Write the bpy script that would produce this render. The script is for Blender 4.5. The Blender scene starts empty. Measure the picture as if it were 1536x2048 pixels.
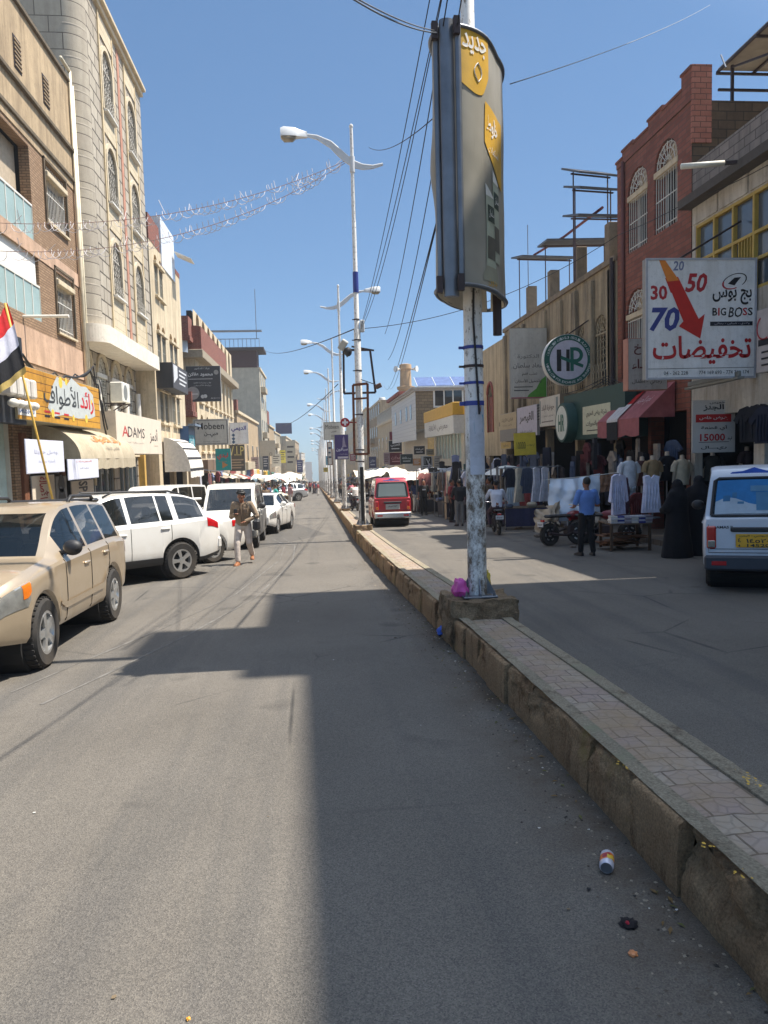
import bpy, math, random
import numpy as np
from mathutils import Vector, Matrix, Euler
random.seed(7)
SC = bpy.context.scene
COL = SC.collection
R_ = math.radians

# ---------------------------------------------------------------- camera
FPX = 1500.0
def _pd(px, py): return np.array([(px - 768.) / FPX, -(py - 1024.) / FPX, -1.])
_f = _pd(628, 912); _f /= np.linalg.norm(_f)
_u = np.array([-.034, 1, 0]); _u = _u - _u.dot(_f) * _f; _u /= np.linalg.norm(_u)
RM = np.array([np.cross(_f, _u), _f, _u])          # camera axes -> street axes (x right, y along the street, z up)
EYE = np.array([0, 0, 1.85])
G = -(RM @ _pd(628, 962))[2] / (RM @ _pd(628, 962))[1]   # the street falls gently away from the viewer
cam = bpy.data.objects.new('camera', bpy.data.cameras.new('camera')); COL.objects.link(cam)
cam.data.sensor_fit = 'VERTICAL'; cam.data.sensor_height = 36; cam.data.lens = 36 * FPX / 2048
cam.data.clip_start = .05; cam.data.clip_end = 9000
_M = Matrix([list(r) for r in RM]).to_4x4(); _M.translation = Vector(EYE); cam.matrix_world = _M
SC.camera = cam
# ---------------------------------------------------------------- sky, sun, exposure
SUN_EL = R_(62)
w = bpy.data.worlds.new('World'); SC.world = w; w.use_nodes = True
nt = w.node_tree; bg = nt.nodes['Background']
sky = nt.nodes.new('ShaderNodeTexSky'); sky.sky_type = 'NISHITA'; sky.sun_disc = False
sky.sun_elevation = SUN_EL; sky.sun_rotation = R_(90); sky.altitude = 1400
sky.air_density = 1.0; sky.dust_density = .15; sky.ozone_density = 3.0
gm_ = nt.nodes.new('ShaderNodeGamma'); gm_.inputs[1].default_value = .6; nt.links.new(sky.outputs[0], gm_.inputs[0])   # softer fall-off of a dusty sky
tn = nt.nodes.new('ShaderNodeMix'); tn.data_type = 'RGBA'; tn.blend_type = 'MULTIPLY'; tn.inputs[0].default_value = 1; tn.inputs[7].default_value = (.70,1.03,1.36,1)
nt.links.new(gm_.outputs[0], tn.inputs[6])
fill_glow = nt.nodes.new('ShaderNodeVectorMath'); fill_glow.operation = 'DOT_PRODUCT'; fill_glow.inputs[1].default_value = (math.cos(SUN_EL), 0, math.sin(SUN_EL))   # broad glow added to the sky round the sun to fill the shade
nt.links.new(nt.nodes.new('ShaderNodeTexCoord').outputs['Generated'], fill_glow.inputs[0])
mr = nt.nodes.new('ShaderNodeMapRange'); mr.interpolation_type = 'SMOOTHSTEP'; nt.links.new(fill_glow.outputs['Value'], mr.inputs[0])
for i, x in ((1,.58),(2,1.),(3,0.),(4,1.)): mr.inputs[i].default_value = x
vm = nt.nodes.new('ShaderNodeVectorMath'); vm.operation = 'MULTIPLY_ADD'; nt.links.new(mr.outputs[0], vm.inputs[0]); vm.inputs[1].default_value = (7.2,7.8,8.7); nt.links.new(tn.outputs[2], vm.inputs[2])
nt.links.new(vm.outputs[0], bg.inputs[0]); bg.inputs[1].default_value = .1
sun = bpy.data.objects.new('sun', bpy.data.lights.new('sun', 'SUN')); COL.objects.link(sun)
sun.data.energy = 4.2; sun.data.angle = R_(.53); sun.data.color = (1, .93, .83)
sun.rotation_euler = (0, math.pi / 2 - SUN_EL, 0); sun.location = (30, 0, 60)
SC.view_settings.view_transform = 'Standard'; SC.view_settings.look = 'None'
SC.view_settings.exposure = 1.0; SC.view_settings.gamma = 1
SC.cycles.max_bounces = 6; SC.cycles.diffuse_bounces = 4; SC.cycles.glossy_bounces = 3
SC.cycles.transparent_max_bounces = 8; SC.cycles.volume_bounces = 0

# ---------------------------------------------------------------- placing
def ray(px, py): return RM @ _pd(px, py)
def zr(y): return -G * y
def ground(px, py, h=0.):                            # photo point -> street surface (h above it)
    d = ray(px, py); return Vector(EYE + (EYE[2] - h) / (-(d[2] + G * d[1])) * d)
def onx(X, px, py): d = ray(px, py); return Vector(EYE + X / d[0] * d)
def ony(Y, px, py): d = ray(px, py); return Vector(EYE + Y / d[1] * d)

# ---------------------------------------------------------------- mesh builder
SPLIT = {'column','shop_pier','clamp','post','pilaster','window_ledge','window_surround','wheel_housing','plaster_panel','light_bar','bulb','edge_rail','bracket','brace','lettering_pair','brick_parapet','ornament'}
class MB:
    def __init__(s): s.v = []; s.f = []; s.mi = []; s.cur = 0; s.T = None
    def add(s, vs, fs):
        o = len(s.v)
        s.v += [tuple(s.T @ Vector(p)) if s.T else tuple(p) for p in vs]
        s.f += [[i + o for i in f] for f in fs]; s.mi += [s.cur] * len(fs); return s
    def box(s, x0, x1, y0, y1, z0, z1):
        return s.add([(x0,y0,z0),(x1,y0,z0),(x1,y1,z0),(x0,y1,z0),(x0,y0,z1),(x1,y0,z1),(x1,y1,z1),(x0,y1,z1)],
                     [(0,3,2,1),(4,5,6,7),(0,1,5,4),(1,2,6,5),(2,3,7,6),(3,0,4,7)])
    def bbox(s, x0, x1, y0, y1, z0, z1, b=.02):      # box with bevelled edges
        c = Vector(((x0+x1)/2, (y0+y1)/2, (z0+z1)/2)); h = Vector((abs(x1-x0)/2, abs(y1-y0)/2, abs(z1-z0)/2)); b = min(b, min(h)*.9)
        vs = []; idx = {}
        for sx in (-1,1):
            for sy in (-1,1):
                for sz in (-1,1):
                    for a in range(3):
                        d = [h[0]-b, h[1]-b, h[2]-b]; d[a] = h[a]
                        idx[sx,sy,sz,a] = len(vs); vs.append((c[0]+sx*d[0], c[1]+sy*d[1], c[2]+sz*d[2]))
        fs = []
        for a in range(3):
            p, q = [k for k in range(3) if k != a]
            for sg in (-1,1):
                def K(u, v): k=[0,0,0]; k[a]=sg; k[p]=u; k[q]=v; return idx[tuple(k)+(a,)]
                f = [K(-1,-1),K(1,-1),K(1,1),K(-1,1)]
                fs.append(f if (sg > 0) == (a != 1) else f[::-1])
        for a in range(3):
            p, q = [k for k in range(3) if k != a]
            for u in (-1,1):
                for v in (-1,1):
                    def K(t, ax): k=[0,0,0]; k[a]=t; k[p]=u; k[q]=v; return idx[tuple(k)+(ax,)]
                    fs.append([K(-1,p),K(1,p),K(1,q),K(-1,q)])
        for sx in (-1,1):
            for sy in (-1,1):
                for sz in (-1,1): fs.append([idx[sx,sy,sz,0], idx[sx,sy,sz,1], idx[sx,sy,sz,2]])
        return s.add(vs, fs)
    def quad(s, a, b, c, d): return s.add([a,b,c,d], [(0,1,2,3)])
    def poly(s, pts): return s.add(pts, [tuple(range(len(pts)))])
    def bar(s, a, b, w, h=None, up=(0,0,1)):         # rectangular bar from a to b
        h = h or w; a = Vector(a); b = Vector(b); d = (b-a).normalized(); up = Vector(up)
        if abs(d.dot(up)) > .98: up = Vector((1,0,0))
        x = d.cross(up).normalized(); y = x.cross(d)
        vs = [p + x*sx*w/2 + y*sy*h/2 for p in (a,b) for sx, sy in ((-1,-1),(1,-1),(1,1),(-1,1))]
        return s.add(vs, [(0,1,2,3),(7,6,5,4),(0,4,5,1),(1,5,6,2),(2,6,7,3),(3,7,4,0)])
    def tube(s, pts, r, n=8, cap=True, sq=1.):
        pts = [Vector(p) for p in pts]; m = len(pts); rs = r if isinstance(r, (list,tuple)) else [r]*m
        vs = []; up = None
        for i, p in enumerate(pts):
            d = (pts[min(i+1,m-1)] - pts[max(i-1,0)]).normalized()
            if up is None: up = Vector((0,0,1)) if abs(d.z) < .9 else Vector((0,1,0))
            x = d.cross(up); x = x.normalized() if x.length > 1e-6 else Vector((1,0,0)); y = x.cross(d).normalized(); up = y
            for k in range(n):
                a = 2*math.pi*k/n; vs.append(p + x*math.cos(a)*rs[i] + y*math.sin(a)*rs[i]*sq)
        fs = [(i*n+k, i*n+(k+1)%n, (i+1)*n+(k+1)%n, (i+1)*n+k) for i in range(m-1) for k in range(n)]
        if cap: fs += [tuple(range(n))[::-1], tuple(range((m-1)*n, m*n))]
        return s.add(vs, fs)
    def lathe(s, prof, c=(0,0,0), n=20, axis='z', cap=True):   # prof: (radius, height)
        vs = []
        for r, h in prof:
            for k in range(n):
                a = 2*math.pi*k/n; q = (r*math.cos(a), r*math.sin(a), h)
                if axis == 'y': q = (q[0], q[2], q[1])
                if axis == 'x': q = (q[2], q[0], q[1])
                vs.append((c[0]+q[0], c[1]+q[1], c[2]+q[2]))
        m = len(prof)
        fs = [(i*n+k, i*n+(k+1)%n, (i+1)*n+(k+1)%n, (i+1)*n+k) for i in range(m-1) for k in range(n)]
        if cap: fs += [tuple(range(n))[::-1], tuple(range((m-1)*n, m*n))]
        return s.add(vs, fs)
    def ell(s, c, r, n=12, m=8):
        vs = []; fs = []
        for i in range(m+1):
            t = math.pi*i/m
            for k in range(n):
                a = 2*math.pi*k/n
                vs.append((c[0]+r[0]*math.sin(t)*math.cos(a), c[1]+r[1]*math.sin(t)*math.sin(a), c[2]-r[2]*math.cos(t)))
        fs = [(i*n+k, i*n+(k+1)%n, (i+1)*n+(k+1)%n, (i+1)*n+k) for i in range(m) for k in range(n)]
        return s.add(vs, fs)
    def prism(s, pts, f0, f1):                       # pts 2D; f0/f1 map (a,b) to 3D
        n = len(pts)
        vs = [f0(*p) for p in pts] + [f1(*p) for p in pts]
        return s.add(vs, [tuple(range(n)), tuple(range(2*n-1, n-1, -1))] + [(i, n+i, n+(i+1)%n, (i+1)%n) for i in range(n)])
    def grid(s, fn, nu, nv):                         # fn(u,v) in 0..1
        vs = [fn(i/nu, j/nv) for j in range(nv+1) for i in range(nu+1)]
        return s.add(vs, [(j*(nu+1)+i, j*(nu+1)+i+1, (j+1)*(nu+1)+i+1, (j+1)*(nu+1)+i) for j in range(nv) for i in range(nu)])
    def loft(s, rings, closed=True, cap=True):
        n = len(rings[0]); vs = [p for r in rings for p in r]; k = n if closed else n-1
        fs = [(i*n+j, i*n+(j+1)%n, (i+1)*n+(j+1)%n, (i+1)*n+j) for i in range(len(rings)-1) for j in range(k)]
        if cap and closed: fs += [tuple(range(n))[::-1], tuple(range((len(rings)-1)*n, len(rings)*n))]
        return s.add(vs, fs)
    def mesh(s, name, mats, smooth=False, weld=False):
        me = bpy.data.meshes.new(name); me.from_pydata([tuple(p) for p in s.v], [], s.f)
        for m in (mats if isinstance(mats, (list,tuple)) else [mats]): me.materials.append(m)
        me.polygons.foreach_set('material_index', s.mi)
        import bmesh as _b
        b = _b.new(); b.from_mesh(me)
        if weld: _b.ops.remove_doubles(b, verts=b.verts, dist=1e-4)
        _b.ops.recalc_face_normals(b, faces=b.faces); b.to_mesh(me); b.free()
        if smooth:
            me.polygons.foreach_set('use_smooth', [True]*len(me.polygons))
            if smooth is not True: me.set_sharp_from_angle(angle=R_(smooth))
        me.update(); return me
    def build(s, name, mats, parent=None, smooth=False, weld=False, label=None):
        if name in SPLIT and parent:
            par = list(range(len(s.v)))
            def fd(i):
                while par[i] != i: par[i] = par[par[i]]; i = par[i]
                return i
            for f in s.f:
                for k in f[1:]: par[fd(f[0])] = fd(k)
            g = {}
            for f, mi in zip(s.f, s.mi): g.setdefault(fd(f[0]), []).append((f, mi))
            if len(g) > 1:
                for fs in g.values():
                    m = MB(); ix = {}
                    for f, mi in fs:
                        for i in f:
                            if i not in ix: ix[i] = len(m.v); m.v.append(s.v[i])
                        m.f.append([ix[i] for i in f]); m.mi.append(mi)
                    o = bpy.data.objects.new(name, m.mesh(name, mats, smooth, weld)); COL.objects.link(o); o.parent = parent
                return o
        o = bpy.data.objects.new(name, s.mesh(name, mats, smooth, weld)); COL.objects.link(o)
        if parent: o.parent = parent
        if label: o['label'] = label
        return o

def tag(o, label=None, cat=None, group=None, kind=None):
    if label: o['label'] = label
    if cat: o['category'] = cat
    if group: o['group'] = group
    if kind: o['kind'] = kind
    return o
def thing(name, label, cat, loc=(0,0,0), rz=0., group=None, slope=False):
    o = bpy.data.objects.new(name, None); COL.objects.link(o); o.empty_display_size = .2
    if slope: o.matrix_world = Matrix.Translation(Vector(loc)) @ Matrix.Rotation(-math.atan(G), 4, 'X') @ Matrix.Rotation(rz, 4, 'Z')
    else: o.location = loc; o.rotation_euler = (0,0,rz)
    return tag(o, label, cat, group)
def inst(name, me, parent=None, loc=(0,0,0), rot=(0,0,0), sc=(1,1,1)):
    o = bpy.data.objects.new(name, me); COL.objects.link(o); o.location = loc; o.rotation_euler = rot; o.scale = sc
    if parent: o.parent = parent
    return o
KIDS = {}
def kids(o): return [c for c in bpy.data.objects if c.parent == o]
def dup(root, loc, rz=None, label=None, group=None, recolor=None, sc=None, slope=False, cat=None):
    def cp(o, par):
        c = o.copy(); COL.objects.link(c)
        if par: c.parent = par
        if recolor and c.type == 'MESH':
            key = (c.data.name, tuple((a.name, b.name) for a, b in recolor.items()))
            if any(m in recolor for m in c.data.materials):
                if key not in KIDS:
                    d = c.data.copy()
                    for i, m in enumerate(d.materials):
                        if m in recolor: d.materials[i] = recolor[m]
                    KIDS[key] = d
                c.data = KIDS[key]
        for k in kids(o): cp(k, c)
        return c
    r = cp(root, None); rz = rz or 0.
    if slope: r.matrix_world = Matrix.Translation(Vector(loc)) @ Matrix.Rotation(-math.atan(G), 4, 'X') @ Matrix.Rotation(rz, 4, 'Z')
    else: r.location = loc; r.rotation_euler = (0,0,rz)
    if sc: r.scale = (sc,)*3
    if label: r['label'] = label
    if group: r['group'] = group
    if cat: r['category'] = cat
    return r
# ---------------------------------------------------------------- materials
def L(c):                                            # sRGB 0..255 -> linear
    return tuple((v/255/12.92 if v/255 <= .04045 else ((v/255+.055)/1.055)**2.4) for v in c) + (1,)
def mk(name):
    m = bpy.data.materials.new(name); m.use_nodes = True; return m, m.node_tree, m.node_tree.nodes['Principled BSDF']
def N(nt, t, **kw):
    n = nt.nodes.new('ShaderNode'+t)
    for k, v in kw.items():
        if k in n.inputs: n.inputs[k].default_value = v
        else: setattr(n, k, v)
    return n
def mix(nt, fac, a, b, mode='MIX'):
    n = nt.nodes.new('ShaderNodeMix'); n.data_type = 'RGBA'; n.blend_type = mode
    for i, v in ((0,fac),(6,a),(7,b)):
        if isinstance(v, (int,float)): n.inputs[i].default_value = v
        elif isinstance(v, tuple): n.inputs[i].default_value = v
        else: nt.links.new(v, n.inputs[i])
    return n.outputs[2]
def ramp(nt, src, p0, p1, c0=(0,0,0,1), c1=(1,1,1,1)):
    n = nt.nodes.new('ShaderNodeValToRGB'); e = n.color_ramp.elements
    e[0].position = p0; e[0].color = c0; e[1].position = p1; e[1].color = c1
    nt.links.new(src, n.inputs[0]); return n.outputs[0]
def coords(nt, scale=(1,1,1), world=False):
    m = N(nt, 'Mapping', Scale=scale)
    if world: nt.links.new(N(nt, 'NewGeometry').outputs['Position'], m.inputs[0])
    else: nt.links.new(N(nt, 'TexCoord').outputs['Object'], m.inputs[0])
    return m.outputs[0]
def noise(nt, vec, scale, detail=4, rough=.6):
    n = N(nt, 'TexNoise', Scale=scale, Detail=detail, Roughness=rough); nt.links.new(vec, n.inputs['Vector']); return n.outputs['Fac']
def bump(nt, b, h, strength, dist=.01):
    n = N(nt, 'Bump', Strength=strength, Distance=dist); nt.links.new(h, n.inputs['Height']); nt.links.new(n.outputs[0], b.inputs['Normal'])
def surf(name, c, rough=.75, metal=0., var=.18, scale=2.5, bmp=0., bsc=30, dirt=None, damt=.5, streak=False, coat=0., world=False, alpha=None, spec=.5, sub=0.):
    m, nt, b = mk(name); b.inputs['Roughness'].default_value = rough; b.inputs['Metallic'].default_value = metal
    b.inputs['Coat Weight'].default_value = coat; b.inputs['Coat Roughness'].default_value = .06; b.inputs['Specular IOR Level'].default_value = spec
    v = coords(nt, world=world)
    lo = tuple(x*(1-var) for x in c[:3])+(1,); hi = tuple(min(x*(1+var),.95) for x in c[:3])+(1,)
    col = mix(nt, ramp(nt, noise(nt, v, scale), .3, .7), lo, hi)
    if dirt:
        v2 = coords(nt, (1.6,1.6,.16) if streak else (1,1,1), world)
        f = ramp(nt, noise(nt, v2, 1.4 if streak else 1.1, 8, .72), .42, .68)
        mm = N(nt, 'Math', operation='MULTIPLY'); nt.links.new(f, mm.inputs[0]); mm.inputs[1].default_value = damt
        col = mix(nt, mm.outputs[0], col, dirt)
    if dirt: col = mix(nt, ramp(nt, noise(nt, v, 7, 8, .75), .52, .72), col, mix(nt, .35, col, tuple(x*.45 for x in dirt[:3])+(1,)))
    nt.links.new(col, b.inputs['Base Color'])
    if bmp: bump(nt, b, noise(nt, v, bsc, 5, .65), bmp, .02)
    if sub: b.inputs['Transmission Weight'].default_value = 0
    return m
def brickmat(name, c1, c2, mo, bw, bh, ms=.012, rough=.85, bmp=.4, var=.2, dirt=None, damt=.4, off=.5, streak=True):
    m, nt, b = mk(name); b.inputs['Roughness'].default_value = rough
    tc = N(nt, 'TexCoord'); sp = N(nt, 'SeparateXYZ'); nt.links.new(tc.outputs['Object'], sp.inputs[0])
    ad = N(nt, 'Math', operation='ADD'); nt.links.new(sp.outputs[0], ad.inputs[0]); nt.links.new(sp.outputs[1], ad.inputs[1])
    cb = N(nt, 'CombineXYZ'); nt.links.new(ad.outputs[0], cb.inputs[0]); nt.links.new(sp.outputs[2], cb.inputs[1])
    br = N(nt, 'TexBrick', offset=off); br.inputs['Scale'].default_value = 1
    br.inputs['Color1'].default_value = c1; br.inputs['Color2'].default_value = c2; br.inputs['Mortar'].default_value = mo
    br.inputs['Mortar Size'].default_value = ms; br.inputs['Brick Width'].default_value = bw; br.inputs['Row Height'].default_value = bh
    br.inputs['Mortar Smooth'].default_value = .3
    nt.links.new(cb.outputs[0], br.inputs['Vector'])
    v = coords(nt); col = mix(nt, ramp(nt, noise(nt, v, 5), .3, .7), br.outputs['Color'], tuple([1-var]*3)+(1,), 'MULTIPLY')
    if dirt:
        f = ramp(nt, noise(nt, coords(nt, (1.5,1.5,.18) if streak else (1,1,1)), 1.3, 8, .72), .43, .7)
        mm = N(nt, 'Math', operation='MULTIPLY'); nt.links.new(f, mm.inputs[0]); mm.inputs[1].default_value = damt
        col = mix(nt, mm.outputs[0], col, dirt)
    nt.links.new(col, b.inputs['Base Color'])
    inv = N(nt, 'Math', operation='MULTIPLY_ADD'); nt.links.new(br.outputs['Fac'], inv.inputs[0]); inv.inputs[1].default_value = -1.
    nt.links.new(noise(nt, v, 25), inv.inputs[2]); bump(nt, b, inv.outputs[0], bmp, .015)
    return m
def glassmat(name, c, rough=.05, alpha=1.):
    m, nt, b = mk(name); b.inputs['Roughness'].default_value = rough; b.inputs['Specular IOR Level'].default_value = .8
    v = coords(nt); nt.links.new(mix(nt, noise(nt, v, 1.2), tuple(x*.7 for x in c[:3])+(1,), c), b.inputs['Base Color'])
    if alpha < 1: b.inputs['Alpha'].default_value = alpha
    return m
def paint(name, c, dirt=(.3,.25,.18,1), damt=.25, metal=0.):
    m, nt, b = mk(name); b.inputs['Roughness'].default_value = .34; b.inputs['Coat Weight'].default_value = .7; b.inputs['Coat Roughness'].default_value = .05
    b.inputs['Metallic'].default_value = metal
    v = coords(nt); sp = N(nt, 'SeparateXYZ'); nt.links.new(N(nt, 'TexCoord').outputs['Object'], sp.inputs[0])
    low = N(nt, 'MapRange'); nt.links.new(sp.outputs[2], low.inputs[0])
    for i, x in ((1,.9),(2,.2),(3,.15),(4,1.)): low.inputs[i].default_value = x
    f = N(nt, 'Math', operation='MULTIPLY'); nt.links.new(ramp(nt, noise(nt, v, 3, 6, .7), .35, .8), f.inputs[0]); nt.links.new(low.outputs[0], f.inputs[1])
    f2 = N(nt, 'Math', operation='MULTIPLY'); nt.links.new(f.outputs[0], f2.inputs[0]); f2.inputs[1].default_value = damt*2
    nt.links.new(mix(nt, f2.outputs[0], c, dirt), b.inputs['Base Color'])
    r = N(nt, 'MapRange'); nt.links.new(f.outputs[0], r.inputs[0]); r.inputs[3].default_value = .3; r.inputs[4].default_value = .7
    nt.links.new(r.outputs[0], b.inputs['Roughness']); return m
_pl = {}
def P(c, rough=.6, metal=0.):                        # plain finish from an sRGB triple
    k = (tuple(c), rough, metal)
    if k not in _pl: _pl[k] = surf('finish_%d_%d_%d' % tuple(c), L(c), rough, metal, .14 if rough > .7 else .1, 6, .5 if rough >= .8 else 0, 13)
    return _pl[k]
# ---------------------------------------------------------------- lettering
_AR = {}
for _ch, _b, _n in (('\u0621',0xFE80,1),('\u0622',0xFE81,2),('\u0623',0xFE83,2),('\u0624',0xFE85,2),('\u0625',0xFE87,2),('\u0626',0xFE89,4),('\u0627',0xFE8D,2),
    ('\u0628',0xFE8F,4),('\u0629',0xFE93,2),('\u062a',0xFE95,4),('\u062b',0xFE99,4),('\u062c',0xFE9D,4),('\u062d',0xFEA1,4),('\u062e',0xFEA5,4),
    ('\u062f',0xFEA9,2),('\u0630',0xFEAB,2),('\u0631',0xFEAD,2),('\u0632',0xFEAF,2),('\u0633',0xFEB1,4),('\u0634',0xFEB5,4),('\u0635',0xFEB9,4),
    ('\u0636',0xFEBD,4),('\u0637',0xFEC1,4),('\u0638',0xFEC5,4),('\u0639',0xFEC9,4),('\u063a',0xFECD,4),('\u0641',0xFED1,4),('\u0642',0xFED5,4),
    ('\u0643',0xFED9,4),('\u0644',0xFEDD,4),('\u0645',0xFEE1,4),('\u0646',0xFEE5,4),('\u0647',0xFEE9,4),('\u0648',0xFEED,2),('\u0649',0xFEEF,2),('\u064a',0xFEF1,4)):
    _AR[_ch] = (_b, _n)
_LA = {'\u0622':0xFEF5, '\u0623':0xFEF7, '\u0625':0xFEF9, '\u0627':0xFEFB}
def shape(s):                                        # joined letter forms, in visual order
    if not any('\u0600' <= c <= '\u06ff' for c in s): return s
    out = []; i = 0; prev = False; run = ''
    toks = []
    while i < len(s):
        c = s[i]
        if c not in _AR:
            prev = False
            if c.isdigit() and toks and toks[-1][0].isdigit(): toks[-1] += c
            else: toks.append(c)
            i += 1; continue
        b, n = _AR[c]
        if c == '\u0644' and i+1 < len(s) and s[i+1] in _LA:
            toks.append(chr(_LA[s[i+1]] + (1 if prev else 0))); prev = False; i += 2; continue
        nx = i+1 < len(s) and s[i+1] in _AR and s[i+1] != '\u0621'
        if n == 4: toks.append(chr(b + (3 if prev and nx else 1 if prev else 2 if nx else 0))); prev = True
        else: toks.append(chr(b + (1 if prev and n > 1 else 0))); prev = False
        i += 1
    return ''.join(reversed(toks))
def glyphs(body, x, z, w, h, bold=0., slant=0., y=0.):
    """flat letter faces filling the box (x, z, w, h) on the plane local y, facing -y: (verts, faces)"""
    cu = bpy.data.curves.new('t', 'FONT'); cu.body = shape(body); cu.resolution_u = 2; cu.offset = bold; cu.shear = slant
    o = bpy.data.objects.new('t', cu); COL.objects.link(o)
    dg = bpy.context.evaluated_depsgraph_get(); me = bpy.data.meshes.new_from_object(o.evaluated_get(dg))
    vs = [v.co.copy() for v in me.vertices]; fs = [tuple(p.vertices) for p in me.polygons]
    bpy.data.objects.remove(o); bpy.data.curves.remove(cu); bpy.data.meshes.remove(me)
    if not vs: return [], []
    x0 = min(v.x for v in vs); x1 = max(v.x for v in vs); y0 = min(v.y for v in vs); y1 = max(v.y for v in vs)
    return [(x + (v.x-x0)/(x1-x0+1e-6)*w, y, z + (v.y-y0)/(y1-y0+1e-6)*h) for v in vs], fs
def disc(cx, cz, r, y, n=28, r0=0., a0=0., a1=360., sx=1.):
    if r0:
        k = max(3, int(n*(a1-a0)/360)); vs = []; full = a1-a0 >= 360
        for i in range(k+1):
            a = R_(a0+(a1-a0)*i/k); vs += [(cx+sx*r*math.cos(a), y, cz+r*math.sin(a)), (cx+sx*r0*math.cos(a), y, cz+r0*math.sin(a))]
        return vs, [(2*i, 2*i+1, 2*i+3, 2*i+2) for i in range(k)]
    return [(cx+sx*r*math.cos(2*math.pi*i/n), y, cz+r*math.sin(2*math.pi*i/n)) for i in range(n)], [tuple(range(n))]
def rect(x0, z0, x1, z1, y): return [(x0,y,z0),(x1,y,z0),(x1,y,z1),(x0,y,z1)], [(0,1,2,3)]
def flat(pts, y): return [(a,y,b) for a, b in pts], [tuple(range(len(pts)))]
RZ = {'L': math.pi/2, 'R': -math.pi/2, 'F': 0.}
def sign(name, label, cat, side, loc, w, h, d, face, items=(), rim=None, frame=None, group=None, rz=None, tilt=0.):
    """board whose face is local y=0 looking along -y, lower left corner at loc. items: (part, material, verts/faces fn list)"""
    t = thing(name, label, cat, loc, RZ[side] if rz is None else rz, group)
    if tilt: t.rotation_euler[1] = tilt
    b = MB(); b.box(0, w, .004, d, 0, h); b.build('panel', rim or P((150,148,142)), t)
    f = MB(); f.box(.015, w-.015, -.003, .003, .015, h-.015); f.build('face', face, t)
    if frame:
        m = MB(); k = .035
        for a in ((-.01,w+.01,h-k,h+.01),(-.01,w+.01,-.01,k)): m.box(a[0],a[1],-.02,.0035,a[2],a[3])
        for a in ((-.01,k),(w-k,w+.01)): m.box(a[0],a[1],-.021,.0036,k,h-k)
        m.build('frame', frame, t)
    put(t, items); return t
def put(t, items, dy=0.):
    for it in items:
        nm, mt, gl = it; m = MB()
        for vs, fs in (gl if isinstance(gl, list) else [gl]):
            if vs: m.add([(p[0], p[1]-.009+dy, p[2]) for p in vs], fs)
        m.build(nm, mt, t)
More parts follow.
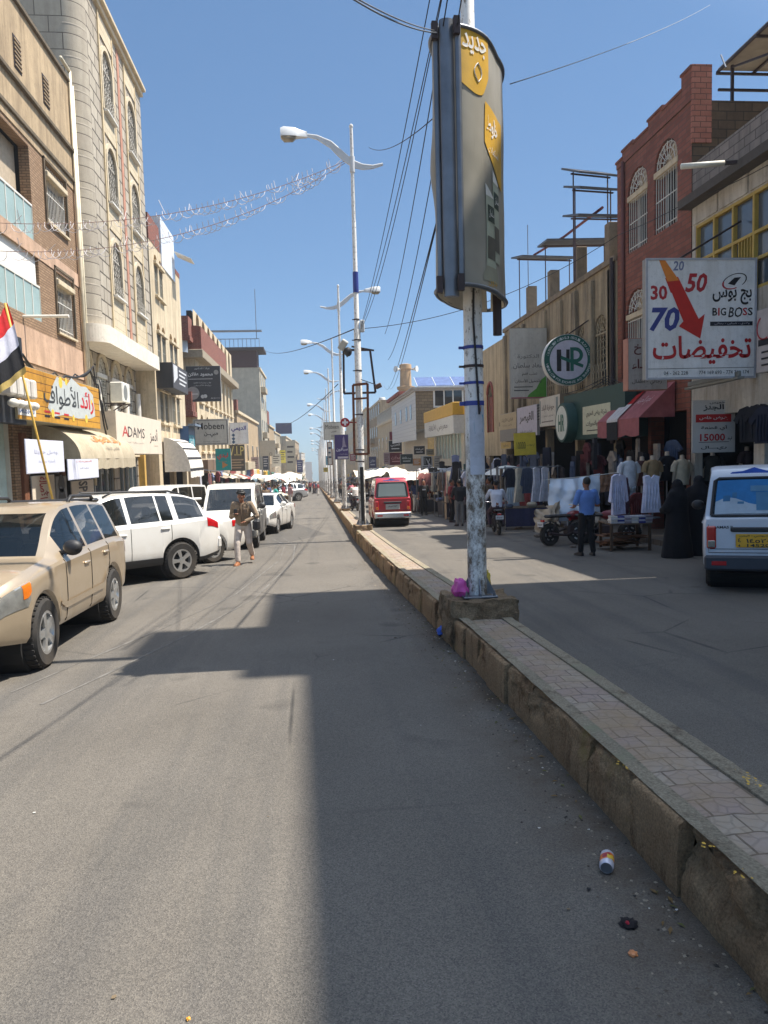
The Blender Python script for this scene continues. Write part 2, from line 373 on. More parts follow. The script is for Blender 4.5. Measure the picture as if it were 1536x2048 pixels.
# ================================================================ street surface
from mathutils import noise as mnoise
def roadmat(name, base, warm=(1.08,1.0,.9), dust=True):
    m, nt, b = mk(name); v = coords(nt, world=True)
    b.inputs['Roughness'].default_value = .9; b.inputs['Specular IOR Level'].default_value = .25
    c0 = (base*warm[0]*.86, base*warm[1]*.86, base*warm[2]*.86, 1); c1 = tuple(x*1.35 for x in c0[:3])+(1,)
    col = mix(nt, ramp(nt, noise(nt, v, .55, 6, .6), .3, .72), c0, c1)
    vs = coords(nt, (2.2,.1,1), True); col = mix(nt, ramp(nt, noise(nt, vs, 1, 5, .6), .5, .72), col, mix(nt, .5, col, (base*.55,)*3+(1,)))    # tyre tracks and polished bands
    vo = N(nt, 'TexVoronoi', Scale=170.); nt.links.new(v, vo.inputs['Vector'])
    col = mix(nt, .85, col, mix(nt, ramp(nt, vo.outputs['Color'], .1, .95), (.55,.55,.56,1), (1.3,1.28,1.24,1)), 'MULTIPLY')
    sp = ramp(nt, noise(nt, v, 230, 2, .5), .66, .72); col = mix(nt, sp, col, (base*.3,)*3+(1,))
    lt = ramp(nt, noise(nt, v, 120, 2, .5), .73, .76); col = mix(nt, lt, col, (.36,.33,.29,1))
    pt = N(nt, 'TexVoronoi', Scale=.16); nt.links.new(coords(nt, (1,.4,1), True), pt.inputs['Vector']); col = mix(nt, ramp(nt, pt.outputs['Color'], .62, .66), col, mix(nt, .42, col, (base*.35,)*3+(1,)))   # resurfaced patches
    col = mix(nt, ramp(nt, noise(nt, v, 1.1, 3, .4), .66, .74), col, mix(nt, .4, col, (.02,.02,.02,1)))   # oil spots
    cr = N(nt, 'TexVoronoi', Scale=.42, feature='DISTANCE_TO_EDGE')
    wv = mix(nt, .16, v, N(nt, 'TexNoise', Scale=1.5, Detail=5).outputs['Color'], 'LINEAR_LIGHT'); nt.links.new(wv, cr.inputs['Vector'])
    ck = ramp(nt, cr.outputs['Distance'], .0025, .006, (1,1,1,1), (0,0,0,1))
    f = N(nt, 'Math', operation='MULTIPLY'); nt.links.new(ck, f.inputs[0]); nt.links.new(ramp(nt, noise(nt, v, .3), .5, .6), f.inputs[1])
    f3 = N(nt, 'Math', operation='MULTIPLY'); nt.links.new(f.outputs[0], f3.inputs[0]); f3.inputs[1].default_value = .8
    col = mix(nt, f3.outputs[0], col, (.03,.03,.03,1))
    if dust:                                          # dust drifted along the kerbs and in patches
        s = N(nt, 'SeparateXYZ'); nt.links.new(v, s.inputs[0])
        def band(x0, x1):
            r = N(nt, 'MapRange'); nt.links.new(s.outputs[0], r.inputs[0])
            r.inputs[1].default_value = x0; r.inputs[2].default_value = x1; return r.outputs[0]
        n1 = noise(nt, v, 1.7, 7, .7)
        def damp(bd, amt, c):
            a = N(nt, 'Math', operation='MULTIPLY'); nt.links.new(bd, a.inputs[0]); nt.links.new(ramp(nt, n1, .36, .66), a.inputs[1])
            a2 = N(nt, 'Math', operation='MULTIPLY'); nt.links.new(a.outputs[0], a2.inputs[0]); a2.inputs[1].default_value = amt
            return mix(nt, a2.outputs[0], col, c)
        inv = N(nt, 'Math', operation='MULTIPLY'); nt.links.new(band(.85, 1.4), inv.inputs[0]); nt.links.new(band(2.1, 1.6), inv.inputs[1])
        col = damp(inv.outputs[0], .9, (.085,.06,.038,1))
        col = damp(band(-3.0, -5.2), .7, (.25,.19,.12,1))
        col = damp(band(6.6, 8.4), .7, (.2,.17,.14,1))
    nt.links.new(col, b.inputs['Base Color'])
    h = mix(nt, .5, noise(nt, v, 70, 4, .7), vo.outputs['Distance']); bump(nt, b, h, .55, .012)
    return m
M_ROAD = roadmat('worn_asphalt', .148, (1.1,1.0,.86))
M_SOIL = surf('dusty_ground', L((150,132,108)), .95, 0, .3, .4, .3, 12, world=True)
M_PAVE = brickmat('pavement_blocks', L((128,118,106)), L((112,104,95)), L((80,72,62)), .4, .4, .012, .9, .3, .3, L((90,80,66)), .5, 0, False)
g = MB(); YS = [-40, 0, 60, 200, 600, 1500, 4000]
for a, b_ in zip(YS, YS[1:]): g.quad((-1500,a,zr(a)-.012), (1500,a,zr(a)-.012), (1500,b_,zr(b_)-.012), (-1500,b_,zr(b_)-.012))
tag(g.build('ground', M_SOIL), kind='structure')
g = MB()
for a, b_ in ((-40,10),(10,40),(40,120),(120,900)): g.quad((-5.6,a,zr(a)), (8.5,a,zr(a)), (8.5,b_,zr(b_)), (-5.6,b_,zr(b_)))
tag(g.build('road', M_ROAD), kind='structure')
for nm, x0, x1 in (('pavement', -7.9, -5.55), ('pavement', 8.4, 10.3)):
    g = MB(); y = -30
    while y < 420:
        y2 = y + (3 if y < 60 else 30); e = .012
        g.add([(x0,y,zr(y)-.1),(x1,y,zr(y)-.1),(x1,y2-e,zr(y2)-.1),(x0,y2-e,zr(y2)-.1),(x0,y,zr(y)+.14),(x1,y,zr(y)+.14),(x1,y2-e,zr(y2)+.14),(x0,y2-e,zr(y2)+.14)],
              [(4,5,6,7),(0,1,5,4),(1,2,6,5),(2,3,7,6),(3,0,4,7)]); y = y2
    tag(g.build(nm, M_PAVE), kind='structure')

# ---------------------------------------------------------------- central reservation
def interp(x, tab):
    if x <= tab[0][0]: return tab[0][1]
    for (a, p), (b, q) in zip(tab, tab[1:]):
        if x <= b: return p + (q-p)*(x-a)/(b-a)
    return tab[-1][1]
KL = [(0,1.52),(3.2,1.50),(5.7,1.48),(8,1.44),(12.3,1.32),(17,1.22),(23,1.15),(40,1.18),(120,1.2)]
KW = [(0,.63),(8,.62),(14,.58),(23,.54),(40,.52)]
KH = .33
def kl(y): return interp(y, KL)
def kr(y): return kl(y) + interp(y, KW)
def concretemat(name, c, c2, stain, moss=None):
    m, nt, b = mk(name); b.inputs['Roughness'].default_value = .95; b.inputs['Specular IOR Level'].default_value = .2; v = coords(nt, world=True)
    col = mix(nt, ramp(nt, noise(nt, v, 2.2, 7, .68), .35, .68), c, c2)
    col = mix(nt, ramp(nt, noise(nt, coords(nt, (1,1,.35), True), 6, 6, .7), .52, .7), col, stain)
    col = mix(nt, ramp(nt, noise(nt, v, 70, 4, .7), .35, .65), mix(nt, .5, col, (.03,.025,.02,1)), col)
    if moss: col = mix(nt, ramp(nt, noise(nt, v, 1.3, 6, .7), .56, .68), col, moss)
    nt.links.new(col, b.inputs['Base Color'])
    bump(nt, b, mix(nt, .5, noise(nt, v, 60, 6, .75), noise(nt, v, 14, 5, .7)), 1., .05); return m
M_KFACE = concretemat('kerb_concrete', L((178,144,108)), L((200,170,132)), L((114,84,58)), L((158,138,88)))
M_KTOP = concretemat('kerb_top_concrete', L((176,164,142)), L((194,180,154)), L((130,114,94)), L((152,150,124)))
M_PLINTH = concretemat('rough_concrete', L((150,126,98)), L((184,160,128)), L((86,68,50)))
def pavermat():
    m, nt, b = mk('median_pavers'); b.inputs['Roughness'].default_value = .9; v = coords(nt, world=True)
    wv = mix(nt, .05, v, N(nt, 'TexNoise', Scale=3, Detail=3).outputs['Color'], 'LINEAR_LIGHT')
    br = N(nt, 'TexBrick', offset=.5); nt.links.new(wv, br.inputs['Vector']); br.inputs['Scale'].default_value = 1
    br.inputs['Brick Width'].default_value = .2; br.inputs['Row Height'].default_value = .17; br.inputs['Mortar Size'].default_value = .006
    br.inputs['Color1'].default_value = L((152,134,124)); br.inputs['Color2'].default_value = L((164,152,136)); br.inputs['Mortar'].default_value = L((104,92,80))
    vo = N(nt, 'TexVoronoi', Scale=11., feature='DISTANCE_TO_EDGE'); nt.links.new(wv, vo.inputs['Vector'])
    ln = ramp(nt, vo.outputs['Distance'], .02, .09)
    col = mix(nt, ln, mix(nt, .22, br.outputs['Color'], (.05,.04,.035,1)), br.outputs['Color'])
    col = mix(nt, ramp(nt, noise(nt, v, 1.8, 7, .7), .4, .72), col, L((150,128,98)))
    nt.links.new(col, b.inputs['Base Color']); bump(nt, b, mix(nt, .6, ln, noise(nt, v, 50, 5, .7)), .5, .02); return m
M_PAVER = pavermat(); M_YPAINT = surf('flaked_yellow_paint', L((200,160,60)), .8)
faceL = MB(); topk = MB(); pav = MB()
y = -2.0; rnd = random.Random(3)
while y < 330:
    blk = rnd.uniform(.42,.62) if y < 30 else 6.
    if y > 100: blk = 30.
    st = .02 if y < 7 else .03 if y < 9 else .06 if y < 16 else .15 if y < 30 else blk
    n = max(1, int(blk/st)); off = rnd.uniform(-.018,.012) if y < 30 else 0; cham = rnd.uniform(.01,.03); hh = KH + rnd.uniform(-.012,.012)
    chip = rnd.choice([0,.4,.8,1.2,1.6])
    rows = [];  jy = .008 if y < 30 else 0
    for i in range(n+1):
        yy = y + jy + (blk-2*jy)*i/n; x = kl(yy) + off; z0 = zr(yy); ring = []
        prof = [(0,-.05),(0,.03),(0,.07),(0,.10),(0,.13),(0,.155),(0,.18),(0,.20),(0,.22),(.001,.24),(.002,.26),(.004,.28),(.006,hh-.03),(.012,hh-cham*.6),(.03,hh),(.05,hh),(.075,hh),(.12,hh)]
        for k, (dx, dz) in enumerate(prof):
            p = Vector((yy*3.1, dz*5, 7.7)); c = mnoise.fractal(p, 1, 2, 3) ; c2 = mnoise.noise(Vector((yy*17, dz*22, 1.3)))
            e = 0
            c3 = mnoise.noise(Vector((yy*48, dz*52, 5.3))); up = min(1, max(0, (dz-.09)/.1))
            if 3 <= k <= 14 and y < 30: e = up*(max(0, c*.6+.12*chip)*.11*chip + (c2*.014+c3*.009)*min(1,chip)) + c2*.004
            elif y < 30 and 0 < k < 3: e = c2*.006
            ring.append((x + dx + max(e, -.01), yy, z0 + dz - (max(0,e)*.6 if 11 <= k <= 15 else 0)))
        rows.append(ring)
    faceL.loft(rows, closed=False)
    faceL.add(rows[0] + [(rows[0][-1][0], rows[0][0][1], rows[0][0][2])], [tuple(range(19))]); faceL.add(rows[-1] + [(rows[-1][-1][0], rows[-1][0][1], rows[-1][0][2])], [tuple(range(19))])
    for i in range(n):                                # right kerb mirrored, plainer; paving between
        a = y + blk*i/n; b_ = y + blk*(i+1)/n
        q = []
        for yy in (a, b_):
            x = kr(yy); z0 = zr(yy); hh = KH; w1 = mnoise.noise(Vector((yy*9, 3, 1)))*.008
            q.append([(x-.122,yy,z0+hh-.04),(x-.12,yy,z0+hh-.004),(x-.02+w1,yy,z0+hh),(x+w1,yy,z0+hh-.03),(x,yy,z0-.05)])
        topk.loft(q, closed=False)
        pav.loft([[(kl(yy)+.11+off,yy,zr(yy)+KH-.02),((kl(yy)+kr(yy))/2,yy,zr(yy)+KH-.012),(kr(yy)-.11,yy,zr(yy)+KH-.02)] for yy in (a,b_)], closed=False)
    y += blk
med = thing('median_strip', None, None); med['kind'] = 'structure'
faceL.build('kerb', M_KFACE, med, smooth=38); topk.build('kerb', M_KTOP, med); pav.build('paving', M_PAVER, med)
ts = MB(); y = -1.5
while y < 60:                                         # paler cement skin on the kerb tops
    y2 = y + .25; q = []
    for yy in (y, y2): q.append([(kl(yy)+.035+mnoise.noise(Vector((yy*6,1,2)))*.012,yy,zr(yy)+KH+.017),(kl(yy)+.135+mnoise.noise(Vector((yy*5,4,2)))*.014,yy,zr(yy)+KH+.012)])
    ts.loft(q, closed=False); y = y2
ts.build('kerb_cap', M_KTOP, med)
yp = MB()
for px, py in ((1240,1532),(1420,1700),(1475,1742),(1500,1556),(1512,1570),(1490,1548)):
    c = ground(px, py, KH+.024)
    for q in range(6):
        ox, oy, s = rnd.uniform(-.03,.03), rnd.uniform(-.06,.06), rnd.uniform(.003,.009)
        yp.poly([(c.x+ox+rnd.uniform(.5,1.2)*s*math.cos(t), c.y+oy+rnd.uniform(.6,1.6)*s*math.sin(t), c.z) for t in [k*.78 for k in range(8)]])
yp.build('paint_mark', M_YPAINT, med)
# ---------------------------------------------------------------- plinths, lamp posts
def plinth(name, x, y, w, d, h, label, group, seed=1, fine=True):
    b = MB(); n = 26 if fine else 4
    z0 = zr(y) - .1; H2 = h + .1
    def P3(u, v, ww):                                 # unit cube -> rough block
        p = Vector(((u-.5)*w, (v-.5)*d, ww*H2)); q = Vector((p.x*6+seed, p.y*6, p.z*6)); a = .045 if fine else .01
        k = max(0, ww-.75)*.14
        return (x + p.x*(1-k) + (mnoise.noise(q)+.45*mnoise.noise(q*4.3))*a, y + p.y*(1-k) + (mnoise.noise(q+Vector((9,0,0)))+.45*mnoise.noise(q*4.1))*a, z0 + p.z + mnoise.noise(q+Vector((0,9,0)))*a*.8)
    for f in (lambda u,v: P3(u,0,v), lambda u,v: P3(1,u,v), lambda u,v: P3(1-u,1,v), lambda u,v: P3(0,1-u,v), lambda u,v: P3(u,v,1)): b.grid(f, n, n)
    o = b.build(name, M_PLINTH, smooth=50, weld=True); return tag(o, label, 'plinth', group)
def polemat():
    m, nt, b = mk('worn_white_pole_paint'); b.inputs['Roughness'].default_value = .55
    v = coords(nt); s = N(nt, 'SeparateXYZ'); nt.links.new(N(nt, 'TexCoord').outputs['Object'], s.inputs[0])
    col = mix(nt, ramp(nt, noise(nt, v, 3, 5), .3, .7), L((222,220,214)), L((234,232,226)))
    col = mix(nt, ramp(nt, noise(nt, coords(nt, (1,1,.5)), 22, 6, .75), .56, .62), col, L((128,118,104)))
    lowz = N(nt, 'MapRange'); nt.links.new(s.outputs[2], lowz.inputs[0])
    for i, x in ((1,2.0),(2,1.25),(3,.12),(4,1.)): lowz.inputs[i].default_value = x
    f = N(nt, 'Math', operation='MULTIPLY'); nt.links.new(ramp(nt, noise(nt, coords(nt, (1,1,.6)), 8, 8, .78), .42, .6), f.inputs[0]); nt.links.new(lowz.outputs[0], f.inputs[1])
    col = mix(nt, f.outputs[0], col, L((96,82,66))); nt.links.new(col, b.inputs['Base Color'])
    bump(nt, b, noise(nt, v, 40, 4), .15, .01); return m
M_POLE = polemat(); M_LAMPW = surf('lamp_white', L((206,208,208)), .4, 0, .08)
M_LENS = surf('lamp_lens', L((150,140,120)), .2); M_STEEL = surf('dull_steel', L((120,124,130)), .4, .6, .2); M_BLACK = surf('black_rubber', (.012,.012,.013,1), .6)
M_BAND = surf('blue_band', L((44,62,140)), .5); M_RUST = surf('rusty_steel', L((112,66,44)), .85, 0, .4, 9, .3); M_DKST = surf('dark_steel', L((58,46,46)), .6, .2, .3)
lamp_pl = []
def lamp_post(label, x, y, hbase):
    t = thing('street_lamp', label, 'street lamp', (x, y, zr(y)+hbase), 0, 'street lamps down the central reservation')
    H = 11.65; b = MB(); b.tube([(0,0,0),(0,0,5.8),(0,0,5.86),(0,0,H)], [.108,.098,.075,.045], 16); b.ell((0,0,H),(.06,.06,.07)); b.build('pole', M_POLE, t, smooth=40)
    b = MB(); b.bbox(-.19,.19,-.19,.19,0,.02,.004)
    for a in range(4):
        c, s = math.cos(a*math.pi/2), math.sin(a*math.pi/2)
        b.prism([(.1,.02),(.185,.02),(.185,.05),(.1,.22)], lambda r, z: (r*c-.006*s, r*s+.006*c, z), lambda r, z: (r*c+.006*s, r*s-.006*c, z))
        q = Matrix.Rotation(math.pi/4+a*math.pi/2, 3, 'Z') @ Vector((.22,0,0)); b.lathe([(.016,.02),(.016,.05),(.008,.05),(.008,.08)], (q.x,q.y,0), 8)
    b.build('base_flange', M_STEEL, t)
    b = MB(); zc = 10.55
    up = [(-1.35,.86),(-1.0,.82),(-.6,.66),(-.25,.36),(.02,.13),(.3,.02),(.6,-.01),(.9,.05)]
    dn = [(-1.35,.81),(-1.0,.72),(-.62,.48),(-.45,.3),(-.25,.12),(.02,-.06),(.3,-.12),(.6,-.09),(.9,.01)]
    pts = up + dn[::-1]
    b.prism(pts, lambda a, z: (a, -.03, zc+z), lambda a, z: (a, .03, zc+z)); b.tube([(a,0,zc+z) for a, z in up], .035, 8)
    b.lathe([(.075,zc-.2),(.075,zc+.25)], n=14); b.build('arm', M_LAMPW, t, smooth=40)
    b = MB(); b.loft([[(xx, sy*wy, zc+.86+dz) for sy, dz in ((-1,-.09),(-.9,.06),(-.4,hz),(.4,hz),(.9,.06),(1,-.09))] for xx, wy, hz in ((-1.28,.05,.07),(-1.4,.07,.1),(-1.55,.1,.14),(-1.62,.15,.17),(-1.95,.16,.2),(-2.05,.14,.16))])
    h = b.build('luminaire', M_LAMPW, t, smooth=35)
    b = MB(); b.loft([[(xx, sy*wy, zc+.765-dz) for sy, dz in ((-1,0),(-.7,dd),(.7,dd),(1,0))] for xx, wy, dd in ((-1.62,.12,.03),(-1.7,.14,.09),(-1.95,.14,.1),(-2.03,.11,.03))]); b.build('lens', M_LENS, h, smooth=True)
    return t
PL = [(8.15, 1.765, .52), (22.6, 1.40, .48), (37.2, 1.44, .45)]
PL += [(50.6+13.6*i, 1.42, .42) for i in range(15)]
names = ['nearest street lamp post, wrapped in a curved advert high up', 'street lamp with bare head and left arm over the rusty empty sign frames', 'street lamp carrying the purple advert panel on its post']
for i, (y, x, h) in enumerate(PL):
    if i == 0: plinth('concrete_plinth', x, y, .74, .72, h, 'crumbling concrete plinth under the nearest lamp post', 'lamp plinths', 1)
    elif i == 1: plinth('concrete_plinth', x, y, .52, .6, h, 'rough sunlit plinth under the post with rusty frames', 'lamp plinths', 5)
    elif i == 2: plinth('concrete_plinth', x, y, .5, .55, h, 'low plinth under the post with the purple advert', 'lamp plinths', 9)
    else: plinth('concrete_plinth', x, y, .5, .5, h, 'far lamp plinth receding along the reservation', 'lamp plinths', i, False)
lamp0 = lamp_post(names[0], PL[0][1], PL[0][0], PL[0][2])
lamps = [lamp0]
far_lab = ['third street lamp from the purple advert with gull-wing arm' , ]
for i, (y, x, h) in enumerate(PL[1:], 1):
    lab = names[i] if i < 3 else ('slim white street lamp, first beyond the purple advert post' if i == 3 else 'slim white street lamp, second beyond the purple advert post' if i == 4 else 'distant white street lamp in the receding median row')
    rz = math.pi if i in (2,) or (i > 4 and i % 3 == 2) else 0
    lamps.append(dup(lamp0, (x, y, zr(y)+h), rz, lab))
    if i > 1: lamps[-1].scale = (1,1,.93)
def strapband(par, z, r, m, hh=.03, bolt=True):
    b = MB(); b.lathe([(r,z),(r,z+hh)], n=18)
    if bolt: b.box(-r-.05,-r,-.015,.015,z+.004,z+hh-.004)
    b.build('band', m, par, smooth=30)
for z, m, hh in ((2.55,M_BAND,.05),(2.78,M_BAND,.03),(2.96,M_DKST,.03),(3.16,M_BAND,.035)): strapband(lamp0, z-.45, .111, m, hh)
for z in (1.9,2.25,3.3,4.6,5.5,6.1): strapband(lamps[1], z, .112 if z < 5.8 else .085, M_DKST, .035)
b = MB(); b.lathe([(.084,6.9),(.082,7.5)], n=16); b.build('blue_band', M_BAND, lamps[1], smooth=30)
b = MB(); b.tube([(.01,-.115,.02),(.01,-.115,1.75)], .055, 8, sq=.6); b.build('black_stain', surf('tar_stain', (.02,.02,.02,1), .8), lamps[1], smooth=30)
b = MB(); b.bbox(.09,.22,-.08,.08,5.75,6.1,.02); b.build('junction_box', P((200,202,200)), lamps[1])
b = MB(); b.tube([(.02,-.118,2.3),(.03,-.115,2.0),(-.02,-.12,3.0),(.02,-.115,4.5)], .012, 6); b.build('cable', M_BLACK, lamp0)
# sticker of a young person in a teal shirt
st = MB(); R0 = .1085
def wrap(pts, z0): return [(R0*math.sin(a/R0), -R0*math.cos(a/R0), z0+z) for a, z in pts]
t = thing('poster', 'torn blue and white poster pasted on the nearest lamp post', 'poster', lamp0.location)
b = MB(); b.grid(lambda u, v: (R0*math.sin((u*.2-.08)/R0), -R0*math.cos((u*.2-.08)/R0), 1.35+.75*v), 10, 4); b.build('paper', surf('weathered_paper', L((186,190,200)), .9, dirt=L((150,148,146))), t)
R0 = .1095; b = MB(); b.poly(wrap([(-.02,.44),(.07,.46),(.09,.54),(.085,.64),(.05,.69),(.0,.67),(-.03,.56)], 1.35)); b.build('printed_shirt', P((30,128,150)), t)
R0 = .1100; b = MB(); b.poly(wrap([(.025,.68),(.055,.68),(.062,.74),(.04,.78),(.015,.74)], 1.35)); b.build('printed_face', P((140,100,80)), t)
# ---------------------------------------------------------------- lens-shaped advert round the nearest post
cx, cy = PL[0][1], PL[0][0]; A, B_ = .76, .30; ud = Vector((-.46,-.888,0)).normalized(); vd = Vector((.888,-.46,0)).normalized()
ZT = ony(cy-.7, 907, 44).z; ZB = ony(cy-.7, 912, 572).z
adv = thing('lens_shaped_advert', 'tall grey lens-shaped advert panel with yellow patches, strapped round the nearest lamp post', 'advert', (cx, cy, ZB))
AH = ZT - ZB
def lens(t, z, o=0.):
    dn = mnoise.noise(Vector((t*1.5, z*1.3, 3)))*.018 + (-.05*math.exp(-((z-AH*.5)/.28)**2)*max(0, -math.sin(t)))
    k = 1 + .08*abs(math.sin(2*t))
    return Vector(ud*((A+o)*math.cos(t)*1) + vd*((B_+o)*math.sin(t)*k)) + Vector((dn*vd.x, dn*vd.y, z))
def advmat():
    m, nt, b = mk('printed_vinyl'); b.inputs['Roughness'].default_value = .45; v = coords(nt)
    col = mix(nt, ramp(nt, noise(nt, v, 1.1, 3), .35, .68), L((134,130,118)), L((168,162,148)))
    col = mix(nt, ramp(nt, noise(nt, coords(nt, (1,1,.25)), 5, 6, .7), .55, .75), col, L((120,114,104)))
    nt.links.new(col, b.inputs['Base Color']); return m
M_ADV = advmat(); M_INNER = surf('panel_inside', L((226,218,200)), .8)
for sgn, nm in ((1,'printed_panel'),(-1,'printed_panel')):
    b = MB(); b.grid(lambda u, v: lens(sgn*(.09+u*(math.pi-.18)), v*AH), 24, 18)
    b.cur = 1; b.grid(lambda u, v: lens(sgn*(.09+u*(math.pi-.18)), v*AH, -.02), 24, 18)
    b.build(nm, [M_ADV, M_INNER], adv, smooth=60)
for z in (0, AH-.04):
    b = MB(); b.tube([lens(2*math.pi*k/48, z+.02, .006) for k in range(49)], .022, 6, cap=False); b.build('rim', M_STEEL, adv, smooth=True)
b = MB()
for dv, r, q in ((0,.075,1),(.11,.03,.6),(-.11,.03,.6)):
    p = ud*(A+.01) + vd*dv; b.tube([p+Vector((0,0,-.1 if dv == 0 else -.02)), p+Vector((0,0,AH+.02))], r, 12, sq=.7)
b.build('edge_rail', M_STEEL, adv, smooth=40)
b = MB()
for z in (-.06, AH-.15):
    for dv in (.11,-.11): p = ud*(A+.05) + vd*dv; b.box(p.x-.03,p.x+.03,p.y-.03,p.y+.03,z,z+.16)
p = vd*.2-ud*.3; b.tube([p+Vector((0,0,-.35)), p+Vector((0,0,.4))], .05, 10)
b.build('clamp', M_DKST, adv)
M_YEL = surf('yellow_print', L((206,160,48)), .5); M_WPR = surf('white_print', L((224,222,214)), .5); M_DGR = surf('dark_green_print', L((26,54,46)), .5); M_GPR = surf('grey_green_print', L((164,170,150)), .5)
def S2t(s):                                           # arc length from the near edge -> ellipse angle
    t = .09; acc = 0
    while acc < s and t < 3: t += .01; acc += (lens(t,.5)-lens(t-.01,.5)).length
    return t
TT = [S2t(i*.01) for i in range(140)]
def onlens(s, z, o): i = min(max(s/.01,0),138.9); k = int(i); return lens(TT[k]+(TT[k+1]-TT[k])*(i-k), z, o)
def patch(nm, mat, s0, s1, zlo, zhi, o, n=14):
    b = MB(); b.grid(lambda u, v: onlens(s0+(s1-s0)*u, zlo(u)+(zhi(u)-zlo(u))*v, o), n, 4); b.build(nm, mat, adv, smooth=True)
def ltext(nm, mat, body, s0, z0, w, h, bold=0., shear=0.):
    vs, fs = glyphs(body, s0, z0, w, h, bold); b = MB(); b.add([onlens(p[0], p[2]-shear*(p[0]-s0), .013) for p in vs], fs); b.build(nm, mat, adv)
patch('yellow_tab', M_YEL, .06, .5, lambda u: AH-.52-.1*math.sin(math.pi*u)+.25*max(0,u-.75)*2, lambda u: AH-.03, .007)
ltext('lettering', M_WPR, 'جديد', .12, AH-.26, .32, .19, .02)
b = MB(); 
for k in (-.09,.09): b.tube([onlens(.3+k*math.sin(math.pi*i/8)*.6, AH-.5+.18*i/8, .012) for i in range(9)], .005, 4)
b.build('leaf_emblem', M_WPR, adv)
patch('yellow_panel', M_YEL, .43, .95, lambda u: AH*(.50+.09*(1-u)**2-.05*u), lambda u: AH*(.745-.02*u), .007)
ltext('lettering', M_WPR, 'خلوط', .47, AH*.62, .3, AH*.085, .02)
ltext('lettering', M_WPR, 'المنكهات', .5, AH*.55, .3, AH*.035)
for s0, zz in ((.42,.0),(.6,.07)):
    patch('printed_bag', M_GPR, s0, s0+.22, lambda u: AH*(.1+zz*.4), lambda u: AH*(.4+zz-.03*u), .007, 6)
    patch('printed_bag', M_WPR, s0, s0+.19, lambda u: AH*(.38+zz), lambda u: AH*(.425+zz-.04*u), .009, 6)
    patch('printed_label', M_DGR, s0+.03, s0+.21, lambda u: AH*(.28+zz), lambda u: AH*(.345+zz), .010, 6)
    ltext('lettering', M_WPR, 'سلمان', s0+.05, AH*(.295+zz), .14, AH*.035)
    patch('printed_label', P((86,84,74)), s0+.02, s0+.2, lambda u: AH*(.13+zz*.6), lambda u: AH*(.22+zz*.8), .010, 6)
patch('printed_pile', P((150,148,128)), .36, .76, lambda u: AH*.04, lambda u: AH*(.06+.08*math.sin(math.pi*u)), .006, 10)
ltext('lettering', M_YEL, 'بدون', .45, AH*.02, .22, AH*.03)

# tyre scuffs curving across the left carriageway
for i, pts in enumerate((((0,1395),(150,1330),(330,1255),(470,1190),(560,1120),(570,1090),(540,1076)),((60,1420),(210,1350),(380,1268),(510,1196),(585,1125),(590,1092),(560,1072)))):
    P3 = [ground(*q) for q in pts]; m = MB(); q = []
    for a, b_ in zip(P3, P3[1:]):
        for k in range(8): q.append(a.lerp(b_, k/8))
    rows = []
    for k in range(1, len(q)-1):
        d_ = (q[k+1]-q[k-1]).normalized(); n_ = Vector((-d_.y,d_.x,0)); w_ = (.025 if i < 2 else .05)*(.5+.6*mnoise.noise(q[k]*2)); p = Vector((q[k].x,q[k].y,zr(q[k].y)+.004)); rows.append([tuple(p-n_*w_),tuple(p+n_*w_)])
    m.loft(rows, closed=False); tag(m.build('tyre_scuff', surf('tyre_scuff_%d' % i, (.15,.14,.125,1), .9, 0, .4, 5)), kind='structure')
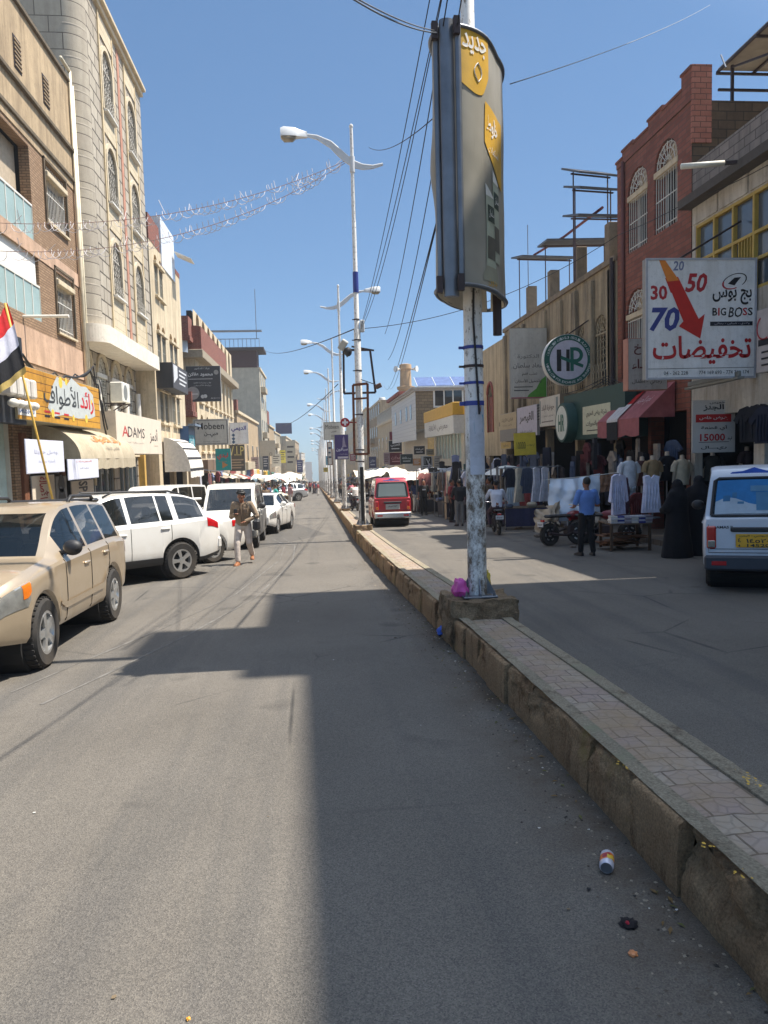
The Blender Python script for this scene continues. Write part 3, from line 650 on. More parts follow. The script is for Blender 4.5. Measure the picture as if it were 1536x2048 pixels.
# ================================================================ buildings
M_GLASS = glassmat('window_glass', L((52,64,70))); M_GLASSB = surf('blue_grey_glass', L((150,170,166)), .4, 0, .15, 1, spec=.3); M_GLASSD = glassmat('dark_glass', L((24,28,32)))
M_WHITE = surf('white_frame_paint', L((214,210,200)), .5, 0, .1); M_DARK = surf('interior_shade', (.016,.015,.014,1), .9); M_GRILLE = surf('grey_grille', L((150,150,144)), .6)  # M_DARK: near-black colour stands in for shade inside rooms and shops
M_SHUT = brickmat('corrugated_shutter', L((70,72,76)), L((66,68,72)), L((38,40,42)), 9, .09, .012, .5, .6, .15)
M_BEIGE = surf('beige_trim', L((206,190,160)), .85, 0, .12, 3, .15, 30, L((150,130,104)), .35, True)
class Fac:
    def __init__(s, name, label, side, X, y0, y1, top, depth, wall, openings=(), group=None, sides=None, thick=.22, roof=None, base=None, dy=0.):
        s.side, s.X, s.y0, s.y1, s.dy = side, X, y0, y1, dy
        s.zb = zr(y1) - .15 if base is None else base
        s.W = y1-y0; s.H = top - s.zb
        s.t = thing(name, label, 'building', (X, y0 if side == 'L' else y1, s.zb), RZ[side], group)
        s.mw = wall; ops = [(s.u(a), s.u(b), z0-s.zb, z1-s.zb, ar) for a, b, z0, z1, ar in openings]
        s.ops = [(min(a,b), max(a,b), c, d, e) for a, b, c, d, e in ops]
        m = MB(); s.wallface(m, s.ops, thick)
        W, H, D = s.W, s.H, depth
        m.cur = 1
        m.quad((0,0,0),(0,D,0),(0,D,H),(0,0,H)); m.quad((W,0,0),(W,D,0),(W,D,H),(W,0,H)); m.quad((0,D,0),(W,D,0),(W,D,H),(0,D,H))
        m.build('wall', [wall, sides or wall], s.t)
        m = MB(); m.quad((0,0,H-.3),(W,0,H-.3),(W,D,H-.3),(0,D,H-.3)); m.build('roof', roof or P((120,112,100),.9), s.t)
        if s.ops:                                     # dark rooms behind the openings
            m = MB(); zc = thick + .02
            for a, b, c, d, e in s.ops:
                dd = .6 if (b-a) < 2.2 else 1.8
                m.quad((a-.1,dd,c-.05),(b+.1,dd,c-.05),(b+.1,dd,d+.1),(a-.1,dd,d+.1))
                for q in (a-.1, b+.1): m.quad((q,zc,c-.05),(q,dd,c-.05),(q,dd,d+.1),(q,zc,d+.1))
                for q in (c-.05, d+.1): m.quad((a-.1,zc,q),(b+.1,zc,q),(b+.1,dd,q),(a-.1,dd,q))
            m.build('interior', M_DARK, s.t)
    def u(s, y): return y + s.dy - s.y0 if s.side == 'L' else s.y1 - y
    def z(s, z): return z - s.zb
    def wallface(s, m, ops, T):
        us = sorted({0, s.W, *[v for o in ops for v in o[:2]]}); zs = sorted({0, s.H, *[v for o in ops for v in o[2:4]]})
        us = [v for v in us if 0 <= v <= s.W]
        for a, b in zip(us, us[1:]):
            for c, d in zip(zs, zs[1:]):
                mu, mz = (a+b)/2, (c+d)/2
                if any(o[0] < mu < o[1] and o[2] < mz < o[3] for o in ops): continue
                m.quad((a,0,c),(b,0,c),(b,0,d),(a,0,d))
        for a, b, c, d, ar in ops:
            m.quad((a,0,c),(a,T,c),(a,T,d),(a,0,d)); m.quad((b,0,c),(b,T,c),(b,T,d),(b,0,d)); m.quad((a,0,c),(b,0,c),(b,T,c),(a,T,c))
            if not ar: m.quad((a,0,d),(b,0,d),(b,T,d),(a,T,d)); continue
            r = (b-a)/2; cu = (a+b)/2; rz = r*ar; n = 12
            arc = [(cu - r*math.cos(math.pi*i/n), d - rz + rz*math.sin(math.pi*i/n)) for i in range(n+1)]
            for i in range(n):
                p, q = arc[i], arc[i+1]
                m.quad((p[0],0,p[1]),(q[0],0,q[1]),(q[0],0,d+.0),(p[0],0,d+.0)); m.quad((p[0],0,p[1]),(q[0],0,q[1]),(q[0],T,q[1]),(p[0],T,p[1]))
    def part(s, nm, mat, fn, par=None, smooth=False): m = MB(); fn(m); return m.build(nm, mat, par or s.t, smooth)
    def band(s, nm, mat, z0, z1, out, ya=None, yb=None):
        a, b = sorted((s.u(ya if ya is not None else s.y0), s.u(yb if yb is not None else s.y1)))
        return s.part(nm, mat, lambda m: m.bbox(a, b, -out, .002, s.z(z0), s.z(z1), .015))
_WC = {}
def window(f, op, style='bars', T=.22, frame=None, glass=None, grille=None, split=None, sill=True):
    """frame with pane and grille as its sub-parts, in opening op of facade f"""
    a, b, c, d, ar = op; W, H = b-a, d-c; frame = frame or M_WHITE; glass = glass or M_GLASS; grille = grille or M_WHITE
    key = (round(W,2), round(H,2), ar, style, frame.name, glass.name, grille.name, split, sill, T)
    if key not in _WC:
        r = W/2; rz = r*ar if ar else 0; hs = H - rz; e = .045
        m = MB(); y0, y1 = T-.07, T-.01
        for q in ((0,e),(W-e,W)): m.box(q[0],q[1],y0,y1,0,hs)
        m.box(e,W-e,y0,y1,0,e); m.box(W/2-.022,W/2+.022,y0+.004,y1-.004,e,hs-.03); m.box(e,W-e,y0-.02,y1,hs-.05,hs+(.03 if ar else 0))
        if split: m.box(e,W-e,y0+.006,y1-.006,hs*split-.02,hs*split+.02)
        if ar:
            n = 12; arc = lambda k, q: (W/2-(r-q)*math.cos(math.pi*k/n), hs+(rz-q)*math.sin(math.pi*k/n))
            for k in range(n):
                p0, p1, p2, p3 = arc(k,0), arc(k+1,0), arc(k+1,e), arc(k,e); m.quad(*[(x, y0, z) for x, z in (p0,p1,p2,p3)])
        if sill: m.box(-.06,W+.06,-.09,T-.02,-.07,-.004)
        fm = m.mesh('window', frame)
        m = MB(); pts = [(0,0),(W,0),(W,hs)] + ([(W/2+r*math.cos(math.pi*k/12), hs+rz*math.sin(math.pi*k/12)) for k in range(1,12)] if ar else []) + [(0,hs)]
        m.poly([(x, T+.0, z) for x, z in pts]); pm = m.mesh('pane', glass)
        m = MB(); yg = .05
        if style in ('bars','barsarch'):
            k = max(4, int(W/.14)); 
            for i in range(k+1): x = .03+(W-.06)*i/k; m.tube([(x,yg,.02),(x,yg,hs-.06)],.011,5)
            for z in (hs*.08,hs*.5,hs*.88): m.box(.01,W-.01,yg-.012,yg+.012,z-.012,z+.012)
        if style in ('ornate','barsarch') and ar:
            for k in range(1,8): t = math.pi*k/8; m.tube([(W/2+.1*math.cos(t),yg,hs+.1*math.sin(t)),(W/2+(r-.02)*math.cos(t),yg,hs+(rz-.02)*math.sin(t))],.012,4)
            for q in (.33,.62,.9): m.tube([(W/2+r*q*math.cos(math.pi*k/14),yg,hs+rz*q*math.sin(math.pi*k/14)) for k in range(15)],.012,4)
            for k in range(8): t = math.pi*(k+.5)/8; m.tube([(W/2+r*.76*math.cos(t)+.07*math.cos(j),yg-.01,hs+rz*.76*math.sin(t)+.07*math.sin(j)) for j in np.linspace(0,6.28,7)],.009,4)
        if style == 'ornate':
            nx = max(3, int(W/.22)); nz = max(4, int(hs/.24))
            for i in range(nx):
                for j in range(nz):
                    x = W*(i+.5)/nx; z = hs*(j+.5)/nz; q = min(W/nx, hs/nz)*.48; bulge = -.16 if j < nz*.32 else 0
                    m.tube([(x+q*math.cos(t),yg+bulge,z+q*math.sin(t)) for t in np.linspace(0,6.28,8)],.008,4,cap=False)
            for i in range(nx+1): x = W*i/nx; m.tube([(x,yg,hs),(x,yg,hs*.32),(x,yg-.16,hs*.28),(x,yg-.16,0),(x,yg,0)],.010,4)
            m.box(0,W,yg-.02,yg+.02,hs-.03,hs+.02)
        gm = m.mesh('grille', grille) if m.v else None
        _WC[key] = (fm, pm, gm)
    fm, pm, gm = _WC[key]
    o = inst('window', fm, f.t, (a,0,c)); inst('pane', pm, o)
    if gm: inst('grille', gm, o)
    return o
def stucco(name, c, st, amt=.5, var=.14): return surf(name, L(c), .92, 0, var, 1.2, .25, 22, L(st), amt, True)
# ---- left, first: tan brick block with balconies
M_TAN = brickmat('tan_brick', L((164,134,104)), L((142,112,84)), L((110,90,70)), .24, .08, .014, .9, .35, .15, L((120,92,64)), .35)
M_PEACH = stucco('peach_plaster', (194,162,136), (124,98,78), .6); M_OCHRE = stucco('sandy_plaster', (178,156,124), (104,86,64), .75)
f = Fac('apartment_block', 'tan brick block with glass balconies and peach bands, nearest on the left', 'L', -8.05, 13.8, 27.95, 14.95, 9, M_TAN,
        [(19.6,22.85,8.42,11.15,0),(24.05,26.05,9.4,11.25,0),(19.9,23.1,6.1,8.0,0),(24.5,26.25,6.05,8.05,0),
         (14.6,18.2,8.42,11.15,0),(14.6,18.2,6.1,8.0,0),(13.4,17.2,-.6,3.0,0),(18.1,20.3,-.6,2.95,0),(21.4,23.7,-.6,2.6,0),(24.3,26.8,-.6,2.6,0)], thick=.3, dy=.8)
FL1 = f
f.part('upper_wall', M_OCHRE, lambda m: m.box(0,f.W,-.03,.004,f.z(11.3),f.z(14.9)))
for z0, z1 in ((7.98,8.42),(4.75,5.75)): f.part('plaster_band', M_PEACH, lambda m: m.box(0,f.W,-.025,.004,f.z(z0),f.z(z1)))
M_COPE = surf('dark_coping', L((96,84,66)), .9, 0, .3, 4)
for z0, o in ((14.9,.12),(12.55,.14),(11.55,.1)): f.band('ledge', M_COPE, z0, z0+.13, o)
for yc, zc in ((22.3,13.45),(24.6,13.5)):
    v = f.part('vent', M_DKST, lambda m: m.box(f.u(yc)-.28,f.u(yc)+.28,-.045,.01,f.z(zc)-.45,f.z(zc)+.45))
    f.part('louvre', P((150,130,100)), lambda m: [m.box(f.u(yc)-.25,f.u(yc)+.25,-.075,-.04,f.z(zc)-.4+i*.12,f.z(zc)-.36+i*.12) for i in range(7)], v)
for k in (1,3): window(f, f.ops[k], 'bars', .3, grille=M_WHITE, frame=M_BEIGE, glass=M_GLASSD)
for k in (1,3):
    a, b, c, d, _ = f.ops[k]; f.part('shutter_box', M_BEIGE, lambda m: m.bbox(a+.05,b-.05,-.12,.25,d-.5,d-.32,.02)); f.part('window_surround', M_COPE, lambda m: [m.box(a-.08,a-.002,-.06,.01,c-.05,d+.06), m.box(b+.002,b+.08,-.06,.01,c-.05,d+.06), m.box(a-.08,b+.08,-.06,.01,d+.002,d+.08)])
for k in (0,2,4,5):
    a, b, c, d, _ = f.ops[k]
    bl = f.part('balustrade', M_GLASSB, lambda m: m.box(a+.02,b-.02,.02,.04,c,c+1.02)); n = 5
    f.part('balustrade_frame', M_WHITE, lambda m: [m.box(a+(b-a)*i/n-.02,a+(b-a)*i/n+.02,0,.06,c,c+1.0) for i in range(n+1)] + [m.box(a,b,-.005,.065,c+1.0,c+1.06)], bl)
    if k in (2,5): f.part('roller_blind', surf('white_blind', L((222,220,212)), .8, 0, .06), lambda m: m.box(a+.05,b-.05,.08,.1,c+1.07,d))
    else: f.part('room_wall', P((176,160,138),.9), lambda m: (m.box(a,a+.8,.9,.55,c,d), m.box(b-1.6,b,.42,.55,c,d)))
f.part('column', P((150,144,128),.9), lambda m: [m.box(f.u(19.3),f.u(19.55),-.06,.01,f.z(5.8),f.z(11.5))])
f.part('shop_pier', P((118,74,48),.8), lambda m: [m.bbox(f.u(q)-.16,f.u(q)+.16,-.1,.02,f.z(-.7),f.z(2.7)) for q in (20.85,24.0)])
b_ = MB(); b_.tube([(f.u(27.0),-.1,f.z(15.3)),(f.u(27.0),-.12,f.z(2.2))],.065,8); b_.tube([(f.u(27.22),-.12,f.z(14.9)),(f.u(27.22),-.14,f.z(1.0))],.05,8); b_.tube([(f.u(26.1),-.1,f.z(15.3)),(f.u(27.0),-.1,f.z(15.3))],.06,8); b_.build('drain_pipe', surf('cream_pipe', L((212,200,172)), .5), f.t, smooth=True)
o = f.part('bracket', M_WHITE, lambda m: m.tube([(f.u(21.6),0,f.z(6.0)),(f.u(21.6),-1.25,f.z(6.0))],.045,8)); 
# shopfronts under the first block
a, b, c, d, _ = f.ops[6]; f.part('glass_door', M_GLASSB, lambda m: m.box(a+.05,b-.05,.25,.28,c,d))
a, b, c, d, _ = f.ops[7]; f.part('glass_door', surf('mint_shopfront', L((186,208,204)), .2), lambda m: m.box(a+.05,b-.05,.2,.24,c,d)); f.part('door_frame', M_WHITE, lambda m: [m.box(x,x+.07,.1,.2,c,d) for x in (a,(a+b)/2,b-.07)])
# ---- left, second: pale stone with arched windows and rounded corner
M_STONE = brickmat('pale_stone_courses', L((186,176,158)), L((166,156,140)), L((62,54,46)), .85, .5, .034, .9, .4, .14, L((132,120,102)), .4)
M_CREAM = brickmat('cream_stone_panel', L((210,196,168)), L((196,182,154)), L((130,116,94)), .5, .3, .008, .9, .2, .1, L((176,152,116)), .3)
M_CORNER = brickmat('grey_stone_courses', L((178,168,150)), L((166,156,140)), L((96,88,78)), .9, .55, .018, .9, .4, .14, L((120,110,96)), .45)
ZL2 = 18.9
ops = [(30.3,31.7,z0,z1,1.) for z0, z1 in ((15.15,17.55),(11.75,13.95),(8.25,10.4))] + [(34.1,35.6,z0,z1,1.) for z0, z1 in ((15.1,17.45),(11.8,13.95),(8.3,10.45))]
f = Fac('apartment_block', 'tall pale stone block with arched windows and a rounded corner, above the white ledge', 'L', -7.5, 28.6, 37.1, ZL2, 9, M_STONE, ops, sides=stucco('grey_render', (186,180,166), (150,142,126), .4), base=6.75, thick=.35)
FL2 = f
m = MB(); n = 10; r = .65; rr = []
for i in range(n+1):
    t = math.pi/2*i/n; rr.append((-r*math.sin(t), r - r*math.cos(t)))
ring = lambda z: [(x, y, z) for x, y in rr] + [(-r, 5.5, z)]
m.loft([ring(0), ring(f.H)], closed=False); m.build('rounded_corner', M_CORNER, f.t, smooth=40)
m = MB(); m.poly([(x, y, f.H) for x, y in rr] + [(-r,8,f.H),(0,8,f.H)]); m.build('roof', P((120,112,100),.9), f.t)
m = MB()
for z in [k*.55+.15 for k in range(11)]:
    z *= 2
    if z < f.H: m.loft([[(x*q, (y-r)*q+r, z+dz) for x, y in rr] for q, dz in ((1.002,0),(1.008,.01),(1.008,.05),(1.002,.06))], closed=False)
m.build('stone_course', P((168,158,142),.9), f.t, smooth=30)
wm = []
for yc in (31.0, 34.85):
    for za, zb_ in ((6.9,8.2),(10.75,11.7),(14.3,15.1),(17.85,18.6)):
        f.part('cream_panel', M_CREAM, lambda m: m.box(f.u(yc)-.95,f.u(yc)+.95,-.035,.004,f.z(za),f.z(zb_)))
    for q in (-1.02,.9): f.part('pilaster', P((200,180,144),.9), lambda m: m.bbox(f.u(yc)+q,f.u(yc)+q+.12,-.06,.004,f.z(6.9),f.z(18.6),.01))
f.part('pink_strip', surf('pink_stone', L((176,126,104)), .9, 0, .25, 3), lambda m: m.box(f.u(32.75),f.u(33.1),-.025,.004,f.z(6.9),f.z(18.6)))
for o in f.ops:
    window(f, o, 'ornate', .35, grille=P((178,172,160)), glass=M_GLASSD, sill=False)
    a, b, c, d, _ = o; cu = (a+b)/2; rz = (b-a)/2
    m = MB(); pr = lambda q: [(cu-(rz+q)*math.cos(math.pi*i/12), d-rz+(rz+q)*math.sin(math.pi*i/12)) for i in range(13)]
    A_, B2 = [(a,c)]+pr(0)+[(b,c)], [(a-.16,c)]+pr(.16)+[(b+.16,c)]
    for i in range(len(A_)-1): m.add([(A_[i][0],-.07,A_[i][1]),(A_[i+1][0],-.07,A_[i+1][1]),(B2[i+1][0],-.07,B2[i+1][1]),(B2[i][0],-.07,B2[i][1]),(B2[i][0],0,B2[i][1]),(B2[i+1][0],0,B2[i+1][1]),(A_[i][0],.01,A_[i][1]),(A_[i+1][0],.01,A_[i+1][1])], [(0,1,2,3),(3,2,5,4),(0,6,7,1)])
    m.build('window_surround', P((196,182,156),.9), f.t); f.part('balcony_floor', M_WHITE, lambda m: m.bbox(a-.05,b+.05,-.2,.0,c-.08,c,.01))
for z0, z1, o in ((ZL2,ZL2+.16,.28),(ZL2-.22,ZL2-.003,.15)): f.part('cornice', M_BEIGE, lambda m: m.bbox(-.4,f.W+.02,-o,.3,f.z(z0),f.z(z1),.02))
m = MB(); lw = [(x*1.0-.05, y-.3) for x, y in rr[::-1]]
pts = [(-.8,2.5)] + [(x-.06, y-.28) for x, y in rr[::-1]] + [(f.W+.1,-.28),(f.W+.1,1.0),(-.6,2.5)]
m.prism(pts, lambda x, y: (x,y,-.62), lambda x, y: (x,y,.02)); m.build('white_ledge', surf('white_ledge_paint', L((226,218,202)), .85, 0, .08, 2, 0, 30, L((176,160,136)), .3), f.t)
t0 = f.t
f = Fac('shop_building', 'lower storey with four arched windows and ribbed cladding under the white ledge', 'L', -8.35, 28.0, 37.1, 6.74, 8, M_STONE, [(28.4,29.85,3.2,6.05,1.),(30.6,32.0,3.2,6.05,1.),(32.75,34.15,3.2,6.05,1.),(34.95,36.4,3.2,6.05,1.),(28.8,32.4,-.9,2.0,0),(33.2,36.6,-.9,2.0,0)], thick=.3)
FLS = f
M_RIB = brickmat('ribbed_cladding', L((186,170,146)), L((176,160,136)), L((104,92,76)), .16, 9, .02, .8, .5, .12, off=0)
for o in f.ops[:4]:
    window(f, o, 'ornate', .3, glass=M_GLASSB, sill=False); a, b, c, d, _ = o
    f.part('ribbed_panel', M_RIB, lambda m: m.box(a-.15,b+.15,-.05,-.005,c-1.1,c+.7)); f.part('white_lintel', M_WHITE, lambda m: m.bbox(a,b,-.03,.1,d-.85,d-.68,.01))
    cu = (a+b)/2; rz = (b-a)/2; m = MB()
    for q0, q1 in ((0,.13),): 
        for i in range(12):
            p = [(cu-(rz+q)*math.cos(math.pi*k/12), d-rz+(rz+q)*math.sin(math.pi*k/12)) for q, k in ((q0,i),(q0,i+1),(q1,i+1),(q1,i))]; m.add([(x,-.08,z) for x, z in p]+[(x,.0,z) for x, z in p], [(0,1,2,3),(3,2,6,7),(0,4,5,1)])
    m.build('window_surround', P((196,182,156),.9), f.t)
f.part('column', M_WHITE, lambda m: [m.tube([(f.u(q),-.12,f.z(2.6)),(f.u(q),-.12,f.z(5.0))],.13,10) for q in (28.1,30.2,32.4,34.5,36.8)], smooth=40)
for o in f.ops[4:]:
    a, b, c, d, _ = o
    f.part('shop_door', M_GLASS, lambda m: m.box(a+.1,b-.1,.12,.15,c,d)); f.part('door_frame', surf('silver_frame', L((170,176,178)), .4, .5), lambda m: [m.box(a+(b-a)*i/4-.04,a+(b-a)*i/4+.04,.05,.12,c,d) for i in range(5)] + [m.box(a,b,.05,.119,d-.12,d)])
f.part('shop_pier', P((198,160,84),.7), lambda m: m.bbox(f.u(36.75),f.u(37.05),-.3,.02,f.z(-1),f.z(2.2)))
f.part('lintel', M_BEIGE, lambda m: m.bbox(0,f.W,-.1,.004,f.z(2.02),f.z(2.55)))
# air conditioner on a bracket beside the arches
t = thing('air_conditioner', 'white outdoor air conditioner unit on the wall between the arched windows', 'air conditioner', (-8.1, 30.4, 4.15), RZ['L'])
b = MB(); b.bbox(0,1.15,-.75,-.25,0,.8,.04); b.build('casing', P((214,212,200)), t)
b = MB(); b.lathe([(.02,0),(.3,0),(.32,.02),(.3,.03)], (.42,-.755,.4), 20, 'y'); b.build('fan_guard', P((120,122,118)), t)
b = MB(); 
for x in (.15,1.0): b.bar((x,-.8,-.03),(x,.0,-.03),.05); b.bar((x,-.75,-.05),(x,-.02,-.5),.04)
b.build('bracket', M_DKST, t)
# ---- left, third: cream block with paired arched windows
M_CRM = stucco('cream_plaster', (206,190,160), (138,116,88), .65); M_RBR = brickmat('red_brick', L((140,66,50)), L((120,52,40)), L((150,124,108)), .24, .08, .012, .9, .4, .25, L((90,50,40)), .3)
M_ORN = P((178,120,72),.85)
ops = []
for zz in ((10.0,12.0),(6.4,8.65),(3.75,5.8)):
    ys = ((38.5,39.3),(39.7,40.5)) if zz[0] > 9 else ((38.4,39.25),(39.65,40.5),(41.7,42.55),(42.95,43.8))
    ops += [(a, b, zz[0], zz[1], 1.) for a, b in ys]
f = Fac('apartment_block', 'cream block with paired arched windows and a stepped red brick parapet', 'L', -7.5, 37.4, 45.7, 12.4, 9, M_CRM, ops + [(38.2,41.2,-1.4,1.8,0),(41.8,45.2,-1.4,1.8,0)], thick=.25)
FL3 = f
for o in f.ops[:-2]:
    window(f, o, 'bars', .25, frame=M_BEIGE, grille=P((150,150,140))); a, b, c, d, _ = o; cu = (a+b)/2; r = (b-a)/2
    m = MB(); m.poly([(a+.03,.12,d-r)] + [(cu-(r-.03)*math.cos(math.pi*k/10),.12,d-r+(r-.03)*math.sin(math.pi*k/10)) for k in range(11)]); m.build('arch_infill', M_ORN, f.t)
    f.part('window_ledge', M_BEIGE, lambda m: [m.bbox(a-.12,b+.12,-.14,.02,d-r-.12,d-r+.03,.01), m.bbox(a-.12,b+.12,-.16,.02,c-.15,c-.03,.01)])
f.part('brick_parapet', M_RBR, lambda m: (m.box(0,2.6,-.02,.25,f.H-.002,f.H+1.2), m.box(5.6,f.W,-.02,.25,f.H-.002,f.H+.25)))
f.part('rooftop_cabin', surf('white_sheet_metal', L((222,226,230)), .45, .2, .06), lambda m: m.box(2.9,6.6,-.06,4,f.H-.6,f.H+1.9))
f.part('cabin_awning', M_WHITE, lambda m: m.bar((6.4,-.2,f.H+.9),(6.4,-1.1,f.H+.5),1.2,.05))
# ---- left, fourth: side street corner block with brick balconies
def zp(y, px, py): return ony(y, px, py).z
Y4 = 51.
f = Fac('apartment_block', 'cream corner block with dark red brick balconies behind the charcoal doctor sign', 'L', -7.6, Y4, 74, zp(Y4,408,700), 8, M_CRM,
        [(52.2+k*2.7,53.7+k*2.7,z0,z0+2.5,1.) for k in range(8) for z0 in (9.2,5.8,2.4)], sides=M_CRM, thick=.25)
F4 = f
for o in f.ops:
    window(f, o, 'none', .25, frame=M_BEIGE); a, b, c, d, _ = o; f.part('window_ledge', M_BEIGE, lambda m: m.bbox(a-.2,b+.2,-.18,.02,c-.2,c-.05,.01))
for i in range(5): u0 = .4+i*4.5; zg = f.z(zr(51+u0)); f.part('shop_front', M_DARK, lambda m: m.box(u0,u0+4,-.03,-.003,zg,zg+2.6)); f.part('shop_fascia', P([(120,100,84),(60,70,110),(176,160,140),(130,50,48),(206,196,176)][i]), lambda m: m.bbox(u0,u0+4,-.5,-.004,zg+2.62,zg+3.5,.02)); f.part('shop_awning', P([(150,136,116),(206,196,176),(110,100,90),(190,180,160),(140,60,54)][i],.9), lambda m: m.add([(u0,-.51,zg+2.6),(u0+4,-.51,zg+2.6),(u0+4,-1.6,zg+2.2),(u0,-1.6,zg+2.2)], [(0,1,2,3)]))  # flat near-black panels carry the painted shade of open shops
f.part('brick_parapet', M_RBR, lambda m: m.box(-.3,f.W*.6,-.5,-.25,f.H+.0,f.H+1.5)); f.part('brick_parapet', M_RBR, lambda m: m.box(-.3,-.05,-.245,5,f.H+.0,f.H+1.55))
f.part('roof_slab', P((150,138,118),.9), lambda m: m.bbox(-.5,f.W,-.6,6,f.H-.55,f.H-.003,.03))
f.part('stair_tower', M_RBR, lambda m: m.box(8,12,1,4,f.H,f.H+3.1))
for zz in (zp(Y4,390,675), zp(Y4,390,822)):
    f.part('balcony', M_RBR, lambda m: (m.box(-1.5,-1.35,.1,4.2,f.z(zz)-.1,f.z(zz)+1.15), m.box(-1.345,0,.1,.25,f.z(zz)-.1,f.z(zz)+1.15), m.box(-1.6,0,0.02,4.3,f.z(zz)-.4,f.z(zz)-.105)))
    f.part('pierced_screen', P((200,180,160)), lambda m: [m.tube([(-1.52,1.9+i*.22+.1*math.cos(k),f.z(zz)+.35+j*.22+.1*math.sin(k)) for k in np.linspace(0,6.28,9)],.022,4) for i in range(3) for j in range(3)])
m = MB(); m.grid(lambda u, v: (-1.42-.15*math.sin(u*9)*v, .2+4*u, f.z(zp(Y4,390,668))-.05-1.35*v+.5*math.sin(math.pi*u)*(v-.7)*.6+.03*math.sin(u*30)), 24, 8); m.build('hanging_sheet', surf('pale_blue_sheet', L((186,196,206)), .8), f.t, smooth=True)
# ---- generic farther blocks
_FW = {}
def farblock(label, side, X, y0, y1, top, wall, rows, cols, z0, sh=3.3, ww=1.2, wh=1.8, extra=None, name='apartment_block', depth=9, sides=None, arch=0):
    f = Fac(name, label, side, X, y0, y1, top, depth, wall, sides=sides, group='blocks farther down the street')
    k = (ww, wh, arch)
    if k not in _FW:
        m = MB(); m.box(-.06,ww+.06,-.05,-.004,-.1,wh+.06); fm = m.mesh('window', M_BEIGE); m = MB(); m.box(.04,ww-.04,-.065,-.052,.03,wh-.04)
        for i in (0,): m.box(ww/2-.02,ww/2+.02,-.075,-.066,.03,wh-.04)
        _FW[k] = (fm, m.mesh('pane', M_GLASSD))
    fm, pm = _FW[k]
    for j in range(rows):
        zz = f.z(z0 + j*sh)
        if zz + wh > f.H-.3: continue
        for i in range(cols):
            u = f.W*(i+.5)/cols - ww/2; o = inst('window', fm, f.t, (u,0,zz)); inst('pane', pm, o)
        if j % 2 == 0: f.part('balcony', P((170,156,132),.9), lambda m: m.box(f.W*.1,f.W*.45,-.7,-.003,zz-.9,zz-.1))
    f.part('cornice', M_BEIGE, lambda m: m.box(-.1,f.W+.1,-.18,.1,f.H-.25,f.H+.02))
    if name == 'apartment_block':                     # flat panels with the shade of open shops painted in, fascia boards above
        n = max(2, int(f.W/4.2)); z0_ = f.z(zr(y0 if side == 'R' else y0)); r_ = random.Random(int(y0))
        for i in range(n):
            u0, u1 = f.W*i/n+.25, f.W*(i+1)/n-.25; zg = (zr(y0)*(1-(i+.5)/n)+zr(y1)*(i+.5)/n if side == 'L' else zr(y1)*(1-(i+.5)/n)+zr(y0)*(i+.5)/n) - f.zb
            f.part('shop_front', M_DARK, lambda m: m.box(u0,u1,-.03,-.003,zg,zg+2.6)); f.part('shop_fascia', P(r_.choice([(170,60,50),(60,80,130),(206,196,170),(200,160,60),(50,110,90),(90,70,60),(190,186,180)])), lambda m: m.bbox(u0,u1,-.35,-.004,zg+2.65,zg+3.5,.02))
            if r_.random() < .6: f.part('shop_awning', P(r_.choice([(206,196,176),(150,140,120),(120,60,54),(90,110,120)]),.9), lambda m: m.add([(u0,-.36,zg+2.6),(u1,-.36,zg+2.6),(u1,-1.5,zg+2.15),(u0,-1.5,zg+2.15),(u0,-1.5,zg+1.95),(u1,-1.5,zg+1.95)], [(0,1,2,3),(3,2,5,4)]))
    if extra: extra(f)
    return f
def tank(f, u, v, c=(206,206,200), label=None):
    f.part('water_tank', P(c), lambda m: (m.lathe([(.55,f.H+.3),(.6,f.H+.4),(.6,f.H+1.5),(.5,f.H+1.7),(.2,f.H+1.75)], (u,v,0), 14), m.box(u-.5,u+.5,v-.5,v+.5,f.H-.32,f.H+.3)), smooth=40)
farblock('low ochre block with a broken top storey beside the tall grey wall', 'L', -7.5, 76, 104, zp(90,500,835), M_OCHRE, 3, 4, 1.5, extra=lambda f: f.part('brick_parapet', M_RBR, lambda m: (m.box(.2,1.6,-.02,.3,f.H,f.H+1.1), m.box(.0,.2,.3,5,f.H,f.H+.8))))
M_GREY = stucco('grey_render', (176,170,152), (146,138,122), .35)
def g5(f):
    f.part('top_storey', P((70,44,42),.9), lambda m: m.box(-.05,f.W*.3,.3,6.5,f.H,f.H+2.4)); f.part('roof_slab', P((60,54,54),.9), lambda m: m.box(-1.,f.W*.35,-.8,7.5,f.H+2.402,f.H+2.75))
    f.part('rail', P((130,140,150)), lambda m: [m.box(-.3+0*i,.0,-.2+i*.6,-.15+i*.6,f.H+2.75,f.H+4.) for i in range(12)] + [m.box(-.3,0,-.2,6.5,f.H+4,f.H+4.06), m.box(-1.,0,-.6,7,f.H+5.0,f.H+5.15)])
    f.part('aerial', M_STEEL, lambda m: m.tube([(0,.2,f.H+4.),(0,.2,f.H+11)],.05,5))
farblock('tall narrow grey rendered block with a dark overhanging top storey', 'L', -7.4, 110, 124, zp(110,500,735), M_GREY, 6, 3, -1, extra=g5, depth=7.5, sides=M_GREY)
farblock('brownish block with a red brick rooftop room beyond the tall grey one', 'L', -7.3, 126, 142, zp(128,540,850), M_OCHRE, 5, 4, -1, extra=lambda f: f.part('rooftop_room', M_RBR, lambda m: m.box(.5,6,.2,5,f.H,f.H+2.4)))
farblock('pale block with a satellite mast behind the red brick rooftop room', 'L', -7.5, 146, 172, zp(146,552,862), stucco('pale_plaster', (208,196,172), (166,150,124), .4), 5, 5, -2, extra=lambda f: tank(f,2,2))
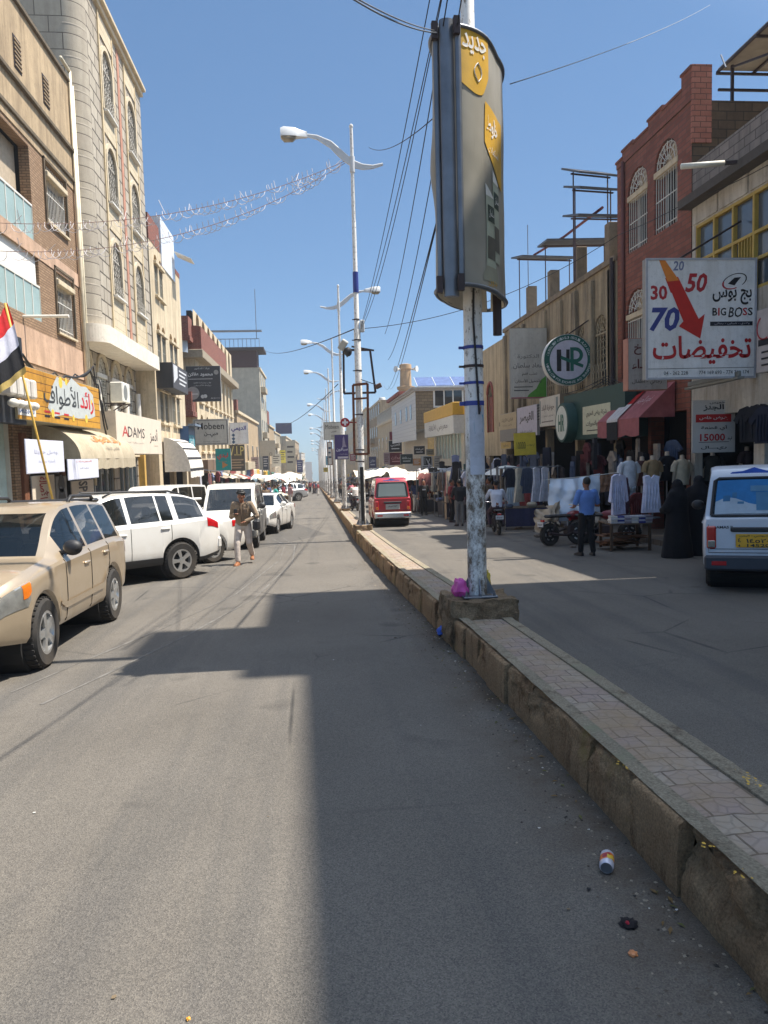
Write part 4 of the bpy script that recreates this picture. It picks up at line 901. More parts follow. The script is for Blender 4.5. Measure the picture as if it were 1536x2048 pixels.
farblock('cream block in the long left row with a dark billboard on its roof', 'L', -6.4, 176, 220, zp(176,572,872), M_CRM, 4, 6, -3, extra=lambda f: f.part('billboard', P((72,66,92)), lambda m: m.box(-.2,0,-1.5,2.2,f.H+.5,f.H+3)))
farblock('sandy block near the end of the left row', 'L', -5.6, 226, 290, zp(226,590,880), M_OCHRE, 4, 7, -4)
farblock('last hazy white block closing the left side of the street', 'L', -5.0, 300, 420, zp(300,603,905), stucco('white_plaster', (214,210,200), (180,172,160), .3), 3, 8, -6)
for i, (x, y, w_, h) in enumerate(((4,560,12,12),(-7,575,8,10),(-16,520,14,15),(-2,600,16,17),(14,640,20,13),(-40,680,30,20),(34,560,18,16))):
    farblock('tiny hazy block where the street meets the sky', 'R' if x > 0 else 'L', x, y, y+w_, zr(y)+h, stucco('hazy_plaster_%d' % i, (206,200,190), (180,172,160), .3), 3, 4, zr(y)+2, depth=w_)
# ================================================================ right side
M_RED = brickmat('red_facing_brick', L((156,94,76)), L((132,76,60)), L((108,82,70)), .42, .135, .012, .85, .5, .2, L((104,66,54)), .45)
M_BROWNBLK = brickmat('brown_blocks', L((112,92,70)), L((96,78,60)), L((66,56,46)), .45, .22, .014, .95, .4, .25, L((62,52,42)), .5)
f = Fac('brick_house', 'red brick house with tall arched windows and a stepped parapet', 'R', 9.8, 18.85, 23.55, 10.55, 8, M_RED,
        [(21.4,22.75,7.75,10.1,.9),(19.6,20.95,7.8,10.15,.9),(21.45,22.85,3.7,6.6,.9),(19.5,20.7,3.7,6.5,1.),(19.05,21.15,-.8,2.8,0),(21.35,23.4,-.8,2.8,0)], sides=M_BROWNBLK, thick=.4)
FR1 = f
m = MB()
for a, b, h in ((18.85,19.35,.78),(19.35,20.4,.42),(20.4,21.3,.5),(21.3,22.3,.3),(22.3,23.1,.36),(23.1,23.55,.16)): ua, ub = f.u(b), f.u(a); m.box(ua,ub,-.03,.3,f.H-.001,f.H+h); m.box(ua-.03,ub+.03,-.06,.33,f.H+h+.002,f.H+h+.07)
m.build('parapet', M_RED, f.t); f.part('light_quoin', brickmat('pink_brick', L((186,120,100)), L((170,104,84)), L((110,70,58)), .3, .135, .012), lambda m: m.box(f.W-.02,f.W+.05,-.02,.5,f.z(9.5),f.z(11.4)))
for i, o in enumerate(f.ops[:4]):
    window(f, o, 'barsarch', .4, sill=False, grille=M_WHITE); a, b, c, d, _ = o; r = (b-a)/2
    f.part('lintel', M_BEIGE, lambda m: m.bbox(a-.02,b+.02,-.02,.2,d-r-.14,d-r+.02,.01)); cu = (a+b)/2
    m = MB(); m.poly([(cu-(r-.02)*math.cos(math.pi*k/10),.3,d-r+(r-.02)*math.sin(math.pi*k/10)) for k in range(11)]); m.build('pierced_fanlight', P((190,170,140)), f.t)
f.part('drain_pipe', P((110,62,52)), lambda m: m.tube([(.55,-.05,f.z(4)),(.55,-.05,f.z(10.6))],.06,8), smooth=True)
# yellow window building with raw block parapet
M_OLDW = stucco('peeling_white_plaster', (196,188,174), (120,104,84), .75); M_YFR = surf('yellow_frames', L((182,152,70)), .6)
f = Fac('shop_building', 'low shop building with a band of yellow framed windows, cut off by the right edge', 'R', 9.8, 12.45, 18.8, 8.0, 8, M_OLDW, [(12.8,18.6,5.25,7.38,0),(13.0,15.6,-.7,2.6,0),(16.0,18.6,-.7,2.6,0)], thick=.2)
FR0 = f
a, b, c, d, _ = f.ops[0]; wn = f.part('window_band', M_YFR, lambda m: [m.box(a+(b-a)*i/7-.035,a+(b-a)*i/7+.035,.0,.1,c,d) for i in range(8)] + [m.box(a,b,.005,.095,z,z+.07) for z in (c,c+.62,c+1.2,d-.07)] + [m.box(a+(b-a)*(i+.25+.14*k)/7,a+(b-a)*(i+.25+.14*k)/7+.03,.02,.08,c+.66,c+1.2) for i in (0,2,4,6) for k in range(5)])
f.part('pane', glassmat('grey_panes', L((88,98,108)), .2), lambda m: m.box(a,b,.1,.12,c,d), wn)
f.part('roof_edge', P((82,76,70),.9), lambda m: m.box(-.1,f.W,-.35,.1,f.z(7.85),f.z(8.06)))
f.part('plaster_panel', M_OLDW, lambda m: [m.box(f.W*i/5+.05,f.W*(i+1)/5-.05,-.03,.004,f.z(7.42),f.z(7.84)) for i in range(5)])
f.part('block_parapet', brickmat('raw_grey_blocks', L((150,140,132)), L((136,128,122)), L((92,86,82)), .42, .21, .014, .95, .5, .2, L((84,80,78)), .6), lambda m: m.box(0,f.W,.0,.22,f.H+.065,f.H+.95))
# tall block, right of the viewer, that throws the long shade over the lane
M_TALL = stucco('tall_block_plaster', (200,184,156), (150,132,108), .4)
f = Fac('apartment_block', 'tall plastered block standing right of the viewer, outside the photo', 'R', 9.8, -1.5, 12.4, 18.55, 9, M_TALL, [(i*4,1.6+i*4,z,z+1.6,0) for i in range(3) for z in (4,7.4,10.8,14.2)])
for o in f.ops: window(f, o, 'none')
f.part('stair_tower', M_TALL, lambda m: (m.box(f.u(12.4),f.u(9.6),0,4,f.H,f.H+.95), m.box(f.u(9.6),f.u(8.2),.0,3.5,f.H,f.H+3.6), m.box(f.u(8.2),f.u(7.05),.0,3,f.H,f.H+1.15)))
# ochre block with pilasters, roof columns and solar panels
M_OCB = stucco('weathered_ochre_plaster', (168,152,124), (78,70,60), .9); M_CONC = surf('raw_concrete', L((142,126,104)), .95, 0, .2, 3, .3, 20, L((96,84,70)), .4, True)
wy = [onx(9.8, x, 700).y for x in (1201, 1166, 1136, 1108)]
ops = [(q-.62, q+.62, 3.95, 6.35, 1.) for q in wy] + [(23.9,27.3,-1.2,2.7,0),(27.55,30.95,-1.2,2.7,0),(31.2,34.4,-1.3,2.7,0),(34.65,37.6,-1.3,2.7,0)]
f = Fac('shop_building', 'weathered ochre building with pilasters, arched windows and bare roof columns', 'R', 9.8, 23.6, 37.8, 7.85, 9, M_OCB, ops, thick=.3)
FR2 = f
for o in f.ops[:4]: window(f, o, 'ornate', .3, sill=True, grille=P((176,160,130)), frame=P((130,112,86)))
f.part('pilaster', M_OCB, lambda m: [m.bbox(f.u(q)-.16,f.u(q)+.16,-.14,.004,f.z(3.4),f.z(7.6),.02) for q in (23.9,*[q+s for q in wy for s in (-1.0,1.0)],34.2,35.0,36.3,37.5)])
f.part('coping', M_CONC, lambda m: m.box(0,f.W,-.1,.2,f.H-.06,f.H+.12))
for px, top in ((1222,446),(1158,495),(1105,541),(1061,573)):
    p = onx(10.0, px, 640); tz = onx(10.0, px, top).z
    f.part('roof_column', M_CONC, lambda m: m.bbox(f.u(p.y)-.2,f.u(p.y)+.2,.06,.46,f.H-.1,f.z(tz),.02))
f.part('ledge', M_CONC, lambda m: m.box(0,f.W,-.35,-.005,f.z(3.1),f.z(3.3))); f.part('corner_pipe', M_DKST, lambda m: m.tube([(f.W-.15,-.1,f.z(2)),(f.W-.15,-.1,f.z(7.9))],.08,8))
M_PV = brickmat('solar_cells', L((34,38,56)), L((30,34,50)), L((120,124,130)), .16, .16, .004, .15, 0, .1, off=0)
def solar(label, loc, w, d, tilt, post, rz=0., n=1, front=0.):
    t = thing('rooftop_solar_array', label, 'solar panel', loc, rz, 'solar panels on the right-hand roofs')
    m = MB(); T = Matrix.Translation((0,0,post)) @ Matrix.Rotation(tilt, 4, 'X'); m.T = T; m.box(0,w,0,d,0,.04); m.build('panel', surf('dark_solar_cells', L((44,46,56)), .6, 0, .2), t)
    m = MB(); m.T = T; m.box(-.03,w+.03,-.03,.0,-.02,.05); m.box(-.03,w+.03,d,d+.03,-.02,.05)
    for x in (-.03,w/2-.015,w): m.box(x,x+.03,0,d,-.02,.05)
    m.build('panel_frame', surf('dark_aluminium', L((96,96,98)), .5, .4), t)
    m = MB()
    for x in (.1,w-.1):
        for dd in (d*.5,): q = T @ Vector((x,dd,-.03)); m.bar((x,q.y,0),q,.035)
    m.bar((.0,d*.5*math.cos(tilt),post-.1+d*.5*math.sin(tilt)),(w,d*.5*math.cos(tilt),post-.1+d*.5*math.sin(tilt)),.05); m.build('post', P((86,66,64)), t); return t
zt = lambda X, px, py: onx(X, px, py)
for i, (px, py, w_, d_, lab) in enumerate(((1208,430,3.2,1.4,'dark solar panel raised on a red strut behind the second roof column'),(1140,480,2.6,1.5,'wide solar panel over the middle roof columns'),(1085,512,2.6,1.3,'thin edge-on solar panel over the far roof column'),(1210,345,1.6,1.2,'small upper solar panel beside the red brick wall'),(1212,375,1.6,1.2,'small lower solar panel beside the red brick wall'))):
    p = onx(10.3, px, py); 
    solar(lab, (p.x-.9, p.y, FR2.zb+FR2.H-.1), w_, d_, R_((15,5,10,24,19)[i]), p.z-(FR2.zb+FR2.H)+.1, (.06,-.05,.1,.22,.16)[i])
m = MB(); a = onx(10.2,1068,510); b = onx(10.2,1205,415); m.tube([a,(a+b)/2+Vector((0,0,-.1)),b],.05,6); tag(m.build('strut', P((120,48,44))), 'long red steel strut slanting across the roof columns', 'strut')
sp = onx(9.9,1392,196)
t = thing('solar_array', 'large solar canopy on a steel frame over the roof at the top right', 'solar panel', (11.6, 15.0, 10.6), 0, None)
m = MB(); T = Matrix.Translation((0,0,1.35)) @ Matrix.Rotation(R_(9), 4, 'Y') ; m.T = Matrix.Translation((-.1,0,1.6)); m.box(0,3.2,0,5.7,0,.04); m.build('panel', surf('panel_underside', L((150,140,122)), .6), t)
m = MB(); m.T = Matrix.Translation((-.1,0,1.6))
for x in (0,1.05,2.1,3.15): m.box(x-.02,x+.04,-.05,5.75,-.06,-.002)
for y in (0,1.9,3.8,5.66): m.box(-.05,3.25,y-.02,y+.04,-.12,-.062)
m.build('panel_frame', M_DKST, t); m = MB()
for x in (.1,2.9):
    for y in (.3,5.3): m.bar((x,y,-2.6),(x,y,1.55),.07)
m.bar((-.3,5.3,.9),(3.,5.3,.9),.06); m.bar((.1,.3,0),(.1,5.3,1.5),.05); m.build('post', M_DKST, t)
# building with rust shutters beyond
f = Fac('shop_building', 'sunlit ochre building with a rust red shuttered arch, half hidden by the nearest post', 'R', 9.8, 37.9, 46.8, onx(9.8,985,690).z, 8, stucco('warm_ochre_plaster', (192,172,138), (120,102,80), .7), [(40.4,41.6,2.9,5.6,1.),(43.2,44.4,2.9,5.6,1.),(38.5,41.5,-1.6,1.6,0),(42.3,46,-1.6,1.6,0)], thick=.25)
M_RSH = brickmat('rust_louvres', L((150,74,54)), L((140,66,48)), L((70,36,30)), 9, .07, .014, .7, .5)
for o in f.ops[:2]:
    a, b, c, d, _ = o; f.part('shutter', M_RSH, lambda m: m.box(a+.02,b-.02,.05,.1,c,d-.75)); f.part('window_surround', P((150,74,54)), lambda m: [m.tube([(( a+b)/2-(.64)*math.cos(math.pi*k/10),-.02,d-.6+.62*math.sin(math.pi*k/10)) for k in range(11)],.08,6), m.box(a-.1,a,-.06,.02,c,d-.6), m.box(b,b+.1,-.06,.02,c,d-.6)])
# glass-fronted shop with yellow fascia
f = Fac('shop_building', 'two storey glass fronted shop with a yellow fascia', 'R', 9.5, 47, 59, onx(9.5,900,815).z, 7, P((196,188,170),.8), [(48,58.2,1.4,onx(9.5,900,868).z,0),(48,58,-1.9,.9,0)], thick=.2)
a, b, c, d, _ = f.ops[0]; wn = f.part('shop_window', M_WHITE, lambda m: [m.box(a+(b-a)*i/8-.05,a+(b-a)*i/8+.05,.02,.12,c,d) for i in range(9)]); f.part('pane', M_GLASSB, lambda m: m.box(a,b,.12,.14,c,d), wn)
f.part('curtain', P((220,212,190)), lambda m: m.grid(lambda u, v: (a+1+u*(b-a-2), .18+.05*math.sin(u*60), c+.1+(d-c-.3)*v), 60, 1))
zt_ = f.H; f.part('fascia', P((206,158,40)), lambda m: m.bbox(-.3,f.W+.2,-.75,-.01,zt_-.75,zt_+.05,.03)); f.part('fascia_board', P((206,204,196)), lambda m: m.box(-.25,f.W+.15,-.7,-.015,zt_-1.9,zt_-.76))
m = MB(); vs, fs = glyphs('معرض الأناقة', 2, zt_-1.6, 8, .6); m.add([(x,-.71,z) for x,y,z in vs], fs); m.build('lettering', P((90,80,80)), f.t)
# house with stone gable wall, white siding and rooftop solar
YH = 62.; c0 = ony(YH, 830, 775); XH = c0.x; zt3 = ony(YH, 830, 778).z; zl3 = ony(YH, 832, 858).z
t = thing('house', 'stone and white sided house jutting over the street under rooftop solar panels', 'house', (XH, YH, zr(YH)-.6), 0)
hb = zr(YH)-.6; hh = zt3-hb; lo = zl3-hb
M_HST = brickmat('rough_tan_stone', L((150,128,96)), L((128,108,80)), L((96,82,64)), .5, .25, .02, .95, .6, .25, L((96,80,58)), .4)
M_SIDING = brickmat('white_siding', L((206,208,206)), L((200,202,202)), L((150,152,152)), 9, .32, .01, .6, .3, .05)
m = MB(); m.box(.02,10,0,.3,lo,hh); m.build('stone_wall', M_HST, t)
m = MB(); m.box(-.0,.018,-.02,19,lo-.9,hh-.2); m.box(.018,10,.3,19,lo-.05,lo); m.build('siding', M_SIDING, t)
m = MB(); m.box(1.3,10,.4,19,-.2,lo-.051); m.build('lower_wall', P((206,198,184),.9), t)
m = MB(); m.box(-.3,10.2,-.25,19.2,hh+.002,hh+.14); m.box(-.2,10.1,-.15,19,hh-.18,hh); m.build('roof', P((170,164,156),.8), t)
m = MB(); m.box(-.5,1.5,8,19.5,hh+.2,hh+.5); m.build('red_eaves', P((140,70,54),.8), t)
p = ony(YH, 877, 792); m = MB(); wu = p.x-XH; m.box(wu-.45,wu+2.1,-.05,-.003,p.z-hb-.95,p.z-hb+.6); wo = m.build('window', M_WHITE, t)
m = MB(); m.box(wu-.3,wu+1.95,-.07,-.052,p.z-hb-.8,p.z-hb+.45); m.build('pane', M_GLASSD, wo); m = MB(); [m.box(wu+x-.05,wu+x+.05,-.085,-.071,p.z-hb-.8,p.z-hb+.45) for x in (.45,1.2)]; m.build('mullion', M_WHITE, wo)
for i, v in enumerate((2.5,5.5,10,14.5)):
    m = MB(); m.box(-.04,-.003,v,v+.9,hh-2.4,hh-1.1); wo = m.build('window', P((150,176,196)), t); m = MB(); m.box(-.055,-.042,v+.1,v+.8,hh-2.3,hh-1.2); m.build('pane', M_GLASSD, wo)
m = MB(); m.bbox(1.0,2.6,-.2,.4,-.2,lo-.06,.02); m.build('stone_pier', P((206,176,120),.9), t)
for i in range(6):
    m = MB(); m.T = Matrix.Translation((.2+i*1.55,-.1,hh+.2)) @ Matrix.Rotation(R_(24), 4, 'X'); m.box(0,1.45,0,2.2,0,.05); m.cur = 1; m.box(-.04,1.49,-.04,2.24,-.02,.0); m.cur = 1; m.box(-.04,.0,0,2.2,0,.06); m.build('solar_panel', [surf('blue_cells_%d' % i, L((96,112,150)), .2), P((200,204,206))], t)
# minaret
YM = 120.; c0 = ony(YM, 812, 790); zt4 = ony(YM, 812, 728).z
t = thing('minaret', 'short tan minaret with loudspeakers rising behind the sided house', 'minaret', (c0.x, YM, zr(YM)-1)); h = zt4-zr(YM)+1
m = MB(); m.lathe([(1.2,0),(1.1,h-4.2),(1.4,h-4.0),(1.45,h-3.6),(.95,h-3.5),(.85,h-1),(1.0,h-.8),(.95,h-.1),(.6,h)], n=16); m.build('tower', stucco('minaret_stone', (178,146,108), (140,112,80), .5), t, smooth=30)
for sx in (-1,1):
    m = MB(); m.tube([(sx*.9,-.5,h-.9),(sx*1.3,-.9,h-.9),(sx*1.7,-1.2,h-.9)],[.12,.2,.5],12); m.build('loudspeaker', P((210,210,206)), t, smooth=40)
def rex(f): f.part('rail', P((150,146,136)), lambda m: [m.box(i*1.2,i*1.2+.1,-.1,.0,f.H,f.H+1.5) for i in range(int(f.W/1.2))] + [m.box(0,f.W,-.12,.02,f.H+1.45,f.H+1.55)]); tank(f, 3, 3); tank(f, 7, 2, (80,90,120))
farblock('cream block with railed roof terrace and balconies beyond the sided house', 'R', 9.6, 90, 112, ony(100,770,845).z, M_CRM, 3, 4, -1, extra=rex)
farblock('dark weathered block behind the wall of black shop signs', 'R', 10.2, 114, 136, ony(114,752,800).z, M_OCHRE, 4, 5, -2, extra=lambda f: tank(f,4,2))
farblock('beige block partly hidden by the post with rusty frames', 'R', 10, 140, 170, ony(140,738,815).z, stucco('beige_plaster', (196,180,150), (150,132,104), .5), 4, 6, -3, extra=lambda f: tank(f,4,2))
farblock('pale block behind the purple advert panel', 'R', 9.6, 175, 220, ony(175,715,835).z, M_CRM, 4, 7, -4)
farblock('grey block seen between the far lamp posts', 'R', 9.4, 226, 300, ony(226,692,862).z, M_GREY, 4, 8, -5)
farblock('last hazy block on the right of the street', 'R', 9.2, 310, 430, ony(310,672,895).z, M_OCHRE, 3, 9, -7)
# ================================================================ vehicles
M_TYRE = surf('tyre_rubber', (.022,.021,.02,1), .85, 0, .3, 8, .2, 40, L((92,80,64)), .35); M_RIM = surf('alloy', L((188,188,186)), .3, .75, .12); M_RIMD = surf('dark_wheel_well', (.012,.012,.012,1), .8)
M_TRIM = surf('black_trim', (.02,.02,.021,1), .55); M_CARG = glassmat('car_glass', L((22,28,30)), .04, .74); M_RED = surf('red_lamp', L((176,22,26)), .2, coat=.6); M_AMB = surf('amber_lamp', L((206,110,30)), .2, coat=.6)
M_HEAD = surf('clear_lamp', L((168,168,162)), .08, .55, .3, 9, coat=1.); M_CHROME = surf('chrome', L((206,206,206)), .15, .95, .05); M_SEAM = surf('panel_gap', (.012,.011,.01,1), .9)
_WH = {}
def wheel_meshes(r, wd, spokes=5):
    k = (r, wd, spokes)
    if k not in _WH:
        m = MB(); ri = r*.62
        m.lathe([(ri,-wd/2+.01),(r-.035,-wd/2),(r-.01,-wd/2+.03),(r,-wd/4),(r,wd/4),(r-.01,wd/2-.03),(r-.035,wd/2),(ri,wd/2-.01)], n=36, axis='x', cap=False)
        for i in range(36):                           # tread blocks
            a = 2*math.pi*i/36; c, s = math.cos(a), math.sin(a); m.bar((-wd/2+.025,r*c,r*s),(wd/2-.025,(r)*c,(r)*s),.03,.012,up=(0,c,s))
        ty = m.mesh('tyre', M_TYRE, 35)
        m = MB()
        for sx in (1,-1):
            o = sx*(wd/2-.012)
            m.lathe([(ri+.008,o-sx*.05),(ri+.008,o),(ri-.03,o),(ri-.045,o-sx*.06)], n=32, axis='x', cap=False)
            for i in range(spokes):
                a = 2*math.pi*i/spokes
                for q in (-.11,.11):
                    c, s = math.cos(a), math.sin(a); c2, s2 = math.cos(a+q*.9), math.sin(a+q*.9)
                    m.bar((o-sx*.015,.05*c,.05*s),(o-sx*.012,(ri-.02)*c2,(ri-.02)*s2),.05,.03,up=(1,0,0))
            m.lathe([(.075,o-sx*.05),(.07,o-sx*.002),(.05,o+sx*.004)], n=16, axis='x')
        rm = m.mesh('rim', M_RIM, 35)
        m = MB(); m.lathe([(ri+.005,-wd/2+.08),(ri+.005,wd/2-.08)], n=24, axis='x'); _WH[k] = (ty, rm, m.mesh('brake_disc', M_RIMD))
    return _WH[k]
def tab(t):                                          # smooth monotone curve through the table
    xs = [p[0] for p in t]; ys = [p[1] for p in t]; dl = [(ys[i+1]-ys[i])/(xs[i+1]-xs[i]) for i in range(len(xs)-1)]
    sl = [dl[0]] + [0 if a*b <= 0 else 2*a*b/(a+b) for a, b in zip(dl, dl[1:])] + [dl[-1]]
    def fn(s):
        if s <= xs[0]: return ys[0]
        if s >= xs[-1]: return ys[-1]
        i = max(k for k in range(len(xs)-1) if xs[k] <= s); h = xs[i+1]-xs[i]; u = (s-xs[i])/h
        return ys[i]*(1+2*u)*(1-u)**2 + sl[i]*h*u*(1-u)**2 + ys[i+1]*u*u*(3-2*u) + sl[i+1]*h*u*u*(u-1)
    return fn
def car(name, label, cat, loc, rz, sp, pm, group=None, slope=True):
    """vehicle along local y (front = +y). sp: profile tables over s, metres from the front"""
    t = thing(name, label, cat, loc, rz, group, slope)
    Ln, hw, r, wb, fo, cl = sp['L'], sp['hw'], sp['r'], sp['wb'], sp['fo'], sp['cl']
    Sx, Tx, Wr = tab(sp['S']), tab(sp['T']), tab(sp['Wr']); ye = sp.get('taper', .1); tu = sp.get('tumble', .03)
    ax = (fo, fo+wb); mid = fo + wb/2; ra = r*1.17
    def zb(s):
        z = cl + sp.get('lift', .1)*max(0, 1-s/.45, 1-(Ln-s)/.5)
        for a in ax:
            d = abs(s-a)
            if d < ra: z = max(z, r + math.sqrt(ra*ra-d*d)*.98)
        return z
    def wk(s):
        d0, d1 = max(0, 1-s/.55), max(0, 1-(Ln-s)/sp.get('rt', .45)); return 1 - ye*d0**2.2 - sp.get('rtaper', ye)*d1**2.2
    def prof(s):
        b, S_, T_ = zb(s), Sx(s), Tx(s); S_ = max(S_, b+.06); T_ = max(T_, S_+.015); k = wk(s); h = S_-b; w_ = hw*k; wr = Wr(s)*k; dz = T_-S_
        kk = min(1, dz/.3); top = lambda q: w_*.965 + (wr - w_*.965)*q
        flare = .012 if any(abs(s-a) < ra*1.1 for a in ax) else 0
        return [(w_*.93+flare,b),(w_*.975+flare,b+.1*h),(w_+flare*.6,b+.38*h),(w_,b+.7*h),(w_*.992,S_-.03),(w_*.965,S_+.002),
                (top(.08),S_+dz*.08*kk+.002),(top(.9),S_+dz*(.9*kk+.5*(1-kk))),(top(1.0),S_+dz*(.965*kk+.7*(1-kk))),(top(1.0)*.88,S_+dz*(.99*kk+.85*(1-kk))),(top(1.0)*.5,T_-.004),(0,T_)]
    marks = {0, Ln, *[v for q in sp['win'] for v in q], *sp['ws'], *sp['rw']}
    for a in ax: marks |= {a + ra*math.cos(math.pi*k/12) for k in range(13)} | {a-ra-.001, a+ra+.001}
    marks |= {p[0] for q in ('S','T','Wr') for p in sp[q]} | {.04,.1,.2,.32,.45,Ln-.04,Ln-.1,Ln-.2,Ln-.32,Ln-.45, *[.08*k for k in range(int(Ln/.08))]}
    ss = sorted(v for v in marks if 0 <= v <= Ln); ss = [v for i, v in enumerate(ss) if i == 0 or v-ss[i-1] > .0008]  # close stations keep the arches crisp
    P_ = [prof(s) for s in ss]; nr = len(P_[0]); Y = lambda s: mid - s
    B = MB(); panes = {}
    full = [[(x, Y(s), z) for x, z in p] + [(-x, Y(s), z) for x, z in p[-2::-1]] for s, p in zip(ss, P_)]; n2 = len(full[0])
    def kind(i, j):
        s = (ss[i]+ss[i+1])/2; jj = j if j < nr-1 else n2-2-j; side = 1 if j < nr-1 else -1
        if jj == 6:
            for k, (a, b) in enumerate(sp['win']):
                if a < s < b: return ('window', k, side)
        if jj in (9,10) or (jj == 8 and False):
            if sp['ws'][0] < s < sp['ws'][1]: return ('windscreen', 0, 0)
            if sp['rw'][0] < s < sp['rw'][1]: return ('rear_window', 0, 0)
        if jj in (0,) and sp.get('clad'): return 'clad'
    for i in range(len(ss)-1):
        for j in range(n2-1):
            q = [full[i][j], full[i][j+1], full[i+1][j+1], full[i+1][j]]; k = kind(i, j)
            if isinstance(k, tuple): panes.setdefault(k, MB()).add(q, [(0,1,2,3)])
            else: B.cur = 1 if k == 'clad' else 0; B.add(q, [(0,1,2,3)])
    B.cur = 0
    for e in (0, -1): B.add(full[e], [tuple(range(n2))])
    B.cur = 1; f0 = [f[0] for f in full]; f1 = [f[-1] for f in full]   # floor pan
    for i in range(len(ss)-1): B.add([(f0[i][0]*.8,f0[i][1],max(.24,cl)),(f1[i][0]*.8,f1[i][1],max(.24,cl)),(f1[i+1][0]*.8,f1[i+1][1],max(.24,cl)),(f0[i+1][0]*.8,f0[i+1][1],max(.24,cl))], [(0,1,2,3)])
    body = B.build('body', [pm, M_TRIM], t, smooth=32, weld=True)
    for (nm, k, sd), m in panes.items():
        o = m.build(nm, M_CARG, t, smooth=30, weld=True)
        m2 = MB()                                     # rubber seal round each pane
        pts = {}
    def surf_at(s, jt, o=.006, sd=1):
        p = prof(s); j = min(int(jt), nr-2); f = jt-j; x = p[j][0]+(p[j+1][0]-p[j][0])*f; z = p[j][1]+(p[j+1][1]-p[j][1])*f
        return Vector((sd*(x+o), Y(s), z))
    t['_'] = 0; del t['_']
    def patch(nm, mat, s0, s1, j0, j1, sd=1, o=.008, n=6, par=None):
        m = MB(); m.grid(lambda u, v: surf_at(s0+(s1-s0)*u, j0+(j1-j0)*v, o, sd), n, max(2, int((j1-j0)*3))); return m.build(nm, mat, par or t, smooth=True)
    def seam(pts, rr=.005, sd=1): return MB().tube([surf_at(s, j, .001, sd) for s, j in pts], rr, 4)
    for sx in (-.38,.38):                             # seats seen through the glass
        for s_ in sp.get('seats', (sp['ws'][1]+.25, sp['ws'][1]+1.15)):
            m = MB(); m.bbox(sx-.22,sx+.22,Y(s_)-.07,Y(s_)+.07,cl+.3,Sx(s_)+.12,.05); m.bbox(sx-.12,sx+.12,Y(s_)-.05,Y(s_)+.05,Sx(s_)+.14,Sx(s_)+.32,.04); m.build('seat', P((52,50,48)), t, smooth=35)
    # wheels, wells
    ty, rm, bd = wheel_meshes(r, sp.get('tw', .22))
    for a in ax:
        for sd in (1,-1):
            o = inst('wheel', bd, t, (sd*(hw-.115), Y(a), r), (0,0,0)); inst('tyre', ty, o); inst('rim', rm, o)
    m = MB()
    for a in ax: m.lathe([(ra*.99,-hw*.86),(ra*.99,hw*.86)], (0,Y(a),r), 20, 'x')
    m.T = None; m.build('wheel_housing', M_RIMD, t)
    for sd in (1,-1):
        m = MB()
        for s0 in sp.get('doors', ()):
            pts = [(s0, j) for j in np.linspace(.4, 5.2, 12)]
            m.tube([surf_at(s, j, .0015, sd) for s, j in pts], .006, 4)
        if m.v: m.build('door_gap', M_SEAM, t)
        for s0 in sp.get('handles', ()):
            m = MB(); c = surf_at(s0, 3.45, .012, sd); m.bbox(c.x-.015,c.x+.015,c.y-.1,c.y+.1,c.z-.018,c.z+.018,.012); m.build('door_handle', sp.get('hm', pm), t)
        if sp.get('mirror'):
            c = surf_at(sp['mirror'], 6.3, .0, sd); m = MB(); m.ell((c.x+sd*.14, c.y, c.z+.03), (.11,.075,.09), 14, 9); m.bar((c.x-sd*.02,c.y,c.z-.03),(c.x+sd*.1,c.y,c.z-.0),.05,.05); m.build('wing_mirror', sp.get('mm', M_TRIM), t, smooth=True)
        for a in ax:                                  # arch lip
            m = MB(); m.tube([surf_at(a + ra*math.cos(q), 0, -.004, sd) for q in np.linspace(.02, math.pi-.02, 14)], .016, 6); m.build('arch_lip', sp.get('lip', pm), t, smooth=True)
    return t, patch, surf_at, Y, prof
P_GOLD = paint('champagne_gold_paint', L((184,166,140)), L((164,146,118)), .3, .4); P_WHITE = paint('white_car_paint', L((222,220,214)), L((168,146,116)), .3); P_CREAM = paint('cream_van_paint', L((222,219,208)), L((150,130,100)), .3)
P_REDV = paint('red_van_paint', L((166,22,34)), L((110,60,50)), .25); P_DAMAS = paint('white_van_paint', L((210,214,222)), L((150,138,120)), .35); P_SILV = paint('silver_paint', L((176,178,180)), L((140,126,104)), .25, .4)
SUV = dict(L=4.3, hw=.905, r=.365, wb=2.64, fo=.83, cl=.34, lift=.06, tw=.24, S=[(0,.74),(.06,.84),(.3,.93),(1.2,1.04),(1.7,1.06),(3.6,1.11),(4.3,1.08)],
    T=[(0,.78),(.06,.88),(.2,.965),(.6,1.05),(1.25,1.11),(1.4,1.2),(1.98,1.58),(2.2,1.655),(2.8,1.69),(3.6,1.67),(4.0,1.62),(4.2,1.2),(4.3,1.1)], Wr=[(0,.8),(1.25,.74),(1.98,.63),(3.6,.62),(4.2,.66)],
    win=[(1.62,2.4),(2.48,3.2),(3.28,3.92)], ws=(1.3,1.96), rw=(4.02,4.19), doors=(1.5,2.44,3.24), handles=(2.25,3.08), hm=P_GOLD, mirror=1.6, taper=.2, rt=.3, rtaper=.07)
loc = (-2.83-.905+.02, 9.27, zr(9.27)); suv, patch, sa, Y, pf = car('suv', 'dusty champagne gold four wheel drive parked nose towards us at the left edge', 'car', loc, math.pi, SUV, P_GOLD)
